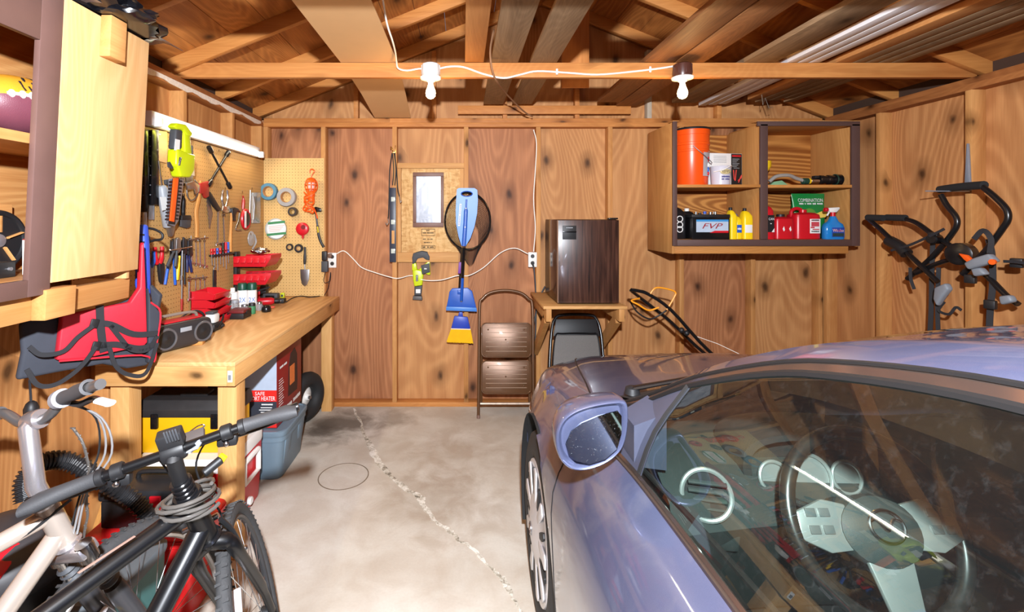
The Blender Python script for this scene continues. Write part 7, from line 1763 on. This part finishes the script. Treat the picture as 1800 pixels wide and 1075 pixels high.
def build():
    G = {}
    for sgn in (-1, 1):
        P = surf(sgn); Pi = surf(sgn, .012)
        for i in range(len(ys) - 1):
            for j in range(NR - 1):
                k = kind(i, j, sgn)
                q = [(i, j), (i + 1, j), (i + 1, j + 1), (i, j + 1)]
                ins = [inside(ys[a], SEC[a][c][1]) and c < R_BELT for a, c in q]
                if all(ins): continue
                pts = []
                for (a, c), f in zip(q, ins):
                    p = (P[a][c]).copy()
                    if f:
                        hb = min(HUBS, key=lambda h_: (ys[a] - h_[0]) ** 2 + (p.z - h_[1]) ** 2)
                        d = V((0, ys[a] - hb[0], p.z - hb[1])); d = d.normalized() * AR if d.length > 1e-6 else V((0, 0, AR))
                        p = V((p.x, hb[0] + d.y, hb[1] + d.z))
                    pts.append(p)
                key = (k, sgn if k in ('fender', 'front_door', 'rear_door', 'front_window', 'rear_side_window', 'sail_panel', 'window_trim', 'centre_pillar') else 0)
                G.setdefault(key, []).append(pts[::-1] if sgn > 0 else pts)
    # nose and tail caps
    for i, s in ((0, 1), (len(ys) - 1, -1)):
        A, B = surf(-1)[i], surf(1)[i]
        for j in range(NR - 1): G.setdefault(('bumper', s), []).append([A[j], B[j], B[j + 1], A[j + 1]] if s < 0 else [B[j], A[j], A[j + 1], B[j + 1]])
    mats = dict(front_window=side_glass, rear_side_window=side_glass, windshield=wind_glass, rear_window=wind_glass, window_trim=gloss_k, centre_pillar=gloss_k, sail_panel=mat('grey blue sail plastic', (62, 65, 80), .4))
    for (k, s), fs in G.items():
        b = bmesh.new()
        for f in fs:
            try: b.faces.new([b.verts.new(p) for p in f])
            except ValueError: pass
        bmesh.ops.remove_doubles(b, verts=b.verts, dist=.0006)
        bmesh.ops.dissolve_degenerate(b, edges=b.edges, dist=.0005)
        if k not in mats:                                   # give sheet metal an inner skin
            bmesh.ops.recalc_face_normals(b, faces=b.faces)
        mb = MB(); mb.add(b)
        part(k, mb, mats.get(k, paint), car, sharp=50)
build()
def onrow(y, j, sgn=-1, out=0.): s = section(y)[j]; return V((CX + sgn * (s[0] + out), y, s[1]))
rub_k = mat('rubber seal', (20, 20, 21), .5)
for sgn in (-1, 1):
    yy = [1.46 - .04 * k for k in range(54)]
    part('belt_moulding', MB().tube([onrow(y, 15, sgn, .002) for y in yy if y > -.75], .011, 8, flat=(1.3, .7), up=(0, 0, 1)), gloss_k, car)
    part('belt_seal', MB().tube([onrow(y, 16, sgn, -.006) + V((0, 0, -.012)) for y in yy if y > -.72], .006, 6), rub_k, car)
    part('window_seal', MB().tube([onrow(y, 21, sgn, .0) for y in yy if y > -.74], .007, 6), rub_k, car)
    part('rail_seam', MB().tube([onrow(y, 22, sgn, .0) + V((0, 0, .001)) for y in [1.58 - .05 * k for k in range(45)]], .0045, 6), rub_k, car)
    part('door_seam', MB().tube([onrow(1.46, j, sgn, -.001) for j in range(1, 16)], .003, 5), rub_k, car); part('door_seam', MB().tube([onrow(.02, j, sgn, -.001) for j in range(1, 16)], .003, 5), rub_k, car)
    part('hood_seam', MB().tube([onrow(y, 21, sgn, 0) + V((0, 0, .0005)) for y in [2.74 - .05 * k for k in range(23)]], .0035, 5), rub_k, car)
    part('sail_edge', MB().tube([onrow(1.12, j, sgn, .001) for j in range(15, 22)], .007, 6), rub_k, car)
    part('door_handle', MB().tube(cr([onrow(.30, 11, sgn, .0), onrow(.27, 11, sgn, .028), onrow(.15, 11, sgn, .028), onrow(.12, 11, sgn, .0)], 4), .011, 8), paint, car)
    for hy, hz in HUBS:
        wl_ = MB(); n = 28
        rows = [[V((CX + sgn * x, hy + r * math.cos(a), hz + r * math.sin(a))) for a in [-.5 + (PI + 1.) * k / n for k in range(n + 1)]] for x, r in ((.905, AR + .002), (.60, AR - .01), (.60, .02))]
        wl_.loft(rows, closed=False); part('wheel_arch_liner', wl_, dk, car)
        c = V((CX + sgn * .80, hy, hz)); a = V((sgn, 0, 0))
        wh = part('wheel', MB().lathe([(.25, .085), (.268, .098), (.31, .102), (.352, .088), (.368, .06), (.37, 0), (.368, -.08), (.33, -.10), (.25, -.10)], c, a, 56, caps=False), rub, car)
        cov = mat('wheel cover silver', (206, 204, 206), .3, .5, var=.03)
        part('wheel_cover', MB().lathe([(.255, .082), (.250, .096), (.235, .098), (.21, .090), (.10, .108), (.05, .118), (.0, .120)], c, a, 56), cov, wh)
        sl_ = MB()
        for k in range(9):
            th = 2 * PI * k / 9; e1 = V((0, math.cos(th), math.sin(th))); e2 = V((0, -math.sin(th), math.cos(th)))
            sl_.prism([c + a * .0945 + e1 * r + e2 * w_ for r, w_ in ((.112, -.012), (.165, -.026), (.215, -.034), (.222, -.018), (.170, .004), (.120, .006))], a * .0095 , .002)
        part('cover_opening', sl_, mat('opening black', (26, 25, 26), .6), wh)
        sp2 = MB()
        for k in range(9):
            th = 2 * PI * (k + .42) / 9; e1 = V((0, math.cos(th), math.sin(th))); e2 = V((0, -math.sin(th), math.cos(th)))
            sp2.prism([c + a * .098 + e1 * r + e2 * w_ for r, w_ in ((.06, -.012), (.225, -.040), (.24, -.03), (.24, .006), (.225, .012), (.06, .008))], a * .0085, .004)
        part('cover_spoke', sp2, cov, wh)
        part('centre_emblem', MB().torus(c + a * .122, a, .022, .003, 20, 6).tube([c + a * .122 + V((0, -.018, .006)), c + a * .122 + V((0, 0, -.004)), c + a * .122 + V((0, .018, .006))], .003, 6), chrome, wh)
part('underbody', MB().box((CX - .83, -1.6, .19), (CX + .83, 2.55, .30), .02).box((CX - .55, 1.45, .30), (CX + .55, 2.5, .60), .02), dk, car)
# headlights, grille, plate edge at the nose
for sgn in (-1, 1):
    part('headlight', MB().loft([[onrow(y, j, sgn, .004) for j in (12, 14, 16, 18)] for y in (2.80, 2.74, 2.66, 2.58, 2.50)], closed=False), mat('headlight lens', (196, 200, 204), .1), car)
part('grille', MB().box((CX - .28, 2.845, .42), (CX + .28, 2.868, .56), .008), black_m, car)
# cowl, wipers
part('cowl_grille', MB().loft([[onrow(y, j, s_, 0) + V((0, 0, dz)) for s_, j in [(-1, q) for q in range(23, NR)] + [(1, q) for q in range(NR - 2, 22, -1)]] for y, dz in ((1.63, .002), (1.60, .006), (1.55, .006), (1.53, .003))], closed=False), mat('cowl plastic', (30, 30, 31), .55), car)
def wsp(x, y, o=.012):
    s = section(y); w = abs(x - CX)
    for a, c in zip(s[23:], s[24:]):
        if c[0] <= w <= a[0]: f = (a[0] - w) / max(1e-6, a[0] - c[0]); return V((x, y, a[1] + (c[1] - a[1]) * f + o))
    return V((x, y, s[23][1] + o))
for x0, x1 in ((.55, 1.12), (1.15, 1.70)):
    wp = part('wiper', MB().tube([wsp(x0 + .02, 1.585, .03), wsp((x0 + x1) / 2, 1.535, .035), wsp(x1 - .12, 1.47, .028)], [.013, .009, .006], 8, flat=(.6, 1.2)), black_g, car)
    part('wiper_blade', MB().tube([wsp(x0 + .10 + (x1 - x0 - .1) * k / 8, 1.545 - .095 * k / 8, .014) for k in range(9)], .006, 6), rub_k, wp)
    part('wiper_pivot', MB().lathe([(.026, 0), (.022, .02), (.010, .026)], wsp(x0 + .02, 1.59, .012), (0, 0, 1), 16), black_m, wp)
# door mirror
MP = BP(1.165)
out = [(977, 768), (982, 748), (994, 731), (1015, 718), (1045, 709), (1078, 704), (1096, 704), (1103, 712), (1104, 738), (1101, 765), (1093, 788), (1076, 806), (1052, 819), (1026, 826), (1004, 824), (988, 812), (979, 792)]
P0 = cr([MP(a, b) for a, b in out], 3, True); cc = sum(P0, V()) / len(P0)
rings = [[cc + (p - cc) * k + V((.0 + .25 * dy * 0, dy, -.1 * max(0, dy - .05))) for p in P0] for k, dy in ((.82, .012), (.86, .004), (.90, -.002), (.95, -.005), (.985, -.003), (1.0, .006), (1.0, .03), (.96, .07), (.84, .11), (.62, .135), (.35, .15), (.12, .155))]
mr = part('door_mirror', MB().loft(rings), paint, car, sharp=60)
g_ = [(995, 778), (1004, 758), (1022, 744), (1052, 731), (1086, 722), (1092, 730), (1091, 760), (1083, 785), (1062, 803), (1035, 812), (1012, 808), (1000, 797)]
mg = NT('dusty mirror'); v = mg.coords(False); dn = mg.ramp(mg.noise(v, 260., 3, 0., .8), [(.62, 0.), (.72, .35)])
p1 = mg.bsdf(mg.mix(dn, lin((150, 156, 158)), lin((150, 152, 150))), mg.math('ADD', mg.math('MULTIPLY', dn, .6), .03), mg.math('SUBTRACT', 1., dn), .5)
nm = V((-.06, -1, .10)).normalized()
mb = MB(); GP = [MP(a, b, .010) for a, b in g_]; gc = sum(GP, V()) / len(GP)
GP = [p - nm * ((p - gc).dot(nm)) * 0 + V((0, ((p - gc).x * nm.x + (p - gc).z * nm.z), 0)) for p in GP]
mb.prism(GP, (0, -.004, 0), .0); part('mirror_glass', mb, mg.m, mr)
mb = MB(); mb.loft([[V((.42, 1.19 + dy, z)) for dy, z in ((-.03, 1.0), (.06, 1.0), (.06, 1.10), (-.03, 1.10))], [V((.50, 1.21 + dy, z)) for dy, z in ((-.05, .99), (.07, .99), (.07, 1.13), (-.05, 1.13))]])
part('mirror_arm', mb, mat('grey blue sail plastic', (62, 65, 80), .4), mr)

# ---- interior
tr_g = mat('grey green trim', (44, 51, 50), .6, bump=.15, bs=400); tr_d = mat('dark trim', (30, 33, 33), .6); slv = mat('satin silver trim', (186, 190, 188), .28, .7)
prof = [(1.50, .985), (1.36, 1.000), (1.24, .985), (1.17, .945), (1.15, .88), (1.20, .78), (1.27, .70), (1.33, .55), (1.42, .45)]
part('dashboard', MB().loft([[V((CX + x, y - .05 * (x / .7) ** 2, z - .015 * (x / .7) ** 2)) for y, z in prof] for x in [-.70 + .1 * k for k in range(15)]], closed=False), tr_g, car, 'grey green dashboard')
part('instrument_hood', MB().rbox_loft([((.90, 1.34, .985), .19, .075, V((1, 0, 0)), V((0, 0, 1))), ((.90, 1.26, .995), .20, .085, V((1, 0, 0)), V((0, 0, 1))), ((.90, 1.19, .985), .195, .08, V((1, 0, 0)), V((0, 0, 1))), ((.90, 1.188, .985), .175, .066, V((1, 0, 0)), V((0, 0, 1))), ((.90, 1.24, .98), .165, .058, V((1, 0, 0)), V((0, 0, 1)))], 6, 3.2), tr_d, car)
for x, r in ((.775, .036), (.865, .052), (.955, .036)): part('gauge_ring', MB().torus((x, 1.175, .965), (0, -1, .35), r, .0045, 32, 8).lathe([(r * .96, -.004), (r * .96, 0)], (x, 1.18, .962), (0, -1, .35), 28), slv, car)
vc = V((.585, 1.135, .945)); va = V((-.25, -1, .35)).normalized()
part('air_vent_ring', MB().torus(vc, va, .055, .006, 36, 8), slv, car, 'silver ring of the round air vent')
mb = MB().lathe([(.053, -.02), (.053, -.004)], vc, va, 28); part('air_vent', mb, dk, car)
mb = MB()
for k in range(4): mb.obox(vc + V((0, -.004, -.03 + .02 * k)), (.085, .01, .006), (.5, 0, -.25), .001)
part('vent_louvre', mb, tr_g, car)
part('switch_panel', MB().obox((.60, 1.155, .825), (.14, .02, .05), (.25, 0, -.1), .006), tr_g, car); part('switch_mark', MB().obox((.565, 1.1425, .828), (.007, .003, .01), (.25, 0, -.1)), white_pl, car)
sc_, sa = V((.905, 1.04, .94)), V((0, -.88, .475)).normalized(); sx = V((1, 0, 0)); sy = sa.cross(sx) * 1
if sy.z < 0: sy = -sy
def SWp(x, y, o=0): return sc_ + sx * x + sy * y + sa * o
sw_ = part('steering_wheel', MB().torus(sc_, sa, .182, .0155, 56, 12), mat('leather black', (26, 28, 28), .3, spec=.6), car)
part('airbag_pad', MB().loft([[SWp(x * k, y * k - .01, o) for x, y in [(.075 * math.cos(a) * (1.15 if abs(math.cos(a)) > .6 else 1), .068 * math.sin(a) - .005) for a in [2 * PI * q / 28 for q in range(28)]]] for k, o in ((1, -.02), (1.04, .0), (.98, .016), (.75, .026), (.3, .030))]), tr_g, sw_)
for sg in (-1, 1): part('spoke', MB().prism([SWp(sg * x, y, .002) for x, y in ((.06, .035), (.11, .045), (.172, .022), (.176, -.03), (.12, -.055), (.07, -.05))], sa * .012, .004), slv, sw_, 'silver spoke')
part('lower_spoke', MB().prism([SWp(x, y, .0) for x, y in ((-.05, -.06), (.05, -.06), (.032, -.172), (-.032, -.172))], sa * .012, .004), slv, sw_, 'silver lower spoke')
for x in (-.125, -.155, .11, .14):
    for y in (.012, -.02): part('button', MB().prism([SWp(x, y, .0145), SWp(x + .022, y, .0145), SWp(x + .022, y + .016, .0145), SWp(x, y + .016, .0145)], sa * .004, .001), mat('button grey', (84, 88, 88), .4), sw_)
em = MB().torus(SWp(0, -.005, .034), sa, 1, .0035, 32, 8, sx=.036, sy=.030, xdir=sx)
em.tube(cr([SWp(-.034, .004, .034), SWp(-.018, .008, .034), SWp(0, -.012, .034), SWp(.018, .008, .034), SWp(.034, .004, .034)], 4), .0035, 8)
part('emblem', em, chrome, sw_)
part('steering_column', MB().tube([SWp(0, 0, -.02), sc_ - sa * .25], .045, 16), tr_d, sw_)
part('column_stalk', MB().tube([SWp(-.03, .0, -.06), SWp(-.16, .05, -.05)], .008, 8), tr_d, sw_)
def seat(x):
    s = part('seat', MB().rbox_loft([((x, y, z), .24, h_, V((1, 0, 0)), V((0, -.1, 1))) for y, z, h_ in ((.78, .46, .06), (.74, .48, .08), (.5, .46, .08), (.30, .44, .07))], 6, 4), mat('seat cloth', (58, 58, 58), .9, bump=.3, bs=500), car)
    part('seat_back', MB().rbox_loft([((x, y, z), w_, .06, V((1, 0, 0)), V((0, .95, .25))) for y, z, w_ in ((.32, .46, .22), (.24, .60, .24), (.14, .85, .23), (.06, 1.02, .19))], 6, 4), mat('seat cloth', (58, 58, 58), .9), s)
    part('headrest', MB().rbox_loft([((x, y, z), w_, .045, V((1, 0, 0)), V((0, .95, .25))) for y, z, w_ in ((.05, 1.06, .10), (.03, 1.12, .13), (.005, 1.20, .11))], 6, 3), mat('seat cloth', (58, 58, 58), .9), s)
seat(.86); seat(1.52)
part('rear_bench', MB().box((CX - .65, -.55, .32), (CX + .65, -.12, .52), .05).box((CX - .62, -.80, .45), (CX + .62, -.58, 1.0), .05), mat('seat cloth', (58, 58, 58), .9), car)
part('centre_console', MB().box((CX - .11, .15, .30), (CX + .11, 1.24, .56), .03).obox((CX, 1.2, .74), (.30, .10, .30), (.25, 0, 0), .03), tr_d, car)
part('gear_lever', MB().tube([(CX, .82, .55), (CX, .80, .66)], .012, 8).ball((CX, .80, .68), .026, 12), slv, car)
for sgn in (-1, 1):
    rows = [[V((CX + sgn * w_, y, z + (pchip(TB_['zB'], y) - 1.0))) for w_, z in ((.80, .32), (.79, .60), (.745, .66), (.745, .70), (.785, .74), (.775, .965))] for y in (1.22, .9, .5, .1, -.3, -.6)]
    part('door_card', MB().loft(rows, closed=False), tr_g, car)
part('floor_carpet', MB().box((CX - .78, -.6, .301), (CX + .78, 1.44, .32)), dk, car)
part('headliner', MB().loft([[V((CX + s_ * w, y, z - .03)) for s_, (w, z) in [(-1, q) for q in section(y)[23:]] + [(1, q) for q in section(y)[-2:22:-1]]] for y in (.90, .6, .3, 0, -.4, -.85)], closed=False), mat('headliner', (120, 118, 112), .9), car)
part('rear_view_mirror', MB().obox((CX, .98, 1.29), (.22, .03, .065), (.2, 0, 0), .015), black_m, car)
# ================================================================ light: the camera flash, two bulbs, the tube
fl_ = lamp('flash', 'SPOT', (0.01, -.28, 2.06), 890, (240, 245, 253), .045, (PI / 2 - .10, 0, -.03), spot_size=math.radians(140), spot_blend=.6)
fl_.data.shadow_soft_size = .035
